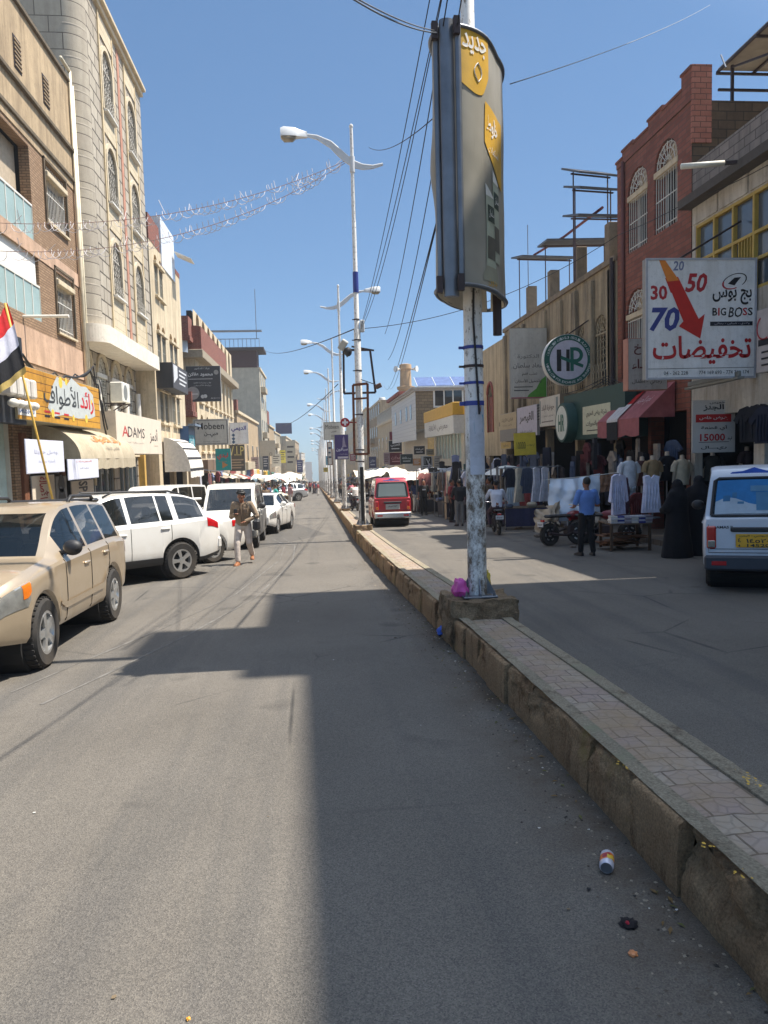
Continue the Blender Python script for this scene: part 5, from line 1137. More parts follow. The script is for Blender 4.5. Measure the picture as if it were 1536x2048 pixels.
for sd in (1,-1):
    patch('headlight', M_HEAD, .03, .42, 2.7, 4.7, sd, .006, 8); patch('indicator', M_AMB, .3, .44, 3.2, 4.6, sd, .01, 4); patch('side_moulding', P_GOLD, 1.25, 3.1, 1.55, 1.9, sd, .018, 10); patch('taillight', M_RED, 4.12, 4.28, 3.1, 5.1, sd)
    m = MB(); m.tube([(sd*.56,Y(s),z) for s, z in ((2.7,1.66),(2.85,1.745),(3.7,1.735),(3.85,1.66))], .024, 8); m.build('roof_rail', M_TRIM, suv, smooth=True)
    m = MB(); m.grid(lambda u, v: (sd*(.42+.34*u), Y(.0)+.012-.045*u*u*2, .66+.22*v-.03*u), 6, 3); m.build('headlight', M_HEAD, suv, smooth=True)
m = MB(); m.box(-.4,.4,Y(0)-.03,Y(0)+.02,.66,.86); m.build('grille', M_TRIM, suv); m = MB(); m.bbox(-.74,.74,Y(.16),Y(-.05),.36,.62,.07); m.build('bumper', P_GOLD, suv, smooth=35); m = MB(); m.box(-.26,.26,Y(-.1),Y(-.11),.44,.56); m.build('number_plate', P((214,206,180)), suv)
m = MB(); m.bbox(-.6,.6,Y(3.75),Y(4.0),1.64,1.70,.025); m.build('rear_spoiler', M_TRIM, suv)
m = MB(); m.tube([(.3+.17*math.cos(a),Y(1.75)+.07*math.sin(a)*.5,1.06+.17*math.sin(a)) for a in np.linspace(0,6.28,18)],.014,6); m.bbox(-.75,.75,Y(1.25),Y(1.6),.9,1.04,.04); m.build('dashboard', P((60,58,54)), suv)
SF = dict(L=4.68, hw=.945, r=.365, wb=2.70, fo=.93, cl=.32, lift=.1, tw=.24, S=[(0,.72),(.1,.84),(.5,.95),(1.3,1.05),(1.8,1.07),(3.7,1.13),(4.3,1.16),(4.68,1.05)],
    T=[(0,.76),(.1,.9),(.5,1.0),(1.3,1.12),(1.45,1.22),(2.1,1.6),(2.4,1.69),(3.0,1.72),(3.7,1.69),(4.2,1.58),(4.5,1.2),(4.6,1.12),(4.68,1.07)], Wr=[(0,.82),(1.3,.76),(2.1,.65),(3.7,.62),(4.3,.6),(4.68,.7)],
    win=[(1.75,2.5),(2.58,3.2),(3.24,3.5),(3.62,4.22)], ws=(1.35,2.08), rw=(4.22,4.49), doors=(1.6,2.54,3.42), handles=(2.35,3.28), hm=P_WHITE, mirror=1.72, mm=P_WHITE, taper=.18, rt=.6, rtaper=.16, clad=True, lip=M_TRIM)
a = R_(135); fw = Vector((-math.sin(a), math.cos(a), 0)); lf = Vector((-fw.y, fw.x, 0))   # nose towards the left shops
rl = Vector((-2.66, 14.95, 0)); c = rl + fw*1.35 - lf*(.945-.02); sfe, patch, sa, Y, pf = car('suv', 'white sport utility car parked at an angle behind the gold one', 'car', (c.x, c.y, zr(c.y)), a, SF, P_WHITE)
def sf_lights(t, patch):
    for sd in (1,-1): patch('taillight', M_RED, 4.28, 4.62, 3.4, 5.6, sd, .008, 8); patch('headlight', M_HEAD, .05, .5, 2.8, 4.8, sd); patch('sill', M_TRIM, 1.2, 3.2, .0, 1.3, sd, .02, 10)
    m = MB(); m.bbox(-.6,.6,Y(4.2),Y(4.42),1.53,1.58,.02); m.build('rear_spoiler', P_WHITE, t); m = MB(); m.bbox(-.85,.85,Y(4.55),Y(4.72),.5,.78,.06); m.build('bumper', P_WHITE, t, smooth=35)
    for sd in (1,-1): m = MB(); m.tube([(sd*.58,Y(s),z) for s, z in ((2.2,1.66),(2.4,1.745),(3.6,1.74),(3.9,1.66))], .018, 8); m.build('roof_rail', M_TRIM, t, smooth=True)
sf_lights(sfe, patch)
m = MB(); q = sa(4.05, 3.1, .002, 1); m.tube([(q.x+.004, q.y+.09*math.cos(k), q.z+.09*math.sin(k)) for k in np.linspace(0,6.28,16)], .005, 4); m.build('fuel_flap', M_SEAM, sfe)
SED = dict(L=4.5, hw=.87, r=.32, wb=2.6, fo=.88, cl=.26, lift=.1, tw=.2, S=[(0,.62),(.1,.74),(.5,.84),(1.3,.93),(3.4,.99),(4.4,.98),(4.5,.9)],
    T=[(0,.65),(.1,.78),(.5,.88),(1.2,.98),(1.35,1.04),(2.0,1.38),(2.4,1.45),(2.9,1.44),(3.2,1.37),(3.75,1.08),(3.9,1.05),(4.4,1.02),(4.5,.93)], Wr=[(0,.74),(1.3,.7),(2,.56),(3.2,.54),(3.8,.6),(4.5,.7)],
    win=[(1.7,2.4),(2.47,3.15)], ws=(1.28,1.98), rw=(3.22,3.72), doors=(1.55,2.43,3.3), handles=(2.28,3.15), hm=P_WHITE, mirror=1.62, mm=P_WHITE, taper=.2, rt=.5, rtaper=.14)
rl = Vector((-2.4, 17.75, 0)); c = rl + fw*1.3 - lf*.85; sed, patch, sa, Y, pf = car('saloon_car', 'white saloon car angled into the kerb behind the white sport utility', 'car', (c.x, c.y, zr(c.y)), a, SED, P_WHITE)
for sd in (1,-1): patch('taillight', M_RED, 4.02, 4.42, 3.3, 4.7, sd, .008, 8); patch('headlight', M_HEAD, .05, .5, 2.6, 4.6, sd)
VAN = dict(L=4.0, hw=.82, r=.3, wb=2.62, fo=.62, cl=.3, lift=.04, tw=.18, S=[(0,.7),(.05,.9),(.3,1.0),(1,1.04),(4.,1.05)], T=[(0,.74),(.05,.94),(.3,1.04),(.42,1.12),(1.0,1.68),(1.3,1.84),(2.5,1.87),(3.6,1.85),(3.8,1.7),(3.95,1.1),(4,1.06)],
    Wr=[(0,.7),(.4,.72),(1,.68),(3.8,.68),(4,.72)], win=[(.75,1.5),(1.58,2.5),(2.58,3.6)], ws=(.4,1.02), rw=(3.62,3.93), doors=(.62,1.54,2.54), handles=(1.4,), mirror=.72, taper=.12, rt=.3, rtaper=.06)
van, patch, sa, Y, pf = car('minivan', 'dusty cream and grey minivan facing us beyond the white saloon', 'van', (-1.62-.82, 22.9, zr(22.9)), math.pi, VAN, P_CREAM)
for sd in (1,-1): patch('headlight', M_HEAD, .02, .3, 2.6, 4.4, sd); patch('side_panel', surf('dusty_grey_panel', L((112,110,106)), .5), .75, 3.7, .2, 4.6, sd, .012, 24)
m = MB(); m.bbox(-.78,.78,Y(.12),Y(-.08),.32,.58,.05); m.build('bumper', P((90,90,88)), van)
dup(van, (-4.7, 23.6, zr(23.6)), math.pi-.25, 'white minivan roof showing over the white sport utility, further from the road', recolor={P_CREAM: P_WHITE}, slope=True)
dup(sed, (-2.0, 28.6, zr(28.6)), math.pi*.95, 'white car whose nose shows past the dusty minivan', slope=True)
dup(sfe, (-3.2, 71.5, zr(71.5)), R_(115), 'silver sport utility parked at an angle by the white stall canopies', recolor={P_WHITE: P_SILV}, slope=True)
dup(sed, (-3.92, 4.0, zr(4.0)), math.pi, 'dark grey car barely entering at the left edge, nearest of the parked cars', recolor={P_WHITE: paint('dark_grey_paint', L((62,74,80)))}, slope=True)
# microvans
MV = dict(L=3.3, hw=.72, r=.275, wb=1.84, fo=.72, cl=.3, lift=.05, tw=.16, S=[(0,.66),(.04,.85),(.25,.98),(.8,1.06),(3.25,1.1),(3.3,1.08)], T=[(0,.7),(.04,.9),(.25,1.06),(.35,1.14),(.85,1.66),(1.15,1.82),(1.8,1.9),(2.7,1.9),(2.95,1.85),(3.06,1.74),(3.24,1.14),(3.3,1.1)],
    Wr=[(0,.62),(.35,.64),(1,.6),(3.0,.585),(3.06,.6),(3.24,.69),(3.3,.7)], win=[(.55,1.2),(1.28,2.1),(2.18,2.95)], ws=(.33,.86), rw=(3.08,3.22), doors=(.5,1.24,2.14), handles=(1.1,1.4), mirror=.62, taper=.12, rt=.16, rtaper=.05)
def microvan(label, loc, pm, white, rz=0.):
    t, patch, sa, Y, pf = car('microvan', label, 'van', loc, rz, MV, pm)
    yb = Y(3.3)
    m = MB(); m.bbox(-.7,.7,yb-.09,yb+.1,.34,.56,.03); bp = m.build('rear_bumper', P((58,62,70)) if white else M_CHROME, t, smooth=35)
    for sd in (1,-1):
        x = sd*.60; m = MB(); m.bbox(x-.065,x+.065,yb-.028,yb+.02,.66,1.0,.02); tl = m.build('taillight', M_RED, t)
        m = MB(); m.bbox(x-.05,x+.05,yb-.036,yb-.026,.68,.78,.004); m.build('indicator', M_AMB if not white else M_HEAD, tl)
        m = MB(); m.box(sd*.5-.1,sd*.5+.1,yb-.098,yb-.088,.42,.48); m.build('reflector', M_RED, bp)
    zc = .78; m = MB(); m.bbox(-.27,.27,yb-.03,yb-.002,zc-.1,zc+.1,.01); pl = m.build('number_plate', P((226,170,44)) if white else P((170,170,164)), t)
    m = MB()
    for body, x, z, ww, hh in ((('٤',-.24,zc-.02,.04,.06),('١٤٥٢٠',-.13,zc-.03,.3,.06),('4',-.24,zc-.09,.03,.04),('14520',-.12,zc-.09,.3,.045),('خصوصي - اليمن',-.22,zc+.05,.42,.04)) if white else (('٨٥٢١٣',-.18,zc-.02,.36,.08),)):
        vs, fs = glyphs(body, x, z, ww, hh, .02); m.add([(p[0], yb-.032, p[2]) for p in vs], fs)
    m.build('lettering', M_TRIM, pl)
    m = MB(); m.bbox(-.34,.34,yb-.04,yb+.0,zc+.13,zc+.2,.015); m.build('tailgate_handle', M_TRIM, t)
    # tailgate glass edge, gap lines
    def rear(u, v, o=.012):                           # u -1..1 across, v 0..1 from belt to roof along the raked glass
        s = 3.235 - .165*v; p = pf(s); return Vector((u*p[8][0]*.95, Y(s)-o, p[11][1]*(1-.0)+.0-abs(u)**3*.015))
    e = [(-1,.06),(-1,.9),(-.9,.97),(.9,.97),(1,.9),(1,.06),(.9,.02),(-.9,.02),(-1,.06)]
    m = MB(); m.tube([rear(u*.93, v) for u, v in e], .022, 6, cap=False); m.build('window_seal', M_TRIM, t, smooth=True)
    m = MB(); m.tube([(x, yb-.003, z) for x, z in ((-.64,1.02),(-.64,.6),(.64,.6),(.64,1.02))], .005, 4); m.tube([(-.62,yb-.003,.655),(.62,yb-.003,.655)], .004, 4); m.build('tailgate_gap', M_SEAM, t)
    return t, rear, Y, yb, pf
_q = ony(10.7, 1407, 1100); DML = (_q.x+.72*math.cos(.5)+1.66*math.sin(.5), 10.7-.72*math.sin(.5)+1.66*math.cos(.5), zr(11.8))
dam, rear, Y, yb, pf = microvan('white microvan with a blue printed rear window, cut off by the right edge', DML, P_DAMAS, True, -.5)
def rgrid(nm, mat, u0, u1, v0, v1, o, t, rr=rear, jag=None):
    m = MB(); m.grid(lambda u, v: rr(u0+(u1-u0)*u, v0+(v1-v0)*(v if not jag else v*jag(u)), o), 12, 4); return m.build(nm, mat, t, smooth=True)
rgrid('window_print', surf('blue_print', L((44,120,178)), .35, 0, .2, 3), -.86, .86, .1, .9, .016, dam)
rgrid('window_print', surf('pale_print', L((178,190,200)), .35, 0, .12, 6), -.86, .86, .1, .5, .020, dam, jag=lambda u: .8+.2*math.sin(u*9))
for k, (u, v, w_, h_) in enumerate(((-.7,.42,.16,.12),(-.5,.5,.1,.1),(-.38,.36,.14,.05),(.02,.2,.3,.4),(.42,.22,.2,.3),(-.1,.62,.5,.12))): rgrid('printed_building', P((54+k*8,110+k*6,150+k*4)), u, u+w_, v, v+h_, .023, dam)
m = MB(); m.add([(-.33+.66*i/20, rear(-.6+1.2*i/20,1.0).y-.006, 0) for i in range(0)], []); 
def roofbadge(t, rr, col):
    m = MB(); pts = [(-.36,0),(-.3,.06),(-.16,.07),(0,.13),(.16,.07),(.3,.06),(.36,0),(.3,-.05),(-.3,-.05)]
    s0 = 3.0; p = pf(s0); m.poly([(a, Y(s0)-.025-.06*(.13-b)*2, p[11][1]-.075+b*.9) for a, b in pts]); o = m.build('roof_sticker', col, t)
    vs, fs = glyphs('عبدالله للنقل', -.26, -.03, .52, .06, .02); m = MB(); m.add([(q[0], Y(s0)-.032-.06*(.13-q[2])*2, p[11][1]-.075+q[2]*.9) for q in vs], fs); m.build('lettering', P((226,232,240)), o)
roofbadge(dam, rear, P((40,84,180)))
vs, fs = glyphs('DAMAS II', -.58, .98, .27, .04, .03); m = MB(); m.add([(q[0], yb-.006, q[2]-.02) for q in vs], fs); m.build('lettering', P((50,52,58)), dam)
redv, rear2, Y, yb, pf = microvan('red microvan driving away beside the second lamp post', (2.2+.72, 30.0, zr(30.0)), P_REDV, False)
roofbadge(redv, rear2, P((60,110,190)))
rgrid('reflection_film', glassmat('silvery_film', L((120,130,126)), .12), -.84, .84, .12, .88, .014, redv, rear2)
m = MB(); m.bbox(-.71,.71,yb-.06,yb+.0,.5,.58,.02); m.build('bumper_strip', P((214,206,190)), redv)
# motorcycles
def motorbike(label, loc, rz, plate='٣٤١٢', cat='motorcycle', group=None):
    t = thing('motorcycle', label, cat, loc, rz, group, True); r = .29
    ty, rm, bd = wheel_meshes(r, .09, 6)
    for y in (-.62,.64): o = inst('wheel', bd, t, (0,y,r)); inst('tyre', ty, o); inst('rim', rm, o)
    m = MB(); m.tube([(0,-.62,r),(0,-.1,.42),(0,.1,.62),(0,.5,.85)], .03, 8); m.bbox(-.13,.13,-.12,.2,.26,.52,.04); m.tube([(.1,.1,.36),(.14,-.2,.26),(.15,-.75,.33)],[.025,.03,.045],8)
    for sx in (-.09,.09): m.tube([(sx,.64,r),(sx*.9,.5,.75),(sx*.8,.44,.98)], .022, 7); m.tube([(sx*1.2,-.62,r),(sx*1.3,-.5,.62)], .02, 7)
    m.build('frame', M_DKST, t, smooth=35)
    m = MB(); m.ell((0,.18,.75),(.14,.26,.13),14,9); m.build('fuel_tank', P((120,30,32),.3), t, smooth=True)
    m = MB(); m.bbox(-.13,.13,-.72,.0,.72,.8,.035); m.build('seat', M_TRIM, t, smooth=35)
    m = MB(); m.tube([(-.36,.28,1.02),(-.2,.42,1.0),(.2,.42,1.0),(.36,.28,1.02)], .016, 7); m.build('handlebar', M_CHROME, t, smooth=True)
    m = MB(); m.ell((0,.58,.88),(.09,.09,.1),12,8); m.build('headlight', M_HEAD, t, smooth=True)
    m = MB(); m.loft([[(x, -.62+ (r+.05)*math.cos(q), r+(r+.05)*math.sin(q)) for x in (-.07,.07)] for q in np.linspace(.6,2.6,9)], closed=False); m.build('mudguard', M_TRIM, t)
    m = MB(); m.bbox(-.06,.06,-.86,-.8,.62,.68,.01); m.build('taillight', M_RED, t)
    m = MB(); m.box(-.12,.12,-.905,-.895,.5,.62); p = m.build('number_plate', P((206,204,204)), t)
    vs, fs = glyphs(plate, -.09, .53, .18, .06, .02); m = MB(); m.add([(q[0], -.909, q[2]) for q in vs], fs); m.build('lettering', M_TRIM, p); return t
bike = motorbike('motorcycle with pale plate ridden away just right of the nearest post', (5.72, 23.4, zr(23.4)), -.12)
dup(bike, (6.55, 18.9, zr(18.9)), -1.25, 'motorcycle parked under the edge of the pale hanging sheet', slope=True)
dup(bike, (7.35, 18.6, zr(18.6)), -1.9, 'motorcycle standing behind the table of boxed shirts', slope=True)
dup(bike, (3.0, 61, zr(61)), .1, 'distant motorcycle carrying a rider in pink', slope=True)
dup(bike, (2.35, 45, zr(45)), .2, 'distant motorcycle with a rider in white behind the purple advert post', slope=True)
# ================================================================ people, stalls, goods
M_SKIN = surf('skin', L((134,88,64)), .6, 0, .1); M_HAIR = surf('black_hair', (.008,.007,.006,1), .6)
def blob(name, mat, build, voxel, smooth=4, fac=.5, parent=None):
    """overlapping volumes fused into one continuous skin"""
    m = MB(); build(m); me = m.mesh(name+'_raw', mat); o = bpy.data.objects.new('raw', me); COL.objects.link(o)
    r = o.modifiers.new('r', 'REMESH'); r.mode = 'VOXEL'; r.voxel_size = voxel
    s = o.modifiers.new('s', 'SMOOTH'); s.iterations = smooth; s.factor = fac
    dg = bpy.context.evaluated_depsgraph_get(); n = bpy.data.meshes.new_from_object(o.evaluated_get(dg)); n.name = name
    bpy.data.objects.remove(o); bpy.data.meshes.remove(me)
    n.polygons.foreach_set('use_smooth', [True]*len(n.polygons)); n.materials.clear(); n.materials.append(mat)
    ob = bpy.data.objects.new(name, n); COL.objects.link(ob)
    if parent: ob.parent = parent
    return ob
def limb(m, pts, rs, n=10):
    P2 = []; R2 = []
    for i in range(len(pts)-1):
        a, b = Vector(pts[i]), Vector(pts[i+1])
        for k in range(4): P2.append(a.lerp(b, k/4)); R2.append(rs[i]+(rs[i+1]-rs[i])*k/4)
    P2.append(Vector(pts[-1])); R2.append(rs[-1]); m.tube(P2, R2, n)
    for p, r in zip(pts, rs): m.ell(p, (r,r,r), 10, 6)
J0 = dict(pelvis=(0,0,.96), chest=(0,0,1.28), neck=(0,.0,1.49), head=(0,.025,1.61), sh=(.185,0,1.42), el=(.25,-.03,1.14), wr=(.27,.05,.90), hip=(.09,0,.93), kn=(.10,.03,.51), an=(.10,-.02,.09))
def human(label, loc, rz, pose=None, shirt=(120,120,120), trouser=(40,40,46), shoe=(50,40,34), sleeve='short', hair='short', skin=None, voxel=.014, group=None, name='person', cat='person', robe=None, slope=False, shoes='shoe', seated=False):
    J = {}
    for k, v in J0.items():
        if k in ('pelvis','chest','neck','head'): J[k] = Vector(v)
        else: J[k+'r'] = Vector(v); J[k+'l'] = Vector((-v[0],v[1],v[2]))
    for k, v in (pose or {}).items():
        if k == 'nod': continue
        J[k] = Vector(v)
    nod = (pose or {}).get('nod', 0)
    t = thing(name, label, cat, loc, rz, group); sk = skin or M_SKIN
    hd = J['head']; HM = Matrix.Translation(hd) @ Matrix.Rotation(-nod, 4, 'X')
    def body(m):
        limb(m, [J['pelvis'],J['chest'],J['neck']], [.12,.125,.055]); limb(m, [J['neck'],hd], [.052,.05])
        m.T = HM; m.ell((0,-.012,.025),(.076,.094,.105),16,12); m.ell((0,.03,-.045),(.056,.062,.07),14,10); m.ell((0,.098,-.02),(.014,.02,.026),8,6); m.ell((0,.088,-.068),(.026,.014,.011),8,6)
        for sx in (-1,1): m.ell((sx*.078,-.005,-.005),(.012,.022,.034),8,6); m.ell((sx*.03,.08,.028),(.024,.012,.008),8,6)
        m.T = None
        for q in 'rl':
            limb(m, [J['sh'+q],J['el'+q],J['wr'+q]], [.052,.04,.027])
            d = (J['wr'+q]-J['el'+q]).normalized(); h = J['wr'+q]; lat = d.cross(Vector((0,0,1))); lat = lat.normalized() if lat.length > .1 else Vector((0,1,0))
            pn = d.cross(lat)
            m.bar(h-d*.01, h+d*.085, .075, .032, up=pn)
            for k, ln in enumerate((.062,.075,.07,.052)):
                a = h + d*.08 + lat*(-.03+.02*k); b = a + d*ln*.55; c = b + (d*.6 + pn*(.8 if q == 'r' else -.8))*ln*.45
                m.tube([a-d*.02,a,b,c],[.0095,.0095,.009,.007],6)
            a = h + d*.02 - lat*.035; m.tube([a, a-lat*.03+d*.035, a-lat*.03+d*.06],[.012,.011,.009],6)
            limb(m, [J['hip'+q],J['kn'+q],J['an'+q]], [.085,.058,.04])
    blob('body', sk, body, voxel, 3, .4, t)
    def cloth(m):
        c, p, nk = J['chest'], J['pelvis'], J['neck']; b = p + Vector((0,0,-.04))
        rings = [(b,.185,.125),(p+(c-p)*.3,.175,.12),(p+(c-p)*.7,.19,.13),(c+Vector((0,0,.04)),.205,.135),(c.lerp(nk,.62),.185,.105),(c.lerp(nk,.9),.085,.075)]
        m.loft([[(o.x+a*math.cos(k),o.y+e*math.sin(k),o.z) for k in np.linspace(0,2*math.pi,18)[:-1]] for o,a,e in rings])
        for q in 'rl':
            s, e, w_ = J['sh'+q], J['el'+q], J['wr'+q]; ins = s*.82 + c.lerp(nk,.5)*.18
            limb(m, [ins, s, s.lerp(e,.75) if sleeve == 'short' else e] + ([w_] if sleeve == 'long' else []), [.075,.072,.066 if sleeve == 'short' else .058] + ([.044] if sleeve == 'long' else []))
    blob('shirt', P(shirt, .85), cloth, voxel, 3, .5, t)
    def legs(m):
        m.ell(J['pelvis']+Vector((0,0,-.03)),(.17,.125,.12),14,9)
        for q in 'rl': limb(m, [J['hip'+q],J['kn'+q],J['an'+q]+Vector((0,0,.03))], [.105,.078,.062])
    blob('trousers', P(trouser, .9), legs, voxel, 4, .5, t)
    for q in 'rl':
        a = J['an'+q]; f = Vector(((pose or {}).get('toe'+q, (a.x*.25,.17,-.055)))); m = MB()
        d = Vector((f.x,f.y,0)); m.loft([[(a.x+d.x*k + s*ww, a.y+d.y*k - s*0, a.z-.085+hh*zz + f.z*k*0) for s, zz in ((-1,0),(-1,.6),(-.5,1),(.5,1),(1,.6),(1,0))] for k, ww, hh in ((-.4,.03,.08),(-.2,.038,.1),(.3,.042,.09),(.8,.048,.06),(1.15,.04,.045),(1.25,.02,.03))])
        m.build(shoes, P(shoe, .6), t, smooth=50)
    if hair:
        def hr(m):
            m.T = HM; m.ell((0,-.034,.055),(.085,.092,.098),14,10)
            if hair == 'curly':
                for k in range(40): u = random.uniform(0,6.28); v = random.uniform(.2,1.5); m.ell((.085*math.sin(v)*math.cos(u),-.025+.1*math.sin(v)*math.sin(u)*(.8 if math.sin(u) > 0 else 1),.05+.1*math.cos(v)),(.028,.028,.026),6,5)
            m.T = None
        blob('hair', M_HAIR, hr, .01, 1, .4, t)
    if voxel < .013:
        m = MB(); m.T = HM
        for sx in (-1,1): m.ell((sx*.03,.083,.012),(.012,.008,.007),8,6)
        m.build('eyes', P((30,24,20)), t, smooth=True)
    return t
z_ = lambda y: zr(y)
wm_ = human('young man in a tan shirt walking towards us, looking down at his phone', (-1.66, 17.27, z_(17.27)), math.pi-.1,
    dict(pelvis=(0,0,.92), chest=(0,.03,1.23), neck=(0,.07,1.43), head=(0,.12,1.545), nod=.38, shr=(.185,.03,1.37), shl=(-.185,.03,1.37), elr=(.27,-.02,1.09), wrr=(.12,.26,1.16), ell=(-.33,.06,1.1), wrl=(-.1,.2,1.0),
    hipr=(.09,0,.9), hipl=(-.09,0,.9), knr=(.12,.2,.5), anr=(.1,.26,.09), knl=(-.12,.02,.5), anl=(-.12,-.3,.16)), (138,118,96), (194,182,172), (150,96,60), 'long', 'curly', voxel=.011, shoes='sandal')
m = MB(); m.tube([(0,.165,.93),(0,.19,1.1),(0,.2,1.25),(0,.16,1.38)], .012, 5); m.build('placket', P((104,86,68),.9), wm_, smooth=True)
for sx in (-1,1): m = MB(); m.bbox(sx*.1-.05,sx*.1+.05,.165,.19,1.16,1.28,.012); m.build('pocket', P((124,104,84),.9), wm_); m = MB(); m.bar((sx*.02,.15,1.36),(sx*.1,.1,1.43),.05,.03); m.build('collar', P((128,108,88),.9), wm_)
m = MB(); m.bbox(-.4,-.24,-.02,.2,.78,1.02,.04); m.tube([(-.34,.12,1.0),(-.2,.16,1.3),(-.1,.1,1.46),(-.06,-.06,1.44),(-.25,-.1,1.1),(-.33,-.02,1.0)], .02, 6, sq=.5); 
sb = tag(m.build('shoulder_bag', M_TRIM), 'black shoulder bag worn by the young man in the tan shirt', 'bag'); sb.location = wm_.location; sb.rotation_euler = wm_.rotation_euler
m = MB(); m.bbox(.06,.135,.32,.335,1.15,1.29,.008); ph = tag(m.build('phone', M_TRIM), 'dark phone held up by the walking young man', 'phone'); ph.location = wm_.location; ph.rotation_euler = wm_.rotation_euler
human('man in a sky blue polo shirt and black trousers seen from behind', (5.98, 16.1, z_(16.1)), .12, dict(elr=(.29,.02,1.12), wrr=(.2,.26,1.12), ell=(-.3,.0,1.12), wrl=(-.22,.22,1.08), anr=(.14,-.02,.09), anl=(-.12,.06,.09), knl=(-.11,.06,.5)), (92,128,190), (16,16,20), (26,26,30), 'short', 'short', voxel=.011)
seat = dict(pelvis=(0,-.2,.9), chest=(0,-.12,1.22), neck=(0,-.05,1.43), head=(0,-.02,1.56), shr=(.19,-.06,1.36), shl=(-.19,-.06,1.36), elr=(.33,.06,1.1), ell=(-.33,.06,1.1), wrr=(.33,.3,1.06), wrl=(-.33,.3,1.06), hipr=(.1,-.18,.86), hipl=(-.1,-.18,.86), knr=(.22,.2,.66), knl=(-.22,.2,.66), anr=(.2,.0,.3), anl=(-.2,.0,.3))
human('motorcyclist in a white sweater seen from behind by the nearest post', (5.72, 23.4, z_(23.4)), -.12, seat, (196,200,212), (70,50,60), (40,34,30), 'long')
r1 = human('rider in pink on the distant motorcycle', (3.0, 61, z_(61)), .1, seat, (196,110,120), (90,84,90), (40,34,30), 'long', voxel=.022)
dup(r1, (2.35, 45, z_(45)), .2, 'rider in white on the motorcycle behind the purple advert post', recolor={P((196,110,120),.85): P((214,206,196),.85)})
human('man in black shirt and grey trousers, his back to us, left of the nearest post', (5.35, 27.6, z_(27.6)), .1, dict(elr=(.26,.08,1.14), wrr=(.2,.3,1.08), ell=(-.26,.08,1.14), wrl=(-.2,.3,1.08)), (26,26,30), (120,116,112), (40,34,30), 'long')
b0 = human('man in a black shirt with white print facing us by the clothes stalls', (5.3, 36.5, z_(36.5)), math.pi, {}, (16,16,18), (18,18,20), (30,26,24), 'short', voxel=.016)
m = MB(); m.box(-.1,.08,.136,.142,1.24,1.3); m.build('shirt_print', P((210,210,210)), b0)
b1 = human('man in a grey vest and dark trousers just right of the red microvan', (4.35, 37.5, z_(37.5)), .4, {}, (126,122,118), (48,50,62), (30,26,24), 'short', voxel=.016)
walk = dict(knr=(.1,.16,.52), anr=(.1,.22,.1), knl=(-.1,.0,.5), anl=(-.1,-.26,.16))
w0 = human('man in white trousers standing beside the covered cart on the left', (-1.75, 53, z_(53)), 2.2, {}, (190,150,150), (214,206,196), (60,44,40), 'short', voxel=.018)
w1 = human('man in a maroon shirt bending over the covered cart on the left', (-2.3, 55, z_(55)), 1.2, walk, (120,40,50), (70,60,60), (50,40,40), 'short', voxel=.018)
w2 = human('person in a teal dress sitting low beside the covered cart', (-2.7, 50.5, z_(50.5)), 1.5, dict(seat, **{}), (40,140,130), (50,130,124), (60,50,50), 'long', voxel=.018)
# far crowd, walking and standing
protos = [b0, b1, w0, w1]; cols = [(40,40,48),(150,60,60),(196,190,180),(60,70,110),(110,90,70),(170,150,120),(90,30,40),(30,60,70)]
pcs = [P(c, .85) for c in cols]; rc = random.Random(11)
def crowd(n, xs, ys, lab, grp):
    for i in range(n):
        p = rc.choice(protos); x = rc.uniform(*xs); y = rc.uniform(*ys); sh = [k for k in kids(p) if k.name.startswith('shirt')][0].data.materials[0]
        dup(p, (x, y, z_(y)), rc.uniform(0,6.28), lab, grp, recolor={sh: rc.choice(pcs)}, sc=rc.uniform(.93,1.03))
crowd(22, (-1.8,.4), (95,190), 'distant pedestrian on the far left carriageway', 'distant pedestrians on the left carriageway')
crowd(16, (-6.5,-3.2), (62,120), 'distant shopper among the white canopies on the left', 'distant shoppers under the left canopies')
crowd(30, (2.6,7.8), (70,150), 'distant pedestrian in the far right lane', 'distant pedestrians in the right lane')
crowd(16, (6.2,9.2), (24,46), 'shopper half hidden among the shaded right-hand stalls', 'shoppers among the shaded stalls')
crowd(12, (3.4,8.5), (46,72), 'shopper beyond the red microvan near the cream canopies', 'shoppers beyond the red microvan')
crowd(8, (-5,-2.6), (44,62), 'shopper between the parked cars and the left racks', 'shoppers by the left racks')
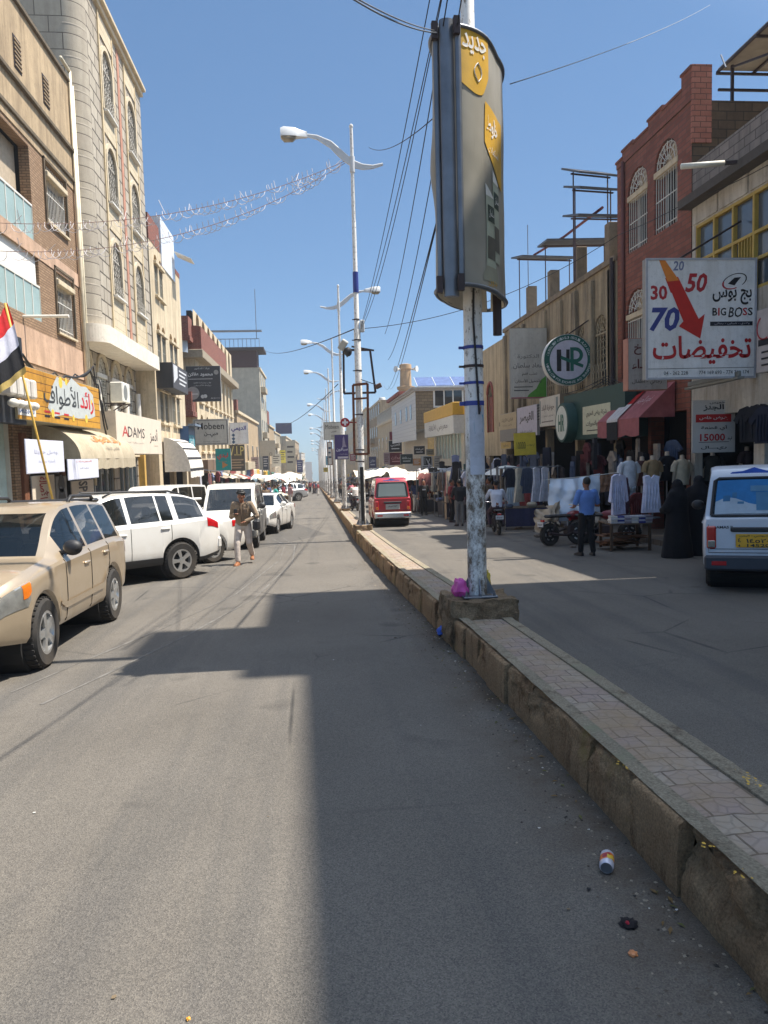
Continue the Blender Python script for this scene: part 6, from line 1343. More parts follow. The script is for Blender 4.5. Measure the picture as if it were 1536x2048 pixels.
# women in black
def abaya(label, loc, rz, sc=1., bag=False):
    t = thing('person', label, 'person', loc, rz); t.scale = (sc,)*3
    def rb(m):
        m.loft([[(a*math.cos(k)*(1+.045*math.sin(k*7+z*2)*min(1,max(0,1.3-z))), e*math.sin(k)*(1+.045*math.sin(k*6+z*3)*min(1,max(0,1.3-z)))+y, z) for k in np.linspace(0,2*math.pi,40)[:-1]] for z, a, e, y in ((.0,.36,.3,0),(.25,.33,.27,0),(.6,.29,.23,0),(.95,.26,.2,0),(1.15,.27,.2,.0),(1.3,.25,.18,.0),(1.4,.2,.15,.0),(1.46,.12,.12,.01))])
        for sx in (-1,1): limb(m, [(sx*.18,0,1.34),(sx*.29,.05,1.06),(sx*.16,.24,1.0)], [.085,.095,.075])
    M_AB = surf('black_cloth', (.005,.005,.007,1), .95, 0, .3, 5, .2, 12) if not bpy.data.materials.get('black_cloth') else bpy.data.materials['black_cloth']
    blob('robe', M_AB, rb, .018, 3, .5, t)
    blob('veil', M_AB, lambda m: (m.ell((0,.0,1.53),(.105,.12,.135),14,10), m.loft([[(a*math.cos(k),e*math.sin(k)-.02,z) for k in np.linspace(0,6.283,20)[:-1]] for z, a, e in ((1.08,.25,.19),(1.3,.235,.175),(1.42,.16,.14),(1.5,.1,.115))])), .015, 3, .5, t)
    def bd(m): m.ell((0,.05,1.52),(.08,.075,.1)); limb(m, [(0,0,1.0),(0,0,1.42),(0,.03,1.52)], [.1,.12,.05]); [limb(m, [(sx*.16,.0,1.34),(sx*.27,.05,1.06),(sx*.15,.26,1.0),(sx*.13,.33,1.0)], [.05,.04,.03,.022]) for sx in (-1,1)]
    blob('body', M_SKIN, bd, .015, 2, .4, t); return t
abaya('woman in a long black robe and veil standing by the table of boxed shirts', (7.62, 15.2, z_(15.2)), .5)
abaya('woman in a long black robe standing next to the white microvan', (8.25, 15.5, z_(15.5)), -.2, 1.04)
# ---------------------------------------------------------------- garments
def garment_mesh(kind, mat, seed=0):
    """a hanging or worn-on-form garment, about life size, hung from its top at the origin"""
    rr = random.Random(seed); ph = rr.uniform(0,6)
    outl = dict(shirt=[(-.06,0),(-.2,-.05),(-.36,-.26),(-.27,-.33),(-.2,-.22),(-.21,-.68),(.21,-.68),(.2,-.22),(.27,-.33),(.36,-.26),(.2,-.05),(.06,0),(0,-.04)],
                longshirt=[(-.06,0),(-.2,-.05),(-.3,-.6),(-.23,-.64),(-.18,-.3),(-.22,-.9),(.22,-.9),(.18,-.3),(.23,-.64),(.3,-.6),(.2,-.05),(.06,0),(0,-.04)],
                vest=[(-.07,0),(-.17,-.03),(-.15,-.2),(-.22,-.8),(.22,-.8),(.15,-.2),(.17,-.03),(.07,0),(0,-.07)],
                trousers=[(-.18,0),(-.2,-.3),(-.2,-.98),(-.03,-.98),(0,-.36),(.03,-.98),(.2,-.98),(.2,-.3),(.18,0)],
                dress=[(-.05,0),(-.16,-.04),(-.14,-.4),(-.3,-1.2),(.3,-1.2),(.14,-.4),(.16,-.04),(.05,0)])[kind]
    m = MB(); n = len(outl)
    fr = [(x, -.035-.02*math.sin(x*22+ph+z*2), z) for x, z in outl]; bk = [(x, .035+.02*math.sin(x*20+ph), z) for x, z in outl]
    cx_, cz_ = 0, sum(z for _, z in outl)/n*.9
    zs = np.linspace(-.02, min(z for _, z in outl)*.98, 7)
    m.add(fr+bk, [tuple(range(n)), tuple(range(2*n-1,n-1,-1))] + [(i,n+i,n+(i+1)%n,(i+1)%n) for i in range(n)])
    w2 = .14
    for k in range(5):                                # soft vertical folds over the front
        x = -w2+2*w2*k/4; m.tube([(x+.01*math.sin(q*9+ph),-.045,q*(-.1 if False else 1)) for q in np.linspace(-.15, zs[-1]*.97, 5)], [.006,.02,.024,.022,.008], 6, sq=1.)
    return m.mesh(kind, mat, 60)
GCOL = [(206,206,214),(90,30,36),(36,40,56),(150,130,110),(40,40,42),(120,60,66),(70,80,100),(200,190,170),(60,90,80),(168,110,104),(26,26,30),(110,120,150)]
_G = {}
def gm(kind, c):
    k = (kind, c)
    if k not in _G: _G[k] = garment_mesh(kind, surf('cloth_%d_%d_%d' % c, L(c), .9, 0, .2, 6, .2, 18), hash(k) % 99)
    return _G[k]
KN = dict(shirt='shirt', longshirt='long_shirt', vest='white_vest', trousers='pair_of_trousers', dress='dress')
def hang(kind, c, loc, rz=0., label=None, group=None, sc=1., cat='clothing'):
    o = inst({'shirt':'hanging_shirt','longshirt':'hanging_long_shirt','vest':'hanging_tunic','trousers':'hanging_trousers','dress':'hanging_dress'}[kind], gm(kind, c), None, loc, (0,0,rz), (sc,)*3)
    return tag(o, label, cat, group)
M_MANQ = surf('mannequin_plastic', L((186,170,150)), .4)
def mannequin(label, loc, rz, c, kind='shirt', group='dressed mannequins outside the shaded shops', sc=1.):
    t = thing('mannequin', label, 'mannequin', loc, rz, group); t.scale = (sc,)*3
    if 'mq' not in _G:
        m = MB(); m.loft([[(a*math.cos(k),e*math.sin(k),z) for k in np.linspace(0,6.283,17)[:-1]] for z, a, e in ((.9,.13,.1),(1.0,.16,.11),(1.15,.14,.1),(1.35,.185,.12),(1.46,.15,.09),(1.5,.06,.06),(1.6,.055,.055),(1.61,.02,.02))])
        for sx in (-1,1): m.tube([(sx*.18,0,1.42),(sx*.23,0,1.15),(sx*.22,.06,.9)],[.05,.042,.03],8)
        _G['mq'] = m.mesh('torso_form', M_MANQ, 50)
        m = MB(); m.tube([(0,0,.02),(0,0,.95)],.022,8); m.lathe([(.2,0),(.19,.02),(.03,.03)],n=16); _G['mqs'] = m.mesh('stand', M_STEEL)
    inst('torso_form', _G['mq'], t); inst('stand', _G['mqs'], t)
    k = ('mc', c)
    if k not in _G:
        m = MB(); m.loft([[(a*math.cos(q)*(1+.03*math.sin(q*5+z*9)),e*math.sin(q),z) for q in np.linspace(0,6.283,22)[:-1]] for z, a, e in ((.84,.2,.14),(.95,.195,.14),(1.15,.185,.13),(1.34,.205,.14),(1.45,.175,.11),(1.5,.085,.075))])
        for sx in (-1,1): m.tube([(sx*.16,0,1.43),(sx*.24,0,1.32),(sx*.26,.01,1.18)],[.075,.08,.075],10)
        _G[k] = m.mesh('shirt', surf('shirt_%d_%d_%d' % c, L(c), .9, 0, .25, 5, .2, 15), 55)
    inst('shirt', _G[k], t)
    return t
rg = random.Random(5)
MQ = [((1258,915),(186,190,196),'pale blouse'),((1284,915),(70,40,36),'brown shirt'),((1305,913),(150,124,88),'tan patterned shirt'),((1334,905),(24,24,28),'black tee shirt'),((1364,912),(190,176,150),'cream polo'),((1392,912),(60,70,100),'navy dungarees'),((1425,905),(44,44,40),'dark jacket'),((1452,902),(150,140,150),'grey top'),((1494,895),(70,60,64),'maroon top'),((1520,895),(190,186,190),'pale top')]
for i, ((px, py), c, nm) in enumerate(MQ):
    y = 18.6 + (i % 2)*.5; p = ony(y, px, py); mannequin('headless mannequin wearing a %s outside the red brick house shops' % nm, (p.x, y, p.z-1.58), rg.uniform(-.4,.4), c)
for i, (px, c, nm) in enumerate(((1012,(26,26,30),'black tee shirt and cap'),(1030,(150,140,126),'beige shirt'),(1047,(150,60,60),'red shirt'),(1056,(200,190,200),'pale lilac shirt'),(1066,(214,214,220),'white shirt'))):
    p = ony(27.5+.4*(i % 2), px, 945); mannequin('mannequin in a %s in front of the yellow price board' % nm, (p.x, p.y, p.z-1.58), rg.uniform(-.5,.5), c)
for i, (px, c, nm) in enumerate(((1027,(170,190,206),'pale blue robe'),(1044,(170,80,80),'salmon shirt'),(1054,(150,50,56),'crimson shirt'),(1066,(120,50,60),'wine shirt'),(1074,(50,60,90),'blue shirt'))):
    p = ony(25.6, px, 965); hang('longshirt', c, p, rg.uniform(-.3,.3), '%s hanging on the rail behind the motorcyclist' % nm, 'shirts on the rail behind the motorcyclist')
# pale sheet on a line
SY = 20.6
def sheet(name, label, px0, px1, pyt0, pyt1, pyb0, pyb1, y, col, amp=.05, seed=0, mat=None, bulge=.35):
    a0, a1, b0, b1 = ony(y,px0,pyt0), ony(y,px1,pyt1), ony(y-.25,px0,pyb0), ony(y-.25,px1,pyb1); m = MB()
    def fn(u, v):
        p = a0.lerp(a1,u).lerp(b0.lerp(b1,u),v); n = mnoise.fractal(Vector((u*4+seed,v*3,seed)),1,2,4)*amp*2
        return (p.x, p.y - bulge*math.sin(math.pi*v*.8)*math.sin(math.pi*min(1,u*1.1)) + n + amp*.5*math.sin(u*23+v*5), p.z - .07*math.sin(math.pi*u)*(1-v))
    m.grid(fn, 40, 24); o = m.build(name, mat or surf('sheet_%d' % seed, L(col), .85, 0, .08, 3), None, smooth=True); return tag(o, label, 'sheet')
sheet('hanging_sheet', 'large wrinkled pale blue sheet hung over a stall behind the man in the blue polo', 1098, 1200, 957, 946, 1043, 1034, SY, (206,218,230), .07, 1)
sheet('hanging_sheet', 'narrow pale blue sheet hanging beside the brown cloth', 1246, 1272, 942, 938, 1005, 1000, 19.8, (206,220,230), .05, 2, bulge=.1)
sheet('hanging_cloth', 'brown cloth hanging on the line right of the pale sheet', 1200, 1232, 946, 943, 985, 980, 19.9, (110,80,58), .03, 3, bulge=.05)
sheet('tarpaulin', 'crumpled beige tarpaulin spilling down at the left end of the pale sheet', 1070, 1118, 1020, 1000, 1064, 1072, 20.2, (168,152,130), .16, 4, bulge=.5)
sheet('tarpaulin', 'grey beige tarpaulin bundled over the goods under the pale sheet', 1188, 1226, 1022, 1018, 1052, 1048, 19.2, (150,140,126), .12, 5, bulge=.4)
m = MB(); a, b = ony(SY,1085,960), ony(18.9,1330,930); m.tube([a.lerp(b,k/8)+Vector((0,0,-.05*math.sin(math.pi*k/8))) for k in range(9)], .01, 5); tag(m.build('clothes_line', P((190,190,186))), 'thin line carrying the sheets over the stall', 'line')
for px, lab in ((1098,'left pole holding up the sheet line'),(1283,'right pole holding up the sheet line')):
    p = ony(19.9 if px > 1200 else SY, px, 950); m = MB(); m.tube([(p.x,p.y,z_(p.y)),(p.x,p.y,p.z+.1)], .025, 8); tag(m.build('stall_pole', P((150,140,126))), lab, 'pole')
p = ony(16.9,1236,948); hang('longshirt', (206,206,226), p, .5, 'white long sleeved shirt hanging at the left end of the boxed shirt table', None, 1.05)
p = ony(16.6,1302,950); hang('vest', (214,214,232), p, .1, 'white sleeveless tunic hanging over the table of boxed shirts', None, 1.08)
p = ony(17.3,1250,955); hang('longshirt', (84,50,66), p, .9, 'purple shirt behind the white long sleeved one')
p = ony(17.6,1275,985); hang('shirt', (110,50,50), p, .4, 'maroon shirt between the two white garments')
# table of boxed shirts
tb = thing('stall_table', 'wooden street table loaded with packed shirts beside the robed women', 'table', (6.78, 16.75, z_(16.75)), -.08)
m = MB(); m.box(0,1.0,0,.95,.62,.65); m.build('table_top', P((110,92,74),.9), tb)
for x in (.04,.93):
    for y in (.04,.88): m = MB(); m.bar((x,y,0),(x,y,.62),.06); m.build('leg', P((84,66,50),.9), tb)
k = 0
for j in range(4):
    for i in range(6):
        c = [(206,204,206),(190,186,190),(60,66,140),(214,210,200),(150,140,150),(196,196,206)][(i*5+j*3) % 6]
        o = MB(); x = .02+i*.163; o.bbox(0,.155,0,.26,0,.042,.008); ob = o.build('boxed_shirt', P(c,.4)); ob.location = Vector(tb.location) + Matrix.Rotation(-.08,3,'Z') @ Vector((x, .0+rg.uniform(-.01,.02), .652+j*.043)); ob.rotation_euler = (0,0,-.08+rg.uniform(-.05,.05))
        tag(ob, 'packed shirt in the stack on the table by the robed women', 'boxed shirt', 'packed shirts stacked on the table')
m = MB()
for k in range(26): a = Vector((rg.uniform(.1,.9),rg.uniform(.15,.75),.06+.012*k)); m.bbox(a.x-.18,a.x+.18,a.y-.12,a.y+.12,a.z,a.z+.02,.004)
ob = m.build('cardboard_scraps', P((120,84,58),.9)); ob.location = tb.location; tag(ob, 'heap of flattened brown cardboard under the boxed shirt table', 'cardboard', kind='stuff')
# ---------------------------------------------------------------- stalls farther along the right lane
def stall(label, x0, x1, y0, y1, col, seed, group='clothes stalls along the right lane'):
    t = thing('market_stall', label, 'stall', (x0, y0, z_(y0)), 0, group); W, D = x1-x0, y1-y0; rr = random.Random(seed)
    m = MB(); m.box(0,W,0,D,.7,.74); m.build('table_top', P((100,86,70),.9), t)
    for x in (.05,W-.05):
        for y in (.05,D-.05): m = MB(); m.tube([(x,y,0),(x,y,2.15)],.025,6); m.build('pole', M_STEEL, t)
    m = MB(); m.grid(lambda u, v: (W*u+.02*math.sin(v*20), -.03-.03*math.sin(u*30+seed), .72-.6*v), 24, 3); m.build('skirt', P(col,.9), t, smooth=True)
    m = MB(); m.tube([(0,.02,2.1),(W,.02,2.1)],.018,6); m.build('rail', M_STEEL, t)
    loc = Vector(t.location)
    for i in range(int(W/.3)):
        c = rr.choice(GCOL); hang(rr.choice(['shirt','longshirt','trousers','dress']), c, loc+Vector((.2+i*.3,.0,2.08)), rr.uniform(.2,1.2), 'garment hanging on the front rail of a shaded stall', 'garments on the shaded stall rails', .95)
    for i in range(int(W*3)):
        x = rr.uniform(.1,W-.1); y = rr.uniform(.1,D-.2); h = rr.uniform(.06,.2); m = MB()
        m.bbox(-.17,.17,-.13,.13,0,h,.05); o = m.build('folded_clothes', P(rr.choice(GCOL),.95), None, smooth=35); o.location = loc+Vector((x,y,.741)); o.rotation_euler = (0,0,rr.uniform(0,3)); tag(o, 'folded clothes piled on a shaded stall table', 'clothes', 'clothes piled on the stall tables')
    return t
stall('clothes stall behind the motorcyclist in white', 6.3, 8.2, 24.6, 25.7, (60,60,90), 1)
stall('narrow clothes stall between the motorcyclist and the round white umbrella', 6.6, 8.6, 27.0, 28.0, (80,40,46), 8)
stall('clothes stall in shade by the man in the black shirt and grey trousers', 5.9, 8.4, 29.5, 30.8, (40,36,40), 2)
stall('long clothes stall with pale garments right of the man in the printed black shirt', 5.6, 8.4, 34.2, 35.4, (120,110,100), 3)
stall('clothes stall under the big white canopy', 4.4, 8.2, 41, 42.4, (110,50,54), 4)
stall('clothes stall under the far end of the white canopies', 4.0, 7.6, 49, 50.3, (60,66,80), 6)
def canopy(label, pts, y0, y1, z, seed, col=(224,216,200), name='canopy', px=None):
    (xa, xb) = pts; m = MB()
    def fn(u, v):
        n = mnoise.fractal(Vector((u*3+seed,v*2,seed*1.7)),1,2,4)
        return (xa+(xb-xa)*u, y0+(y1-y0)*v, z + .45*math.sin(math.pi*v)*.8 + n*.3 - .35*abs(u-.5)**2*4*.5)
    m.grid(fn, 30, 14); o = m.build('cloth', surf('canvas_%d' % seed, L(col), .9, 0, .1, 2)); t = thing(name, label, 'canopy'); o.parent = t
    for x in (xa+.2,xb-.2):
        for y in (y0+.2,y1-.2): m = MB(); m.tube([(x,y,z_(y)),(x,y,z+.02)],.03,6); m.build('pole', M_STEEL, t)
zc = lambda y, py: ony(y, 800, py).z
stall('dense clothes stall between the long stall and the shaded one', 5.6, 8.6, 31.9, 33.0, (50,50,60), 9)
stall('dark clothes stall just short of the cream canopy', 5.2, 8.6, 37.6, 38.7, (36,34,40), 10)
stall('clothes stall in the sun beyond the cream canopy', 4.4, 8.0, 45.6, 46.8, (120,70,60), 12)
canopy('large cream canvas canopy stretched over the stalls beyond the red microvan', (4.0,8.6), 39.5, 45, zc(40,955), 1)
canopy('grey canvas canopy joined to the right of the cream one', (6.4,9.4), 37.5, 40, zc(38,950), 2, (150,150,150))
canopy('white canvas canopy at the left, behind the second lamp post', (3.0,6.2), 48, 53, zc(48,950), 3)
canopy('sagging white sheet shading the far stalls in the right lane', (3.4,7), 62, 70, zc(62,948), 4, (206,196,180))
canopy('first white canopy on the left, over the covered cart', (-4.9,-2.0), 58, 63, ony(58,570,958).z, 5, (228,222,208))
canopy('second white canopy on the left, behind the silver car', (-5.0,-1.9), 76, 84, ony(76,580,957).z, 6, (226,220,206))
canopy('farthest white canopy on the left of the street', (-5.0,-1.6), 92, 104, ony(92,595,955).z, 7, (222,214,200))
cu = thing('umbrella', 'white round market umbrella right of the nearest post', 'umbrella', (7.6, 29.2, z_(29.2))); zu = ony(29.2,985,935).z - z_(29.2)
m = MB(); m.lathe([(1.0,zu-.28),(.7,zu-.1),(.3,zu+.03),(.02,zu+.07)], n=12); m.build('canopy', P((222,222,214),.8), cu, smooth=20); m = MB(); m.tube([(0,0,0),(0,0,zu+.1)],.025,8); m.build('pole', M_STEEL, cu)
ct = thing('cart', 'street cart covered with a cream cloth on the left of the road', 'cart', (-2.5, 53.6, z_(53.6)))
m = MB(); m.grid(lambda u, v: (-.75+1.5*u, -.5+1.0*v, .85+.25*math.sin(math.pi*u)*math.sin(math.pi*v)+.04*math.sin(u*17+v*9)), 14, 10); m.build('cloth', P((206,200,176),.9), ct, smooth=True); m = MB(); m.box(-.72,.72,-.48,.48,.6,.84); m.build('tray', P((120,96,70),.9), ct)
for sx in (-.7,.7): m = MB(); m.lathe([(.28,-.03),(.3,0),(.28,.03)], (sx,0,.3), 20, 'x'); m.build('wheel', M_TRIM, ct)
for i, (x, y, w_, d_, h, c, lab) in enumerate(((5.75,31.6,.42,.4,.5,(186,190,196),'pale cardboard box standing on the road edge beside the clothes stalls'),(5.7,32.0,.5,.42,1.0,(176,160,134),'beige carton on end behind the pale box'),(6.3,33.4,.6,.5,.45,(130,110,84),'brown carton under the long clothes stall'),(6.9,19.0,.4,.3,.3,(150,50,44),'red crate on the ground under the pale sheet'))):
    m = MB(); m.bbox(0,w_,0,d_,0,h,.01); m.cur = 0; o = m.build('cardboard_box' if c[0] != 150 else 'crate', P(c,.85)); o.location = (x,y,z_(y)); o.rotation_euler = (0,0,.2*i); tag(o, lab, 'box'); m = MB(); m.box(w_/2-.03,w_/2+.03,-.002,d_+.002,.02,h+.003); m.build('tape', P((150,120,80),.4), o)
m = MB()
for k in range(60):
    x, y = rg.uniform(5.9,8.2), rg.uniform(17,46); r = rg.uniform(.03,.16); m.ell((x,y,z_(y)+r*.3),(r,r*.8,r*.4),7,5)
tag(m.build('street_rubbish', surf('mixed_rubbish', L((110,100,90)), .9, 0, .6, 9)), kind='stuff')
# left: clothes racks and goods in front of the third and corner blocks
for i in range(26):
    y = 46.3+i*.55; hang(rg.choice(['shirt','longshirt','dress','trousers']), rg.choice(GCOL), (-6.6+rg.uniform(-.3,.3), y, z_(y)+rg.uniform(2.0,2.7)), rg.uniform(1.0,2.2), 'garment on the racks under the corner block on the left', 'garments on the left racks')
for x in (-6.9,): m = MB(); m.tube([(x,46,z_(46)+2.75),(x,60.5,z_(60)+2.75)],.03,6); [m.tube([(x,q,z_(q)),(x,q,z_(q)+2.75)],.03,6) for q in (46.2,51,56,60.3)]; tag(m.build('clothes_rack', M_STEEL), 'long steel clothes rack under the corner block on the left', 'rack')
for i in range(90):                                   # deeper rows of clothes filling the shaded arcade
    y = rg.uniform(27,47); x = rg.uniform(8.2,9.5) if i % 3 else rg.uniform(5.8,8.2)
    hang(rg.choice(['shirt','longshirt','trousers','dress']), rg.choice(GCOL), (x, y, z_(y)+rg.uniform(1.5,2.8)), rg.uniform(0,3), 'garment in the crowded rows of the shaded arcade', 'garments in the shaded arcade')
crowd(14, (5.3,8.2), (25.5,47), 'passer-by among the crowded rows of the shaded arcade', 'passers-by in the shaded arcade')
# dark jackets high on the right
for i, (px, py, c) in enumerate(((1500,812,(20,22,30)),(1520,808,(28,28,34)),(1532,812,(30,34,50)))):
    hang('shirt', c, onx(9.45, px, py), -math.pi/2+.3, ('first','second','third')[i]+' dark jacket from the left hung high on the wall at the right edge', 'dark jackets high on the wall', 1.15)
for i in range(70):
    y = rg.uniform(19.2,37.3); hang(rg.choice(['shirt','longshirt','trousers']), rg.choice([(30,30,36),(60,50,50),(120,112,106),(40,44,60),(150,140,130),(96,40,44),(70,84,110),(26,26,30)]), (rg.uniform(8.7,9.6), y, z_(y)+rg.uniform(1.7,3.0)), -math.pi/2+rg.uniform(-.5,.5), 'garment hung in a shaded shop doorway', 'garments in the shop doorways')
# ================================================================ signs
def wl(side, X, p0, p1, top, bot):                    # photo box on a facade plane -> lower left corner, width, height
    mx = (p0+p1)/2; a = onx(X, p0, (top+bot)/2); b = onx(X, p1, (top+bot)/2); zt, zb = onx(X, mx, top).z, onx(X, mx, bot).z
    return Vector((X, a.y, zb)), abs(b.y-a.y), zt-zb
def fr(y, p0, p1, top, bot):                          # photo box on a plane across the street
    a = ony(y, p0, bot); b = ony(y, p1, bot); t = ony(y, (p0+p1)/2, top); c = ony(y, (p0+p1)/2, bot)
    return Vector((a.x, y, c.z)), b.x-a.x, t.z-c.z
def T(body, w, h, fx, fz, fw, fh, bold=0., slant=0., y=0.): return glyphs(body, fx*w, fz*h, fw*w, fh*h, bold, slant, y)
K = {}
def ink(c): return P(c, .5)
def lines(w, h, fx, fz, fw, n, dz, th=.03): return [rect(fx*w, (fz-i*dz)*h, (fx+fw*(1 if i % 2 == 0 else .8))*w, (fz-i*dz+th)*h, 0) for i in range(n)]
def board(nm, label, side, box, d, face, its, cat='sign', **kw):
    p, w, h = box
    return sign(nm, label, cat, side, p, w, h, d, face, [(n_, m_, g_(w,h)) for n_, m_, g_ in its], **kw)
S_WHITE = surf('sign_white', L((238,236,232)), .5, 0, .06, 2, 0, 30, L((186,178,164)), .4, True); S_CREAM = surf('sign_cream', L((222,208,188)), .5, 0, .06, 2)
S_GREY = surf('sign_grey', L((198,194,182)), .55, 0, .08, 2, 0, 30, L((140,132,116)), .3, True)
# -- left
M_PLANK = brickmat('yellow_planks', L((206,152,46)), L((190,132,34)), L((110,72,24)), 9, .2, .012, .6, .2, .25)
board('shop_sign', 'long yellow planked shop sign with grey and red Arabic lettering', 'L', wl('L',-6.95,33,198,752,848), 1.08, M_PLANK, [
    ('backing', ink((186,190,186)), lambda w,h: [flat([(w*a,h*b) for a,b in ((.3,.3),(.36,.75),(.42,.98),(.55,.9),(.6,1.05),(.72,.92),(.8,.95),(.9,.8),(.92,.3),(.84,.22),(.66,.18),(.5,.22),(.36,.14))],.001)]),
    ('lettering', ink((56,58,58)), lambda w,h: [T('الأطواف',w,h,.26,.3,.42,.55,.012,y=-.003)]),
    ('lettering', ink((196,32,34)), lambda w,h: [T('رائد',w,h,.7,.32,.2,.5,.02,y=-.003)]),
    ('printed_goods', ink((226,190,70)), lambda w,h: [disc(w*x,h*z,h*r,-.0015,12) for x,z,r in ((.46,.88,.12),(.53,.93,.08),(.35,.2,.09),(.78,.2,.1),(.6,.17,.07),(.87,.62,.06))]),
    ('printed_flag', ink((190,40,40)), lambda w,h: [rect(w*x,h*.2,w*(x+.06),h*.24,-.001) for x in (.26,.37,.48)]),
    ('printed_flag', ink((30,30,34)), lambda w,h: [rect(w*x,h*.11,w*(x+.06),h*.15,-.001) for x in (.26,.37,.48)]),
    ('phone_plate', ink((216,214,208)), lambda w,h: [rect(w*.0,h*.08,w*.17,h*.28,-.001)]), ('lettering', ink((60,90,140)), lambda w,h: [T('04/253400',w,h,.015,.12,.14,.1,.02,y=-.004)])], rim=P((180,170,140)))
t = thing('lamp_cluster', 'cluster of white spotlights on a dark panel left of the yellow planked sign', 'lights', onx(-7.0, 4, 800), RZ['L'])
m = MB(); m.box(-1.0,1.4,.0,.3,-.5,1.6); m.build('backing_panel', P((40,42,46)), t)
for i in range(4): m = MB(); m.bbox(-.3+i*.42,.0+i*.42,-.35,-.02,.1,.55,.04); m.build('lamp_head', P((206,200,190)), t); m = MB(); m.ell((-.15+i*.42,-.3,-.08),(.13,.13,.1)); m.build('bulb', P((222,218,206)), t, smooth=True)
def awning(label, side, X, y0, y1, z0, z1, out, mat, its=(), stripes=None, curve=True, name='awning', drop=.3):
    p = (X, y0 if side == 'L' else y1, z0); t = thing(name, label, 'awning', p, RZ[side]); W = abs(y1-y0); H = z1-z0
    def pt(u, v, o=0.): 
        a = v*math.pi/2 if curve else 0
        yy = -out*(math.sin(a) if curve else v); zz = H*(math.cos(a) if curve else 1-v)
        return Vector((W*u, yy-o*.7-.012*math.sin(u*W*5)*v, zz+o*.7))
    m = MB(); m.grid(lambda u, v: pt(u, v), 30, 10)
    if stripes:
        m.mi = [(1 if (j // 1) % 2 == 0 else 0) for j in range(10) for i in range(30)]
        m = MB()
        for k in range(18): m.cur = k % 2 == 1 and k % 4 == 1; m.grid(lambda u, v: pt(u, (k+v)/18), 24, 1)
        m.build('cloth', [mat, stripes], t, smooth=True)
    else: m.build('cloth', mat, t, smooth=True)
    m = MB(); m.grid(lambda u, v: (W*u, -out-.01*math.sin(u*40), -drop*v*(1+.12*abs(math.sin(u*W*3)))), 40, 2); m.build('valance', mat if not stripes else mat, t, smooth=True)
    for u in (0,1): m = MB(); m.add([tuple(pt(u,k/10)) for k in range(11)]+[(W*u,0,0)], [tuple(range(12))]); m.build('side_panel', mat, t)
    for nm, mt, body, fx, v0, fw, v1, bold in its:
        vs, fs = glyphs(body, 0, 0, 1, 1, bold); m = MB(); m.add([pt(fx+fw*a[0], v0+(v1-v0)*(1-a[2]), .02) for a in vs], fs); m.build(nm, mt, t)
    return t
q = wl('L',-7.35,70,205,872,915)
awning('faded beige cloth awning with orange lettering under the yellow planked sign', 'L', -7.9, 22.1, 28.6, 1.95, 2.95, 1.3, surf('faded_canvas', L((176,164,140)), .9, 0, .12, 3, 0, 30, L((140,124,98)), .4, True), [('lettering', ink((214,130,60)), 'رائد الأطواف', .3, .45, .5, .7, .02), ('lettering', ink((120,110,96)), 'للملابس الرجالية', .45, .75, .25, .84, .01)])
for nm, a, b, c, d, its in (('white cloth banner hanging at the left end of the beige awning',52,128,880,946,(('lettering',ink((170,174,190)),lambda w,h: [T('وصل حديثا',w,h,.2,.55,.6,.16), T('أحذية وشنط',w,h,.28,.3,.44,.12)]),)),('small printed white banner hanging under the right end of the beige awning',136,197,918,958,(('lettering',ink((200,90,60)),lambda w,h: [T('التخفيضات',w,h,.25,.82,.5,.12)]),('lettering',ink((120,120,130)),lambda w,h: [T('بمناسبة العيد',w,h,.35,.5,.3,.1)])))):
    board('banner', nm, 'L', wl('L',-6.5,a,b,c,d), .02, surf('banner_cloth', L((206,208,220)), .8, 0, .06), its, cat='banner', rim=P((206,208,220)))
for a, b, c, d, nm, col, body in ((64,110,950,1003,'cream shop poster with upright red Arabic lettering',(170,44,40),'الأصالة'),(143,188,960,1003,'cream shop poster with upright dark lettering',(60,56,56),'SPA'),(112,134,952,1003,'grey shop poster with a dark portrait shape',(40,40,44),'')):
    board('poster', nm, 'L', wl('L',-7.9,a,b,c,d), .03, S_CREAM if b != 134 else P((150,150,150)), [('lettering', ink(col), (lambda w,h,body=body: [[(x_, y_, z_) for x_, y_, z_ in v] and ([(w*.3+ (v_[2]), v_[1], h*.95-(v_[0])) for v_ in v], f) for v, f in [glyphs(body,0,0,h*.85,w*.4,.03)]]) if body else (lambda w,h: [disc(w*.5,h*.7,w*.28,0,14), flat([(w*.15,h*.1),(w*.85,h*.1),(w*.7,h*.5),(w*.3,h*.5)],0)]))], cat='poster')
board('shop_sign', 'big cream box sign lettered in English and Arabic below the arched windows', 'L', wl('L',-6.9,233,323,832,908), 1.3, S_CREAM, [
    ('lettering', ink((190,60,56)), lambda w,h: [T('A',w,h,.1,.42,.12,.26)]), ('lettering', ink((70,66,66)), lambda w,h: [T('DAMS',w,h,.21,.42,.35,.26), T('أدمز',w,h,.68,.3,.2,.42,.01)]), ('small_print', ink((150,140,130)), lambda w,h: [T('ملابس رجالية - احذية',w,h,.17,.26,.36,.05), T('للأناقة',w,h,.78,.22,.1,.04)])], rim=surf('sign_side', L((206,196,176)), .6))
board('clinic_sign', 'black and white projecting sign board on the cream block with paired windows', 'L', wl('L',-6.7,346,375,735,782), .8, P((70,68,70)), [('stripe', ink((206,206,206)), lambda w,h: [flat([(w*.05,h*.2),(w*.3,h*.5),(w*.3,h*.95),(w*.05,h*.95)],0)] + lines(w,h,.4,.78,.5,4,.17,.07))], rim=P((46,46,48)))
awning('black and white striped round awning right of the cream box sign', 'L', -7.4, 38.2, 42.6, 1.25, 2.95, 1.25, P((222,216,204),.85), stripes=P((40,40,42),.85))
bx = thing('box_sign', 'blue and teal box sign projecting over the pavement in front of the pale lettered board', 'sign', (0,0,0)); by = 43.5
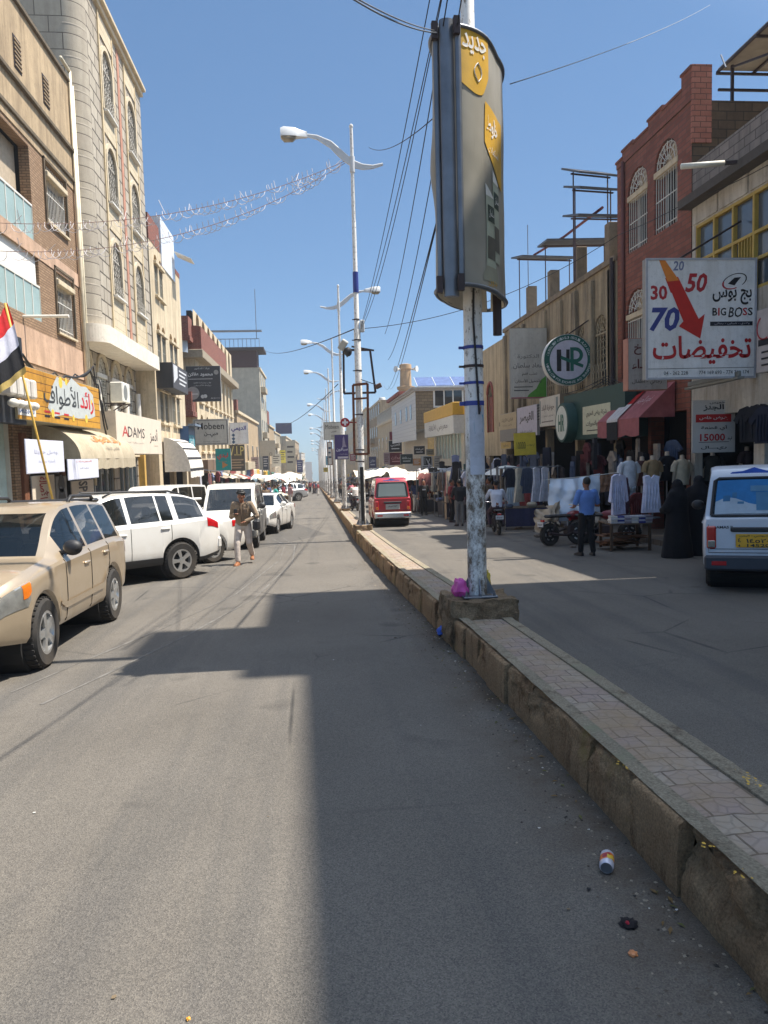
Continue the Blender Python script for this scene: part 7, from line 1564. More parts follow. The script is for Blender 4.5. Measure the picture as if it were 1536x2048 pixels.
pa, pb = ony(by,355,906), ony(by,379,906); zt, zb2 = ony(by,367,852).z, ony(by,367,908).z
m = MB(); m.box(pa.x,pb.x,by,by+2.0,zb2,zt); m.build('blue_face', P((62,96,140)), bx); m = MB(); m.box(pb.x+.002,pb.x+.02,by+.02,by+1.98,zb2+.02,zt-.5); tf = m.build('teal_face', P((76,150,162)), bx); m = MB(); m.box(pb.x+.0,pb.x+.4,by-.1,by+2.1,zt+.002,zt+.12); m.box(pb.x+.002,pb.x+.03,by+.02,by+1.98,zt-.49,zt-.02); m.build('top', P((110,124,140)), bx)
vs, fs = glyphs('كاريزما', .4, .3, 1.2, .7, .02); m = MB(); m.add([(pb.x+.028, by+v[0], zb2+v[2]) for v in vs], fs); m.build('lettering', P((214,226,226)), tf)
board('clinic_sign', 'charcoal clinic board with white Arabic lettering and a round logo on the corner block', 'F', fr(49.8,374,443,732,803), .25, P((64,64,66)), [
    ('lettering', ink((214,212,208)), lambda w,h: [T('محمود عقلان',w,h,.06,.7,.72,.13,.03), T('عيادة الدكتور',w,h,.25,.9,.45,.06)] + lines(w,h,.07,.63,.7,1,.1,.012) + [T('طب وجراحة الفم',w,h,.22,.5,.5,.05), T('زراعة الأسنان',w,h,.22,.43,.5,.05), T('04 25 1111',w,h,.7,.07,.26,.04)]),
    ('logo', ink((150,148,142)), lambda w,h: [disc(w*.18,h*.24,w*.19,0,26), disc(w*.88,h*.82,w*.07,0,16,sx=1)]), ('logo', ink((206,204,198)), lambda w,h: [rect(w*.03,h*.2,w*.33,h*.23,-.004), disc(w*.46,h*.14,w*.055,-.002,12), disc(w*.54,h*.15,w*.055,-.002,12)])])
board('shop_sign', 'pale rounded board with ornate black lettering over the left clothes racks', 'F', fr(48.5,388,458,838,890), .3, S_GREY, [('lettering', ink((40,38,38)), lambda w,h: [T('Mobeen',w,h,.12,.6,.76,.26,.01), T('مبيــن',w,h,.3,.3,.4,.2,.02), T('كنالوج ملابس المستقبل',w,h,.25,.1,.5,.06)]), ('border', ink((60,60,58)), lambda w,h: [rect(w*.04,h*.04,w*.96,h*.055,-.001), rect(w*.04,h*.945,w*.96,h*.96,-.001), rect(w*.03,h*.06,w*.045,h*.94,-.001), rect(w*.955,h*.06,w*.97,h*.94,-.001)])])
board('shop_sign', 'white square sign with purple Arabic lettering beside the ornate pale board', 'F', fr(57,460,497,845,888), .25, S_WHITE, [('lettering', ink((60,60,140)), lambda w,h: [T('الديمي',w,h,.1,.55,.8,.3,.03)]), ('ornament', ink((60,90,120)), lambda w,h: [disc(w*.2,h*z,w*.1,0,4) for z in (.42,.25,.1)])] )
board('shop_sign', 'teal sign with red Arabic lettering below the white square sign', 'F', fr(54,432,463,897,941), .2, P((30,140,140)), [('lettering', ink((200,40,44)), lambda w,h: [T('ليدي',w,h,.12,.5,.7,.3,.03)]), ('ornament', ink((170,120,70)), lambda w,h: [disc(w*.55,h*.25,w*.25,0,3), T('موضة',w,h,.2,.36,.5,.1)])])
board('shop_sign', 'brown sign with gold letters V.I.P on the left of the street', 'F', fr(62,461,491,889,942), .2, P((78,70,60)), [('lettering', ink((196,180,110)), lambda w,h: [T('V.I.P',w,h,-.05,.58,1.0,.36)]), ('stripe', ink((150,130,104)), lambda w,h: lines(w,h,.1,.4,.8,4,.1,.05))])
for i, (y, a, b, c, d, col, lab) in enumerate(((84,520,551,881,912,(166,158,142),'blank taupe billboard square on the left row'),(96,544,562,908,933,(200,194,176),'pale small board below the taupe billboard'),(100,560,572,900,926,(206,196,90),'yellow edged board left of the tall listing board'),(110,573,592,882,942,(196,186,160),'tall cream listing board high on the left row'),(88,503,518,914,938,(160,140,140),'pinkish board under the taupe billboard'),(130,594,606,920,945,(90,90,130),'violet and white board at the far end of the left row'),(92,526,538,912,940,(60,66,76),'dark shelf-like board beside the pale small one'))):
    board('shop_sign', lab, 'F', fr(y,a,b,c,d), .25, P(col), [('lettering', ink((90,84,78) if sum(col) > 330 else (200,200,200)), (lambda w,h: lines(w,h,.15,.78,.7,4,.17,.06)) if i not in (0,) else (lambda w,h: [disc(w*.7,h*.12,w*.1,0,14,r0=w*.07)]))], group='shop boards far along the left row')
# -- right: the discount board, facing us
m_ = fr(15.9,1292,1510,517,757)
bb = board('billboard', 'big white discount billboard with a red arrow, facing us over the right pavement', 'F', m_, .18, S_WHITE, [
    ('arrow', ink((196,40,32)), lambda w,h: [flat([(w*.22,h*.72),(w*.17,h*.84),(w*.2,h*.84),(w*.28,h*.7)],.0), flat([(w*.185,h*.82),(w*.335,h*.48),(w*.295,h*.44),(w*.49,h*.335),(w*.53,h*.54),(w*.475,h*.5),(w*.285,h*.85)],-.001)]),
    ('arrow_tail', ink((226,132,44)), lambda w,h: [flat([(w*.115,h*.985),(w*.17,h*.985),(w*.295,h*.82),(w*.19,h*.81)],-.002)]),
    ('number', ink((176,40,48)), lambda w,h: [T('30',w,h,.04,.66,.15,.12,.03,.0), T('50',w,h,.35,.72,.2,.16,.03,.25)]),
    ('number', ink((52,62,132)), lambda w,h: [T('70',w,h,.03,.4,.27,.2,.03,.2)]), ('number', ink((120,124,150)), lambda w,h: [T('20',w,h,.24,.9,.1,.08,.02,.15)]),
    ('lettering', ink((180,30,34)), lambda w,h: [T('تخفيضات',w,h,.06,.12,.9,.24,.02)]),
    ('lettering', ink((24,24,26)), lambda w,h: [T('بج بوس',w,h,.6,.615,.36,.13,.02), T('B',w,h,.6,.525,.045,.065,.02), T('G',w,h,.675,.525,.05,.065,.02), T('BO',w,h,.745,.51,.13,.085,.01,.2), T('S',w,h,.925,.525,.045,.065,.02), T('04 - 262 228',w,h,.16,.035,.22,.03), T('774 169 693 - 774 746 174',w,h,.48,.035,.46,.03)]),
    ('lettering', ink((186,30,40)), lambda w,h: [T('I',w,h,.652,.525,.014,.065,.02), T('S',w,h,.878,.525,.042,.065,.02)]),
    ('tagline_bar', ink((28,32,44)), lambda w,h: [rect(w*.58,h*.44,w*.97,h*.475,0)]), ('tagline', ink((190,190,196)), lambda w,h: [T('ولادي - شبابي - رجالي',w,h,.62,.445,.32,.024,y=-.003)]),
    ('emblem', ink((30,30,34)), lambda w,h: [([(w*.8+(x)*.9*math.cos(.3)-z*.55*math.sin(.3),y,h*.81+x*.9*math.sin(.35)+z*.45) for x,y,z in v],f) for v,f in [disc(0,0,w*.13,0,30,r0=w*.118,a0=-60,a1=150)]] + [flat([(w*.74,h*.79),(w*.8,h*.84),(w*.86,h*.845),(w*.82,h*.8),(w*.8,h*.775)],0)]),
    ('emblem', ink((176,36,48)), lambda w,h: [([(w*.8+(x)*.9*math.cos(.3)-z*.55*math.sin(.3),y,h*.81+x*.9*math.sin(.35)+z*.45) for x,y,z in v],f) for v,f in [disc(0,0,w*.13,0,30,r0=w*.112,a0=150,a1=270)]]),
    ('rule', ink((40,42,48)), lambda w,h: [rect(0,h*.085,w,h*.089,0)])], frame=P((176,176,180)))
m = MB(); p, w_, h_ = m_
for zz in (.3,2.2): m.bar((p.x+w_+.0,15.99,p.z+zz),(9.8,15.99,p.z+zz),.06)
m.bar((p.x+.3,16.0,p.z+h_*.9),(9.8,16.6,p.z+h_+1.0),.04); o = m.build('bracket', M_DKST); o.parent = bb; o.matrix_parent_inverse = Matrix.Translation(-Vector(bb.location))
board('cloth_sign', 'worn cloth shop sign with brown Arabic lettering behind the discount billboard', 'F', fr(18.4,1256,1335,676,780), .3, surf('worn_cloth_sign', L((176,170,164)), .9, 0, .12, 3, 0, 30, L((130,118,104)), .5, True), [('lettering', ink((90,34,36)), lambda w,h: [T('ساخ',w,h,.15,.68,.5,.22,.02), T('ـيـاء',w,h,.1,.32,.6,.28,.02)]), ('lettering', ink((50,46,46)), lambda w,h: [T('رجالي - أطفال',w,h,.1,.1,.75,.13)])], rim=P((176,120,100)))
board('shop_sign', 'pale sign with a red swirl at the right edge beside the discount billboard', 'R', wl('R',9.5,1513,1570,612,742), .15, surf('pink_white_sign', L((186,176,170)), .6), [('logo', ink((176,40,48)), lambda w,h: [disc(w*.28,h*.7,h*.2,0,24,r0=h*.17,a0=120,a1=300)]), ('lettering', ink((40,38,40)), lambda w,h: [rect(w*.08,h*.42,w*.9,h*.52,0)] + lines(w,h,.2,.3,.5,3,.1,.03))])
for a, b, c, d in ((1305,1535,757,770),):
    pass
m = MB()
for k in range(22): p = onx(9.3, 1380+k*4.6, 768-k*1.0); m.bbox(p.x-.03,p.x+.03,p.y-.07,p.y+.07,p.z-.06,p.z+.05,.01)
a, b = onx(9.3,1375,778), onx(9.3,1482,755); m.bar(a, b, .16, .05); tag(m.build('lamp_strip', P((130,130,122))), 'strip of small lamps along the ledge under the discount billboard', 'light strip')
yj = 17.2; board('banner', 'white jeans sale banner with red price lettering beside the red awning', 'F', fr(yj,1384,1470,800,905), .02, surf('sale_banner', L((206,200,192)), .8, 0, .06), [
    ('lettering', ink((26,24,26)), lambda w,h: [T('خميس',w,h,.4,.92,.35,.05,.02), T('الجنز',w,h,.25,.79,.48,.13,.03), T('أي قطعة',w,h,.2,.42,.62,.1,.02), T('بـ',w,h,.82,.22,.1,.08,.02), T('ريـــال',w,h,.2,.05,.6,.08,.02), rect(w*.15,h*.195,w*.85,h*.205,0)]),
    ('price', ink((186,34,36)), lambda w,h: [T('15000',w,h,.18,.22,.58,.14,.02)]), ('red_band', ink((190,40,40)), lambda w,h: [rect(w*.08,h*.58,w*.9,h*.73,0)]), ('lettering', ink((226,220,216)), lambda w,h: [T('عـرض خاص',w,h,.16,.61,.66,.09,.02,y=-.003)])], cat='banner', rim=P((206,200,192)))
# round exchange sign
yh = 25.6; p, w_, h_ = fr(yh,1088,1187,674,771); t = thing('round_sign', 'large round green and white exchange company sign projecting from the ochre building', 'sign', (p.x, yh, p.z)); r = w_/2
m = MB(); m.lathe([(r,0),(r,.26)], (r,.005,r), 40, 'y'); m.build('drum', P((206,206,202)), t, smooth=40)
put(t, [('green_ring', ink((22,90,78)), [disc(r,r,r*.98,.002,48,r0=r*.76)]), ('white_disc', ink((196,194,206)), [disc(r,r,r*.76,.001,40)]),
    ('letter', ink((22,24,28)), [rect(r*.52,r*.56,r*.7,r*1.4,-.004), rect(r*.9,r*.56,r*1.04,r*1.4,-.004)]), ('letter', ink((24,100,84)), [rect(r*1.06,r*.56,r*1.2,r*1.42,-.004), disc(r*1.28,r*1.18,r*.3,-.004,20,r0=r*.16,a0=-90,a1=90), rect(r*1.06,r*1.35,r*1.3,r*1.48,-.005), rect(r*1.06,r*.88,r*1.3,r*1.02,-.005), flat([(r*.66,r*1.04),(r*.7,r*1.16),(r*1.6,r*.8),(r*1.56,r*.68)],-.006)])])
m = MB()
def arctext(body, a0, a1, flip, hh):
    s = shape(body); n = len(s)
    for i, ch in enumerate(s):
        if ch == ' ': continue
        a = R_(a0+(a1-a0)*(i+.5)/n); vs, fs = glyphs(ch, 0, 0, .075, hh); d = a-math.pi/2 if not flip else a+math.pi/2
        rr = r*.81 if not flip else r*.93
        m.add([(r+rr*math.cos(a)+(v[0]-.037)*math.cos(d)-v[2]*math.sin(d), -.012, r+rr*math.sin(a)+(v[0]-.037)*math.sin(d)+v[2]*math.cos(d)) for v in vs], fs)
arctext('شركة رياض الحروي للصرافة والتحويلات', 168, 12, False, .09); arctext('H.R.H CO. FOR EXCHANGE AND TRANSFERS', 190, 350, True, .085); m.build('lettering', P((206,214,210)), t)
m = MB(); m.bar((2*r-.1,.13,r),(9.8-p.x,.13,r),.07); m.bar((r,.13,2*r-.02),(r+.8,.13,2*r+.5),.04); m.build('bracket', M_DKST, t)
board('dentist_sign', 'tall grey dentist board with a green corner left of the round exchange sign', 'F', fr(30.6,1021,1095,656,797), .12, S_GREY, [
    ('lettering', ink((120,118,112)), lambda w,h: [T('الدكتورة',w,h,.2,.56,.58,.07,.01), T('سعاد سلطان',w,h,.08,.42,.84,.09,.02)]), ('lettering', ink((52,52,54)), lambda w,h: [T('لطب الفم',w,h,.32,.32,.4,.05,.01), T('وتجميل الأسنان',w,h,.14,.22,.7,.06,.01)] + lines(w,h,.1,.16,.5,2,.05,.012)),
    ('green_corner', ink((84,150,50)), lambda w,h: [flat([(w*.97,h*.02),(w*.97,h*.32),(w*.82,h*.26),(w*.7,h*.14),(w*.5,h*.06),(w*.45,h*.02)],.001)]), ('pink_foot', ink((160,90,100)), lambda w,h: [rect(w*.02,-h*.0+.01,w*.98,h*.02,.0005)])], rim=P((150,146,136)))
gb, gw, gh = wl('R',9.1,1128,1250,800,868)
t = thing('shop_sign', 'dark green exchange shop box sign with a cream panel and a white oval drum', 'sign', gb, RZ['R']); m = MB(); m.box(0,gw,0,.7,-.15,gh+.35); m.build('box', P((28,66,60)), t)
m = MB(); m.box(gw*.36,gw*.8,-.012,-.001,gh*.0,gh*.85); m.build('cream_panel', P((196,196,170)), t); put(t, [('lettering', ink((44,46,40)), [T('شركة رياض الحروي',gw,gh,.42,.5,.33,.2,.02), T('للصرافة والتحويلات',gw,gh,.42,.22,.33,.18,.02), rect(gw*.43,gh*.1,gw*.7,gh*.13,0)])], -.006)
m = MB(); m.lathe([(.68,-.35),(.7,-.3),(.7,.0)], (.75,0,gh*.42), 32, 'y'); d = m.build('drum', P((34,72,64)), t, smooth=40); m = MB(); v, f_ = disc(.75,gh*.42,.6,-.354,28); m.add(v, f_); m.build('drum_face', P((206,210,200)), t)
put(t, [('letter', ink((24,96,76)), [glyphs('HR',.42,gh*.42-.3,.66,.6,.03)])], -.352)
board('shop_sign', 'pale box sign of a clothes shop left of the white oval drum', 'R', wl('R',9.0,1079,1120,792,852), .9, S_GREY, [('lettering', ink((96,84,80)), lambda w,h: [T('جوهرة البلد',w,h,.12,.5,.62,.24,.02), T('للملابس الجاهزة',w,h,.2,.3,.5,.1), rect(w*.12,h*.14,w*.7,h*.18,0)]), ('ornament', ink((110,124,124)), lambda w,h: [rect(w*.03,h*.1,w*.08,h*.9,0), rect(w*.82,h*.3,w*.92,h*.92,0)])], rim=P((140,126,108)))
board('shop_sign', 'lilac white sign with bold dark Arabic lettering above the yellow price board', 'R', wl('R',9.2,1034,1074,812,872), .12, P((182,178,190)), [('lettering', ink((56,52,56)), lambda w,h: [T('القيصر',w,h,.15,.42,.7,.38,.03), T('للملابس الرجالية',w,h,.18,.1,.6,.1)])])
board('shop_sign', 'buff sign with small gold lettering over a grey panel, left of the lilac sign', 'R', wl('R',9.2,1000,1033,826,882), .12, P((176,156,118)), [('lettering', ink((96,76,44)), lambda w,h: [T('فنان للأزياء',w,h,.12,.68,.7,.16,.02), T('ملابس نسائية',w,h,.2,.52,.55,.1)]), ('grey_panel', ink((112,106,98)), lambda w,h: [rect(0,0,w,h*.42,.001)])])
board('price_board', 'bright yellow price board hanging above the row of shirts', 'F', fr(27.8,1029,1073,866,911), .03, P((214,190,62)), [('lettering', ink((52,48,30)), lambda w,h: [T('10000',w,h,.12,.28,.4,.32,.0), T('أي قطعة بـ',w,h,.58,.36,.34,.16)])], tilt=-.03, rim=P((190,168,60)))
board('shop_sign', 'small amber sign strip below the buff sign', 'R', wl('R',9.3,1002,1022,884,898), .1, P((186,154,70)), [('lettering', ink((60,50,30)), lambda w,h: [T('عطور',w,h,.2,.25,.6,.5)])])
rA = awning('red patterned cloth awning with white lettering over the brick house shop', 'R', 9.75, 19.6, 22.6, 2.65, 3.6, 1.0, surf('red_cloth', L((156,92,94)), .9, 0, .2, 4), [('lettering', ink((196,160,156)), 'بيع الملابس الجاهزة', .05, .3, .4, .6, .02), ('lettering', ink((196,160,156)), 'نجم الجينز', .58, .35, .3, .62, .02)], curve=False, drop=.45)
fg = thing('flag', 'red white and black flag draped over the red cloth awning', 'flag', (0,0,0))
for c, v0, v1, nm in (((176,30,34),0,.36,'red_stripe'),((196,192,190),.36,.7,'white_stripe'),((20,20,24),.7,1.05,'black_stripe')):
    m = MB(); ya, yb2 = 21.0, 21.8
    m.grid(lambda u, v: (lambda q: (9.75-1.0*min(1,q*1.55)-.03, ya+(yb2-ya)*u, 3.6-.95*min(1,q*1.55)+.03-max(0,q-.645)*1.5+.0)) (v0+(v1-v0)*v), 10, 8); m.build(nm, P(c,.85), fg, smooth=True)
# far right boards
FB = [(84,779,805,863,880,(110,24,36),'maroon peaked sign with a round grey emblem above the black boards',((150,150,150),'')),(83,778,804,881,904,(18,18,20),'black board with white Arabic lettering under the maroon peaked sign',((206,206,206),'العربي')),
 (82,779,805,905,930,(110,26,36),'red shop board under the black one',((206,150,150),'محلات')),(80,768,780,905,928,(176,150,150),'pinkish hanging board left of the red shop board',((120,80,80),'')),(60,801,826,908,928,(30,44,42),'dark green board with two lines of white lettering',((200,206,200),'بيت الأناقة')),
 (58,828,850,892,909,(36,34,34),'black watch shop sign with white lettering',((214,210,206),'العربي للساعات')),(57,843,866,912,940,(190,190,190),'grey white board with a black square holding the letter V',((20,22,26),'V')),(56.5,868,881,912,938,(178,172,166),'narrow pale board beside the letter V board',((120,116,110),'')),
 (55,896,921,886,906,(176,158,150),'pinkish white board on the glass fronted shop',((120,84,80),'ملابس')),(60,826,842,917,931,(186,130,70),'orange sign left of the letter V board',((206,206,206),'')),(78,738,753,913,936,(84,84,112),'blue grey board with white lettering just right of the second lamp post',((206,206,214),'عقلان')),
 (56,882,896,910,934,(112,112,108),'grey board with a dark scrolled emblem',((30,30,30),'∞')),(57.5,853,868,898,910,(140,130,110),'buff scrolled sign above the letter V board',((60,50,36),'تسوق')),(95,712,728,905,918,(90,120,110),'small greenish board seen between the lamp posts',((200,200,200),'')) ,(120,700,712,908,922,(150,60,60),'small red board far between the lamp posts',((210,200,190),''))]
for i, (y, a, b, c, d, col, lab, (lc, body)) in enumerate(FB):
    its = [('lettering', ink(lc), (lambda w,h,body=body: [T(body,w,h,.14,.45,.72,.3,.02)] + lines(w,h,.2,.25,.6,1,.1,.08)) if body else (lambda w,h: lines(w,h,.15,.75,.7,4,.18,.07)))]
    if body == 'V': its = [('square', ink((20,22,26)), lambda w,h: [rect(w*.2,h*.35,w*.88,h*.95,0)]), ('lettering', ink((220,220,220)), lambda w,h: [T('V',w,h,.42,.45,.34,.36,y=-.003), rect(w*.3,h*.42,w*.33,h*.9,-.003)]), ('lettering', ink((60,60,60)), lambda w,h: lines(w,h,.1,.2,.8,2,.12,.06))]
    if i == 0: its = [('emblem', ink(lc), lambda w,h: [disc(w*.5,h*.75,w*.28,0,20,r0=w*.2), disc(w*.5,h*.75,w*.16,-.001,16)])]
    board('shop_sign', lab, 'F', fr(y,a,b,c,d), .2, P(col), its, group='crowded shop boards far along the right row')
# boards on the lamp posts
yp_ = PL[3][0]-.3; board('post_sign', 'pale rounded board with ornate black lettering hung on a far lamp post', 'F', fr(yp_,648,684,844,880), .12, S_GREY, [('lettering', ink((40,38,38)), lambda w,h: [T('Mobeen',w,h,.1,.62,.74,.24), T('مبين',w,h,.4,.4,.3,.16)] + lines(w,h,.4,.25,.45,3,.08,.025)), ('border', ink((70,70,66)), lambda w,h: [rect(w*.03,h*.955,w*.97,h*.97,0), rect(w*.03,h*.03,w*.045,h*.96,0)])])
board('post_sign', 'purple advert panel with white Arabic lettering on the third lamp post', 'F', fr(PL[2][0]-.25,670,698,869,919), .14, P((74,62,112)), [('lettering', ink((206,202,214)), lambda w,h: [T('سبأفون',w,h,.12,.32,.8,.2,.02), T('عملاق الاتصالات',w,h,.3,.18,.62,.06)]), ('print', ink((150,140,160)), lambda w,h: [flat([(w*.55,h*.5),(w*.6,h*.85),(w*.68,h*.95),(w*.78,h*.6),(w*.86,h*.5)],.001)]), ('foot_strip', ink((196,190,196)), lambda w,h: [rect(w*.2,h*.04,w*.95,h*.12,0)])])
for k, (y, a, b, c, d, col, lab) in enumerate(((PL[4][0]-.2,652,662,912,930,(110,160,176),'small pale blue panel on a far lamp post'),(PL[5][0]-.2,647,656,935,944,(206,180,60),'small yellow panel low on a far lamp post'),(PL[3][0]-.25,656,665,884,930,(206,200,190),'narrow framed white panel on the fourth lamp post'))):
    board('post_sign', lab, 'F', fr(y,a,b,c,d), .1, P(col), [('lettering', ink((60,80,100)), lambda w,h: lines(w,h,.2,.7,.6,3,.2,.08))], frame=M_RUST if k == 2 else None)
y1 = PL[1][0]
cr = thing('pharmacy_sign', 'small red round cross sign on an arm from the second lamp post', 'sign', ony(y1, 690, 845)); cr.location.y = y1
m = MB(); m.lathe([(.13,-.03),(.14,0),(.13,.03)], (0,0,0), 24, 'y'); m.build('disc', P((176,34,40)), cr); m = MB(); m.box(-.03,.03,-.045,-.036,-.09,.09); m.box(-.09,-.0305,-.0449,-.036,-.03,.03); m.box(.0305,.09,-.0449,-.036,-.03,.03); m.build('cross', P((226,220,220)), cr); m = MB(); m.bar((.14,0,0),(.5,0,-.01),.04); m.build('arm', P((160,40,40)), cr)
# empty billboard frames on the second post
def frame(label, pts, y, mat, wd, extra=()):
    t = thing('empty_billboard', label, 'frame', ony(y, *pts[0])); t.location.y = y; o = Vector(t.location); m = MB(); P3 = [ony(y, *q)-o for q in pts]
    for a, b in zip(P3, P3[1:]+P3[:1]): m.bar(a, b, wd)
    m.build('bars', mat, t)
    for a, b in extra: m = MB(); m.bar(ony(y, *a)-o, ony(y, *b)-o, wd*.8); m.build('brace', mat, t)
frame('dark empty billboard frame high on the second lamp post', [(687,700),(740,700),(751,785),(688,787)], y1+.15, M_DKST, .06, [((703,693),(748,701))])
frame('rusty red empty sign frame lower on the second lamp post', [(706,770),(735,767),(737,908),(709,908)], y1-.15, M_RUST, .07, [((706,798),(735,796))])
fl = thing('floodlight', 'grey floodlight clamped beside the dark empty frame', 'floodlight', ony(y1-.1,686,690)); m = MB(); m.T = Matrix.Rotation(.6,4,'Y') @ Matrix.Rotation(.5,4,'X'); m.bbox(-.1,.1,-.06,.06,-.16,.16,.02); m.build('housing', P((170,170,164)), fl); m = MB(); m.bar((0,0,0),(.12,.05,-.35),.03); m.build('bracket', M_DKST, fl)
m = MB(); m.ell((.14,0,-.2),(.12,.1,.14)); m.build('junction', P((40,40,44)), fl, smooth=True)
cm = thing('security_camera', 'brown box camera on an arm right of the rusty empty frame', 'camera', ony(y1-.1,757,772)); m = MB(); m.T = Matrix.Rotation(-.4,4,'Y'); m.bbox(-.09,.09,-.08,.08,-.07,.07,.02); m.build('body', P((96,70,56)), cm); m = MB(); m.bar((-.05,0,.03),(-.52,0,.2),.025); m.build('arm', M_STEEL, cm)
# tube light on the brick house, white conduit arms
def rod(nm, lab, a, b, r, mat, cat): m = MB(); m.tube([a, b], r, 8); return tag(m.build(nm, mat, None, smooth=40), lab, cat)
a, b = onx(8.3,1362,333), onx(9.75,1502,322); t = thing('tube_light', 'white tube light on an arm in front of the brick house and block parapet', 'lamp', a); m = MB(); m.tube([(0,0,0),(b-a)*.62],.06,10); m.build('tube', P((214,210,196)), t, smooth=True); m = MB(); m.bar((b-a)*.6,(b-a),.07); m.build('bracket', M_DKST, t)
m = MB(); p = onx(9.2,1398,130); m.tube([onx(9.9,1452,135), onx(9.9,1442,110)], .02, 5); tag(m.build('aerial', M_STEEL), 'thin leaning aerial above the red brick parapet', 'aerial')
p = onx(10.3,1056,520); m = MB(); m.tube([(p.x,p.y,FR2.zb+FR2.H),(p.x,p.y,ony(p.y,1056,450).z)], .02, 5); tag(m.build('aerial', M_STEEL), 'tall thin aerial over the far roof column', 'aerial')
# ---------------------------------------------------------------- flag on a leaning pole at the left
fp = thing('flagpole', 'leaning yellow flagpole in front of the yellow planked sign', 'flagpole', ground(112,1090,.0)); yfl = 17.5
a, b = ony(yfl,108,1010), ony(yfl-.6,10,606); fp.location = a; m = MB(); d_ = b-a; m.tube([(0,0,0)-d_*.12 if False else -d_*.22, d_], .026, 8); m.build('pole', P((206,166,76)), fp, smooth=True)
fl_ = thing('flag', 'red white and black flag with a gold fringe hanging from the leaning pole', 'flag', (0,0,0))
for nm, c, (t0, t1), col in (('red_stripe',0,((14,604),(28,646)),(190,24,30)),('white_stripe',0,((28,646),(38,690)),(206,206,220)),('black_stripe',0,((38,690),(50,732)),(18,18,24)),('gold_fringe',0,((50,732),(53,744)),(196,170,100))):
    m = MB(); lb = {604:(-26,668),646:(-30,704),690:(-34,752),732:(-36,790),744:(-36,808)}
    pa, pb, pc, pd_ = ony(yfl-.55,*t0), ony(yfl-.5,*t1), ony(yfl-1.0,*lb[t0[1]]), ony(yfl-1.0,*lb[t1[1]])
    m.grid(lambda u, v: (lambda q: (q.x, q.y+.12*math.sin(u*9)*u+.03*math.sin(u*21), q.z-.12*u*math.sin(u*3.1)*1.2))(pa.lerp(pc,u).lerp(pb.lerp(pd_,u),v)), 18, 5); m.build(nm, P(col,.8), fl_, smooth=True)
# ---------------------------------------------------------------- overhead cables
def cable(lab, pts, sag, r=.012, mat=None, n=24, group=None, nm='overhead_cable'):
    P3 = []
    for a, b in zip(pts, pts[1:]):
        a, b = Vector(a), Vector(b)
        for k in range(n+1): u = k/n; q = a.lerp(b,u); q.z -= sag*4*u*(1-u); P3.append(q)
    P3 = [p for i, p in enumerate(P3) if i == 0 or (p-P3[i-1]).length > 1e-5]
    m = MB(); m.tube(P3, r, 5); return tag(m.build(nm, mat or M_BLACK, None, smooth=True), lab, 'cable', group)
pt1 = Vector((PL[1][1], y1, 0))
for i, (ex, az, s) in enumerate(((862,652,.25),(884,655,.3),(886,658,.5),(897,668,.35),(925,720,.6))):
    a = ony(y1, 722 if i < 3 else 752+i*6, az); a.y = y1; b = ony(8.6 if i < 3 else 7, ex, -14)
    cable('long black cable running overhead from the second lamp post towards us', [a, b], s, .0065, group='cables strung above the central reservation')
for i, (x0, x1) in enumerate(((800,880),(810,905))):
    cable('thin cable rising from the far right roofs past the lens-shaped advert', [ony(95, 768+i*8, 770), ony(9.5, 874+i*6, 440-i*20)], 1.2, .009, group='thin cables behind the advert')
a = ony(y1, 728, 657); a.y = y1
cable('black cable sagging from the second lamp post across the right lane to the brick house', [a, onx(9.6, 1236, 470)], .55, .010); cable('black cable running on along the brick house to the yellow windows', [onx(9.6,1236,470), onx(9.6,1385,398), onx(9.5,1536,330)], .05, .010)
cable('thin cable from the left grey block across to the second lamp post', [ony(110,528,700), ony(y1,716,655)], .6, .02)
cable('thin cable crossing from the far left row up to the third lamp post', [ony(120,562,852), ony(PL[3][0],676,768)], .6, .03)
cable('twin steel wires leading from the advert top off to the upper left', [ony(7.6,880,66), ony(5,700,-6)], .05, .007, M_STEEL); cable('second steel wire leading from the advert top to the upper left', [ony(7.6,874,62), ony(5,712,-4)], .03, .006, M_STEEL)
cable('thin grey wire from the lens-shaped advert up to the upper right', [ony(8.3,1020,168), onx(10.5,1420,10)], .1, .006, M_STEEL); cable('thin cable from the second lamp top on to the lens-shaped advert', [ony(y1,738,295), ony(8.4,876,228)], .2, .007)
# bare festoon strings with curly white stems
for lab, A0, B0, sag in (('upper bare festoon string with curled white wires, stretched to the left blocks', ony(y1,690,322), onx(-7.45,0,446), .55), ('lower bare festoon string with curled white wires, ending lower on the left', ony(y1,690,326), onx(-7.45,0,502), .75)):
    t = thing('festoon', lab, 'festoon', A0); m = MB(); n = 60; D = B0-A0; ps = []
    for k in range(n+1): u = k/n; q = D*u; q.z -= sag*4*u*(1-u); ps.append(q)
    m.tube(ps, .009, 5); m.build('wire', P((150,120,110)), t)
    m = MB(); rr = random.Random(4)
    for k in range(1, n):
        q = ps[k]; s = rr.choice((-1,-1,-1,1)); h = rr.uniform(.15,.4); a = rr.uniform(0,6.28)
        m.tube([q, q+Vector((.12*math.cos(a),.1*math.sin(a),h*s*.6)), q+Vector((.2*math.cos(a),.16*math.sin(a),h*s))] if s > 0 else [q+Vector((.2*math.cos(j)-.2, .12*math.sin(j)*math.cos(a), -.22*math.sin(j))) for j in np.linspace(0,3.3,7)], .008, 4)
    m.build('curled_wires', P((206,200,200)), t)
cable('tangle of black cables looping above the yellow planked sign', [onx(-7.2,45,708), onx(-7.1,90,752), onx(-7.1,130,752), onx(-7.1,180,740), onx(-7.2,196,770)], .12, .035); cable('second loop of black cables above the yellow planked sign', [onx(-7.2,48,722), onx(-7.1,110,745), onx(-7.1,150,748), onx(-7.15,186,732), onx(-7.2,200,800)], .2, .022)
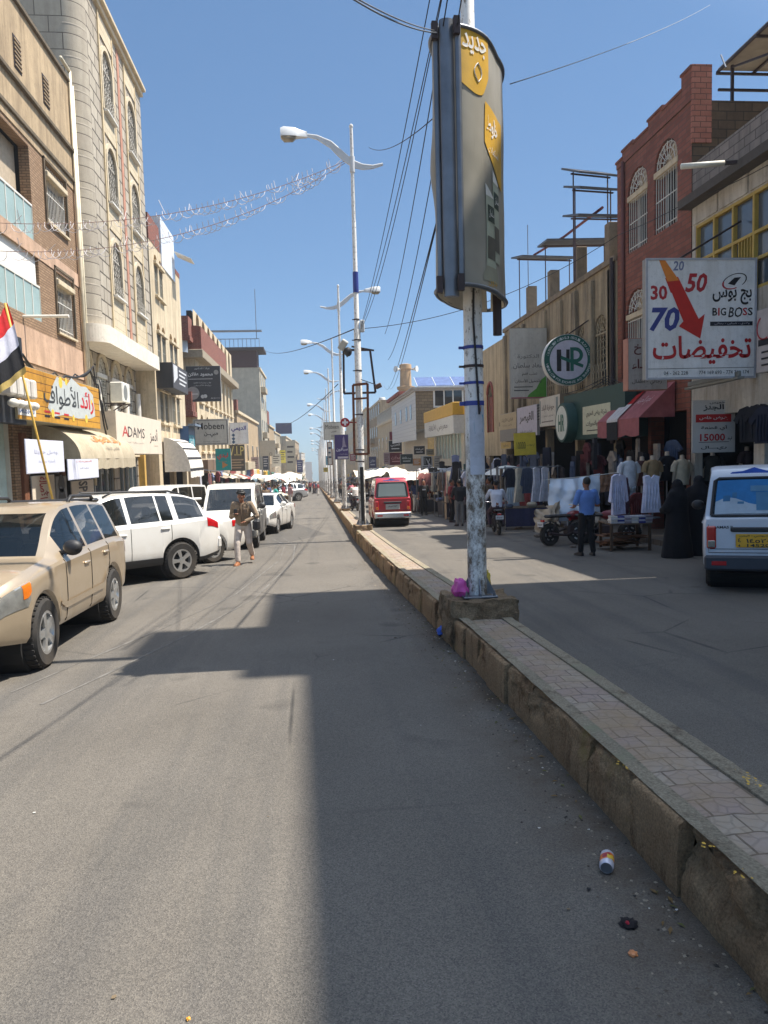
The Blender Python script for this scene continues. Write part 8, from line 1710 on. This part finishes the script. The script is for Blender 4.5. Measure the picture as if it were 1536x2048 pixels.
for i, (x, yy) in enumerate(((196,770),(202,800),(199,760))): cable(('thick','thinner','hindmost')[i]+' cable bundle dropping down beside the first drain pipe', [onx(-7.25,x,yy), onx(-7.2,208+i*5,850), onx(-7.2,222+i*4,905)], .02, .03-.006*i)
for i in range(6): cable('black cable drooping along the ledge under the round exchange sign', [onx(9.3,1000,838+i*3), onx(9.2,1120,790+i*4), onx(9.3,1215,752+i*5), onx(9.5,1290,775)], .08+.05*i, .014, group='cables along the right ledge')
# ---------------------------------------------------------------- litter
cn = thing('drink_can', 'white drink can with orange and red print lying by the kerb', 'can', ground(1214,1737)+Vector((0,0,.034)), 2.72); 
m = MB(); r = .033; m.lathe([(.026,-.058),(.029,-.055),(r,-.048),(r,.045),(.028,.056),(.026,.058)], (0,0,0), 24, 'y')
m.build('can_body', surf('can_white', L((206,204,214)), .3, .2, .06), cn, smooth=40); m = MB(); m.lathe([(.0255,.0582),(.026,.0600),(.023,.0600),(.022,.0585)], (0,0,0), 24, 'y'); m.build('can_end', M_STEEL, cn)
def canart(nm, c, a0, a1, h0, h1, o): m = MB(); m.grid(lambda u, v: ((r+o)*math.cos(a0+(a1-a0)*u), h0+(h1-h0)*v+.006*math.sin(u*6), (r+o)*math.sin(a0+(a1-a0)*u)), 14, 3); m.build(nm, P(c,.35), cn, smooth=True)
canart('printed_band', (214,110,40), .3, 2.9, -.025, .025, .0004); canart('printed_patch', (160,34,34), .9, 2.0, -.02, .015, .0008); canart('printed_patch', (226,190,70), 1.6, 2.7, -.01, .022, .0011)
def crumple(nm, lab, loc, s, c, seed, cat='litter', rough=.35, st=1.):
    m = MB(); m.ell((0,0,0),(1,1,1),18,12)
    m.v = [(lambda p, k: (p.x*s*k, p.y*s*k, p.z*s*k*st))(Vector(v), 1+.45*mnoise.fractal(Vector(v)*1.9+Vector((seed,0,0)),1,2,4)) for v in m.v]
    o = m.build(nm, P(c, rough), None, smooth=50); o.location = loc; return tag(o, lab, cat)
crumple('plastic_bag', 'crumpled bright pink plastic bag on the plinth beside the nearest lamp post', Vector((PL[0][1]-.2, PL[0][0]-.02, zr(8.1)+.52+.09)), .082, (214,84,166), 2, 'bag', st=1.3)
crumple('plastic_bag', 'yellow plastic bag behind the foot of the nearest lamp post', Vector((PL[0][1]+.13, PL[0][0]+.14, zr(8.2)+.52+.13)), .055, (206,180,70), 5, 'bag', st=2.2)
crumple('plastic_scrap', 'bright blue plastic scrap at the kerb foot by the nearest plinth', ground(885,1272)+Vector((0,0,.05)), .06, (40,90,190), 7)
crumple('rag', 'black rag with a red spot lying on the road near the kerb', ground(1258,1850)+Vector((0,0,.008)), .035, (24,18,20), 9, rough=.9, st=.4); crumple('rag', 'tiny red scrap beside the black rag', ground(1254,1854)+Vector((0,0,.014)), .010, (170,30,50), 3)
crumple('peel', 'small orange peel near the bottom right kerb', ground(1266,1910)+Vector((0,0,.006)), .016, (200,130,80), 4, st=.5); crumple('peel', 'tiny yellow scrap at the bottom edge of the road', ground(377,2040)+Vector((0,0,.005)), .008, (210,150,50), 6, st=.6)
rr = random.Random(21); m = MB()
for k in range(1700):
    y = 1.8 + 15*rr.random()**1.3; d = abs(rr.gauss(0,.17)); x = kl(y) - .01 - d; s = rr.uniform(.002,.009)*(1.5 if rr.random() < .05 else 1); a = rr.uniform(0,6.28)
    m.cur = rr.choice((0,0,0,1,1,2)); c, s_ = math.cos(a)*s, math.sin(a)*s; z = zr(y)
    m.add([(x+c*1.3,y+s_*1.3,z),(x-s_,y+c,z),(x-c*1.3,y-s_*1.3,z),(x+s_,y-c,z),(x,y,z+s*.8)], [(0,1,4),(1,2,4),(2,3,4),(3,0,4)])
tag(m.build('gravel', [P((96,86,74),.95), P((150,138,120),.95), P((60,54,48),.95)]), kind='stuff')
m = MB()
for k in range(90):
    y = 1.6+14*rr.random()**1.4; x = rr.uniform(-3.2,1.4) if rr.random() < .5 else kl(y)-abs(rr.gauss(0,.25)); s = rr.uniform(.004,.014); a = rr.uniform(0,6.28); z = zr(y)+.004; m.cur = rr.choice((0,0,1,2))
    m.add([(x+s*math.cos(a+q)*rr.uniform(.6,1.3),y+s*math.sin(a+q),z+rr.uniform(0,.004)) for q in (0,1.3,2.6,3.9,5.1)], [(0,1,2,3,4)])
tag(m.build('paper_scraps', [P((190,186,178),.9), P((120,104,80),.9), P((40,38,38),.9)]), kind='stuff')
m = MB()
for k in range(90):
    y = 2.2+9*rr.random(); x = kl(y)-abs(rr.gauss(.02,.16)); s = rr.uniform(.012,.03); a = rr.uniform(0,6.28); z = zr(y)+.006
    m.cur = rr.choice((0,1)); d = Vector((math.cos(a),math.sin(a),0)); n_ = Vector((-d.y,d.x,0)); c = Vector((x,y,z)); m.poly([c-d*s, c+n_*s*.3+Vector((0,0,.006)), c+d*s, c-n_*s*.3+Vector((0,0,.003))])
tag(m.build('dry_leaves', [P((120,94,56),.9), P((98,96,52),.9)]), kind='stuff')
# ---------------------------------------------------------------- dusty air
m = MB(); m.box(-90, 90, -45, 820, -30, 42)
mh, nh, bh = mk('dusty_air'); nh.nodes.remove(bh); pv = nh.nodes.new('ShaderNodeVolumePrincipled'); pv.inputs['Density'].default_value = .0007; pv.inputs['Color'].default_value = (.86,.9,.95,1); pv.inputs['Anisotropy'].default_value = .3
nh.links.new(pv.outputs[0], nh.nodes['Material Output'].inputs['Volume'])
tag(m.build('haze', mh), kind='stuff')
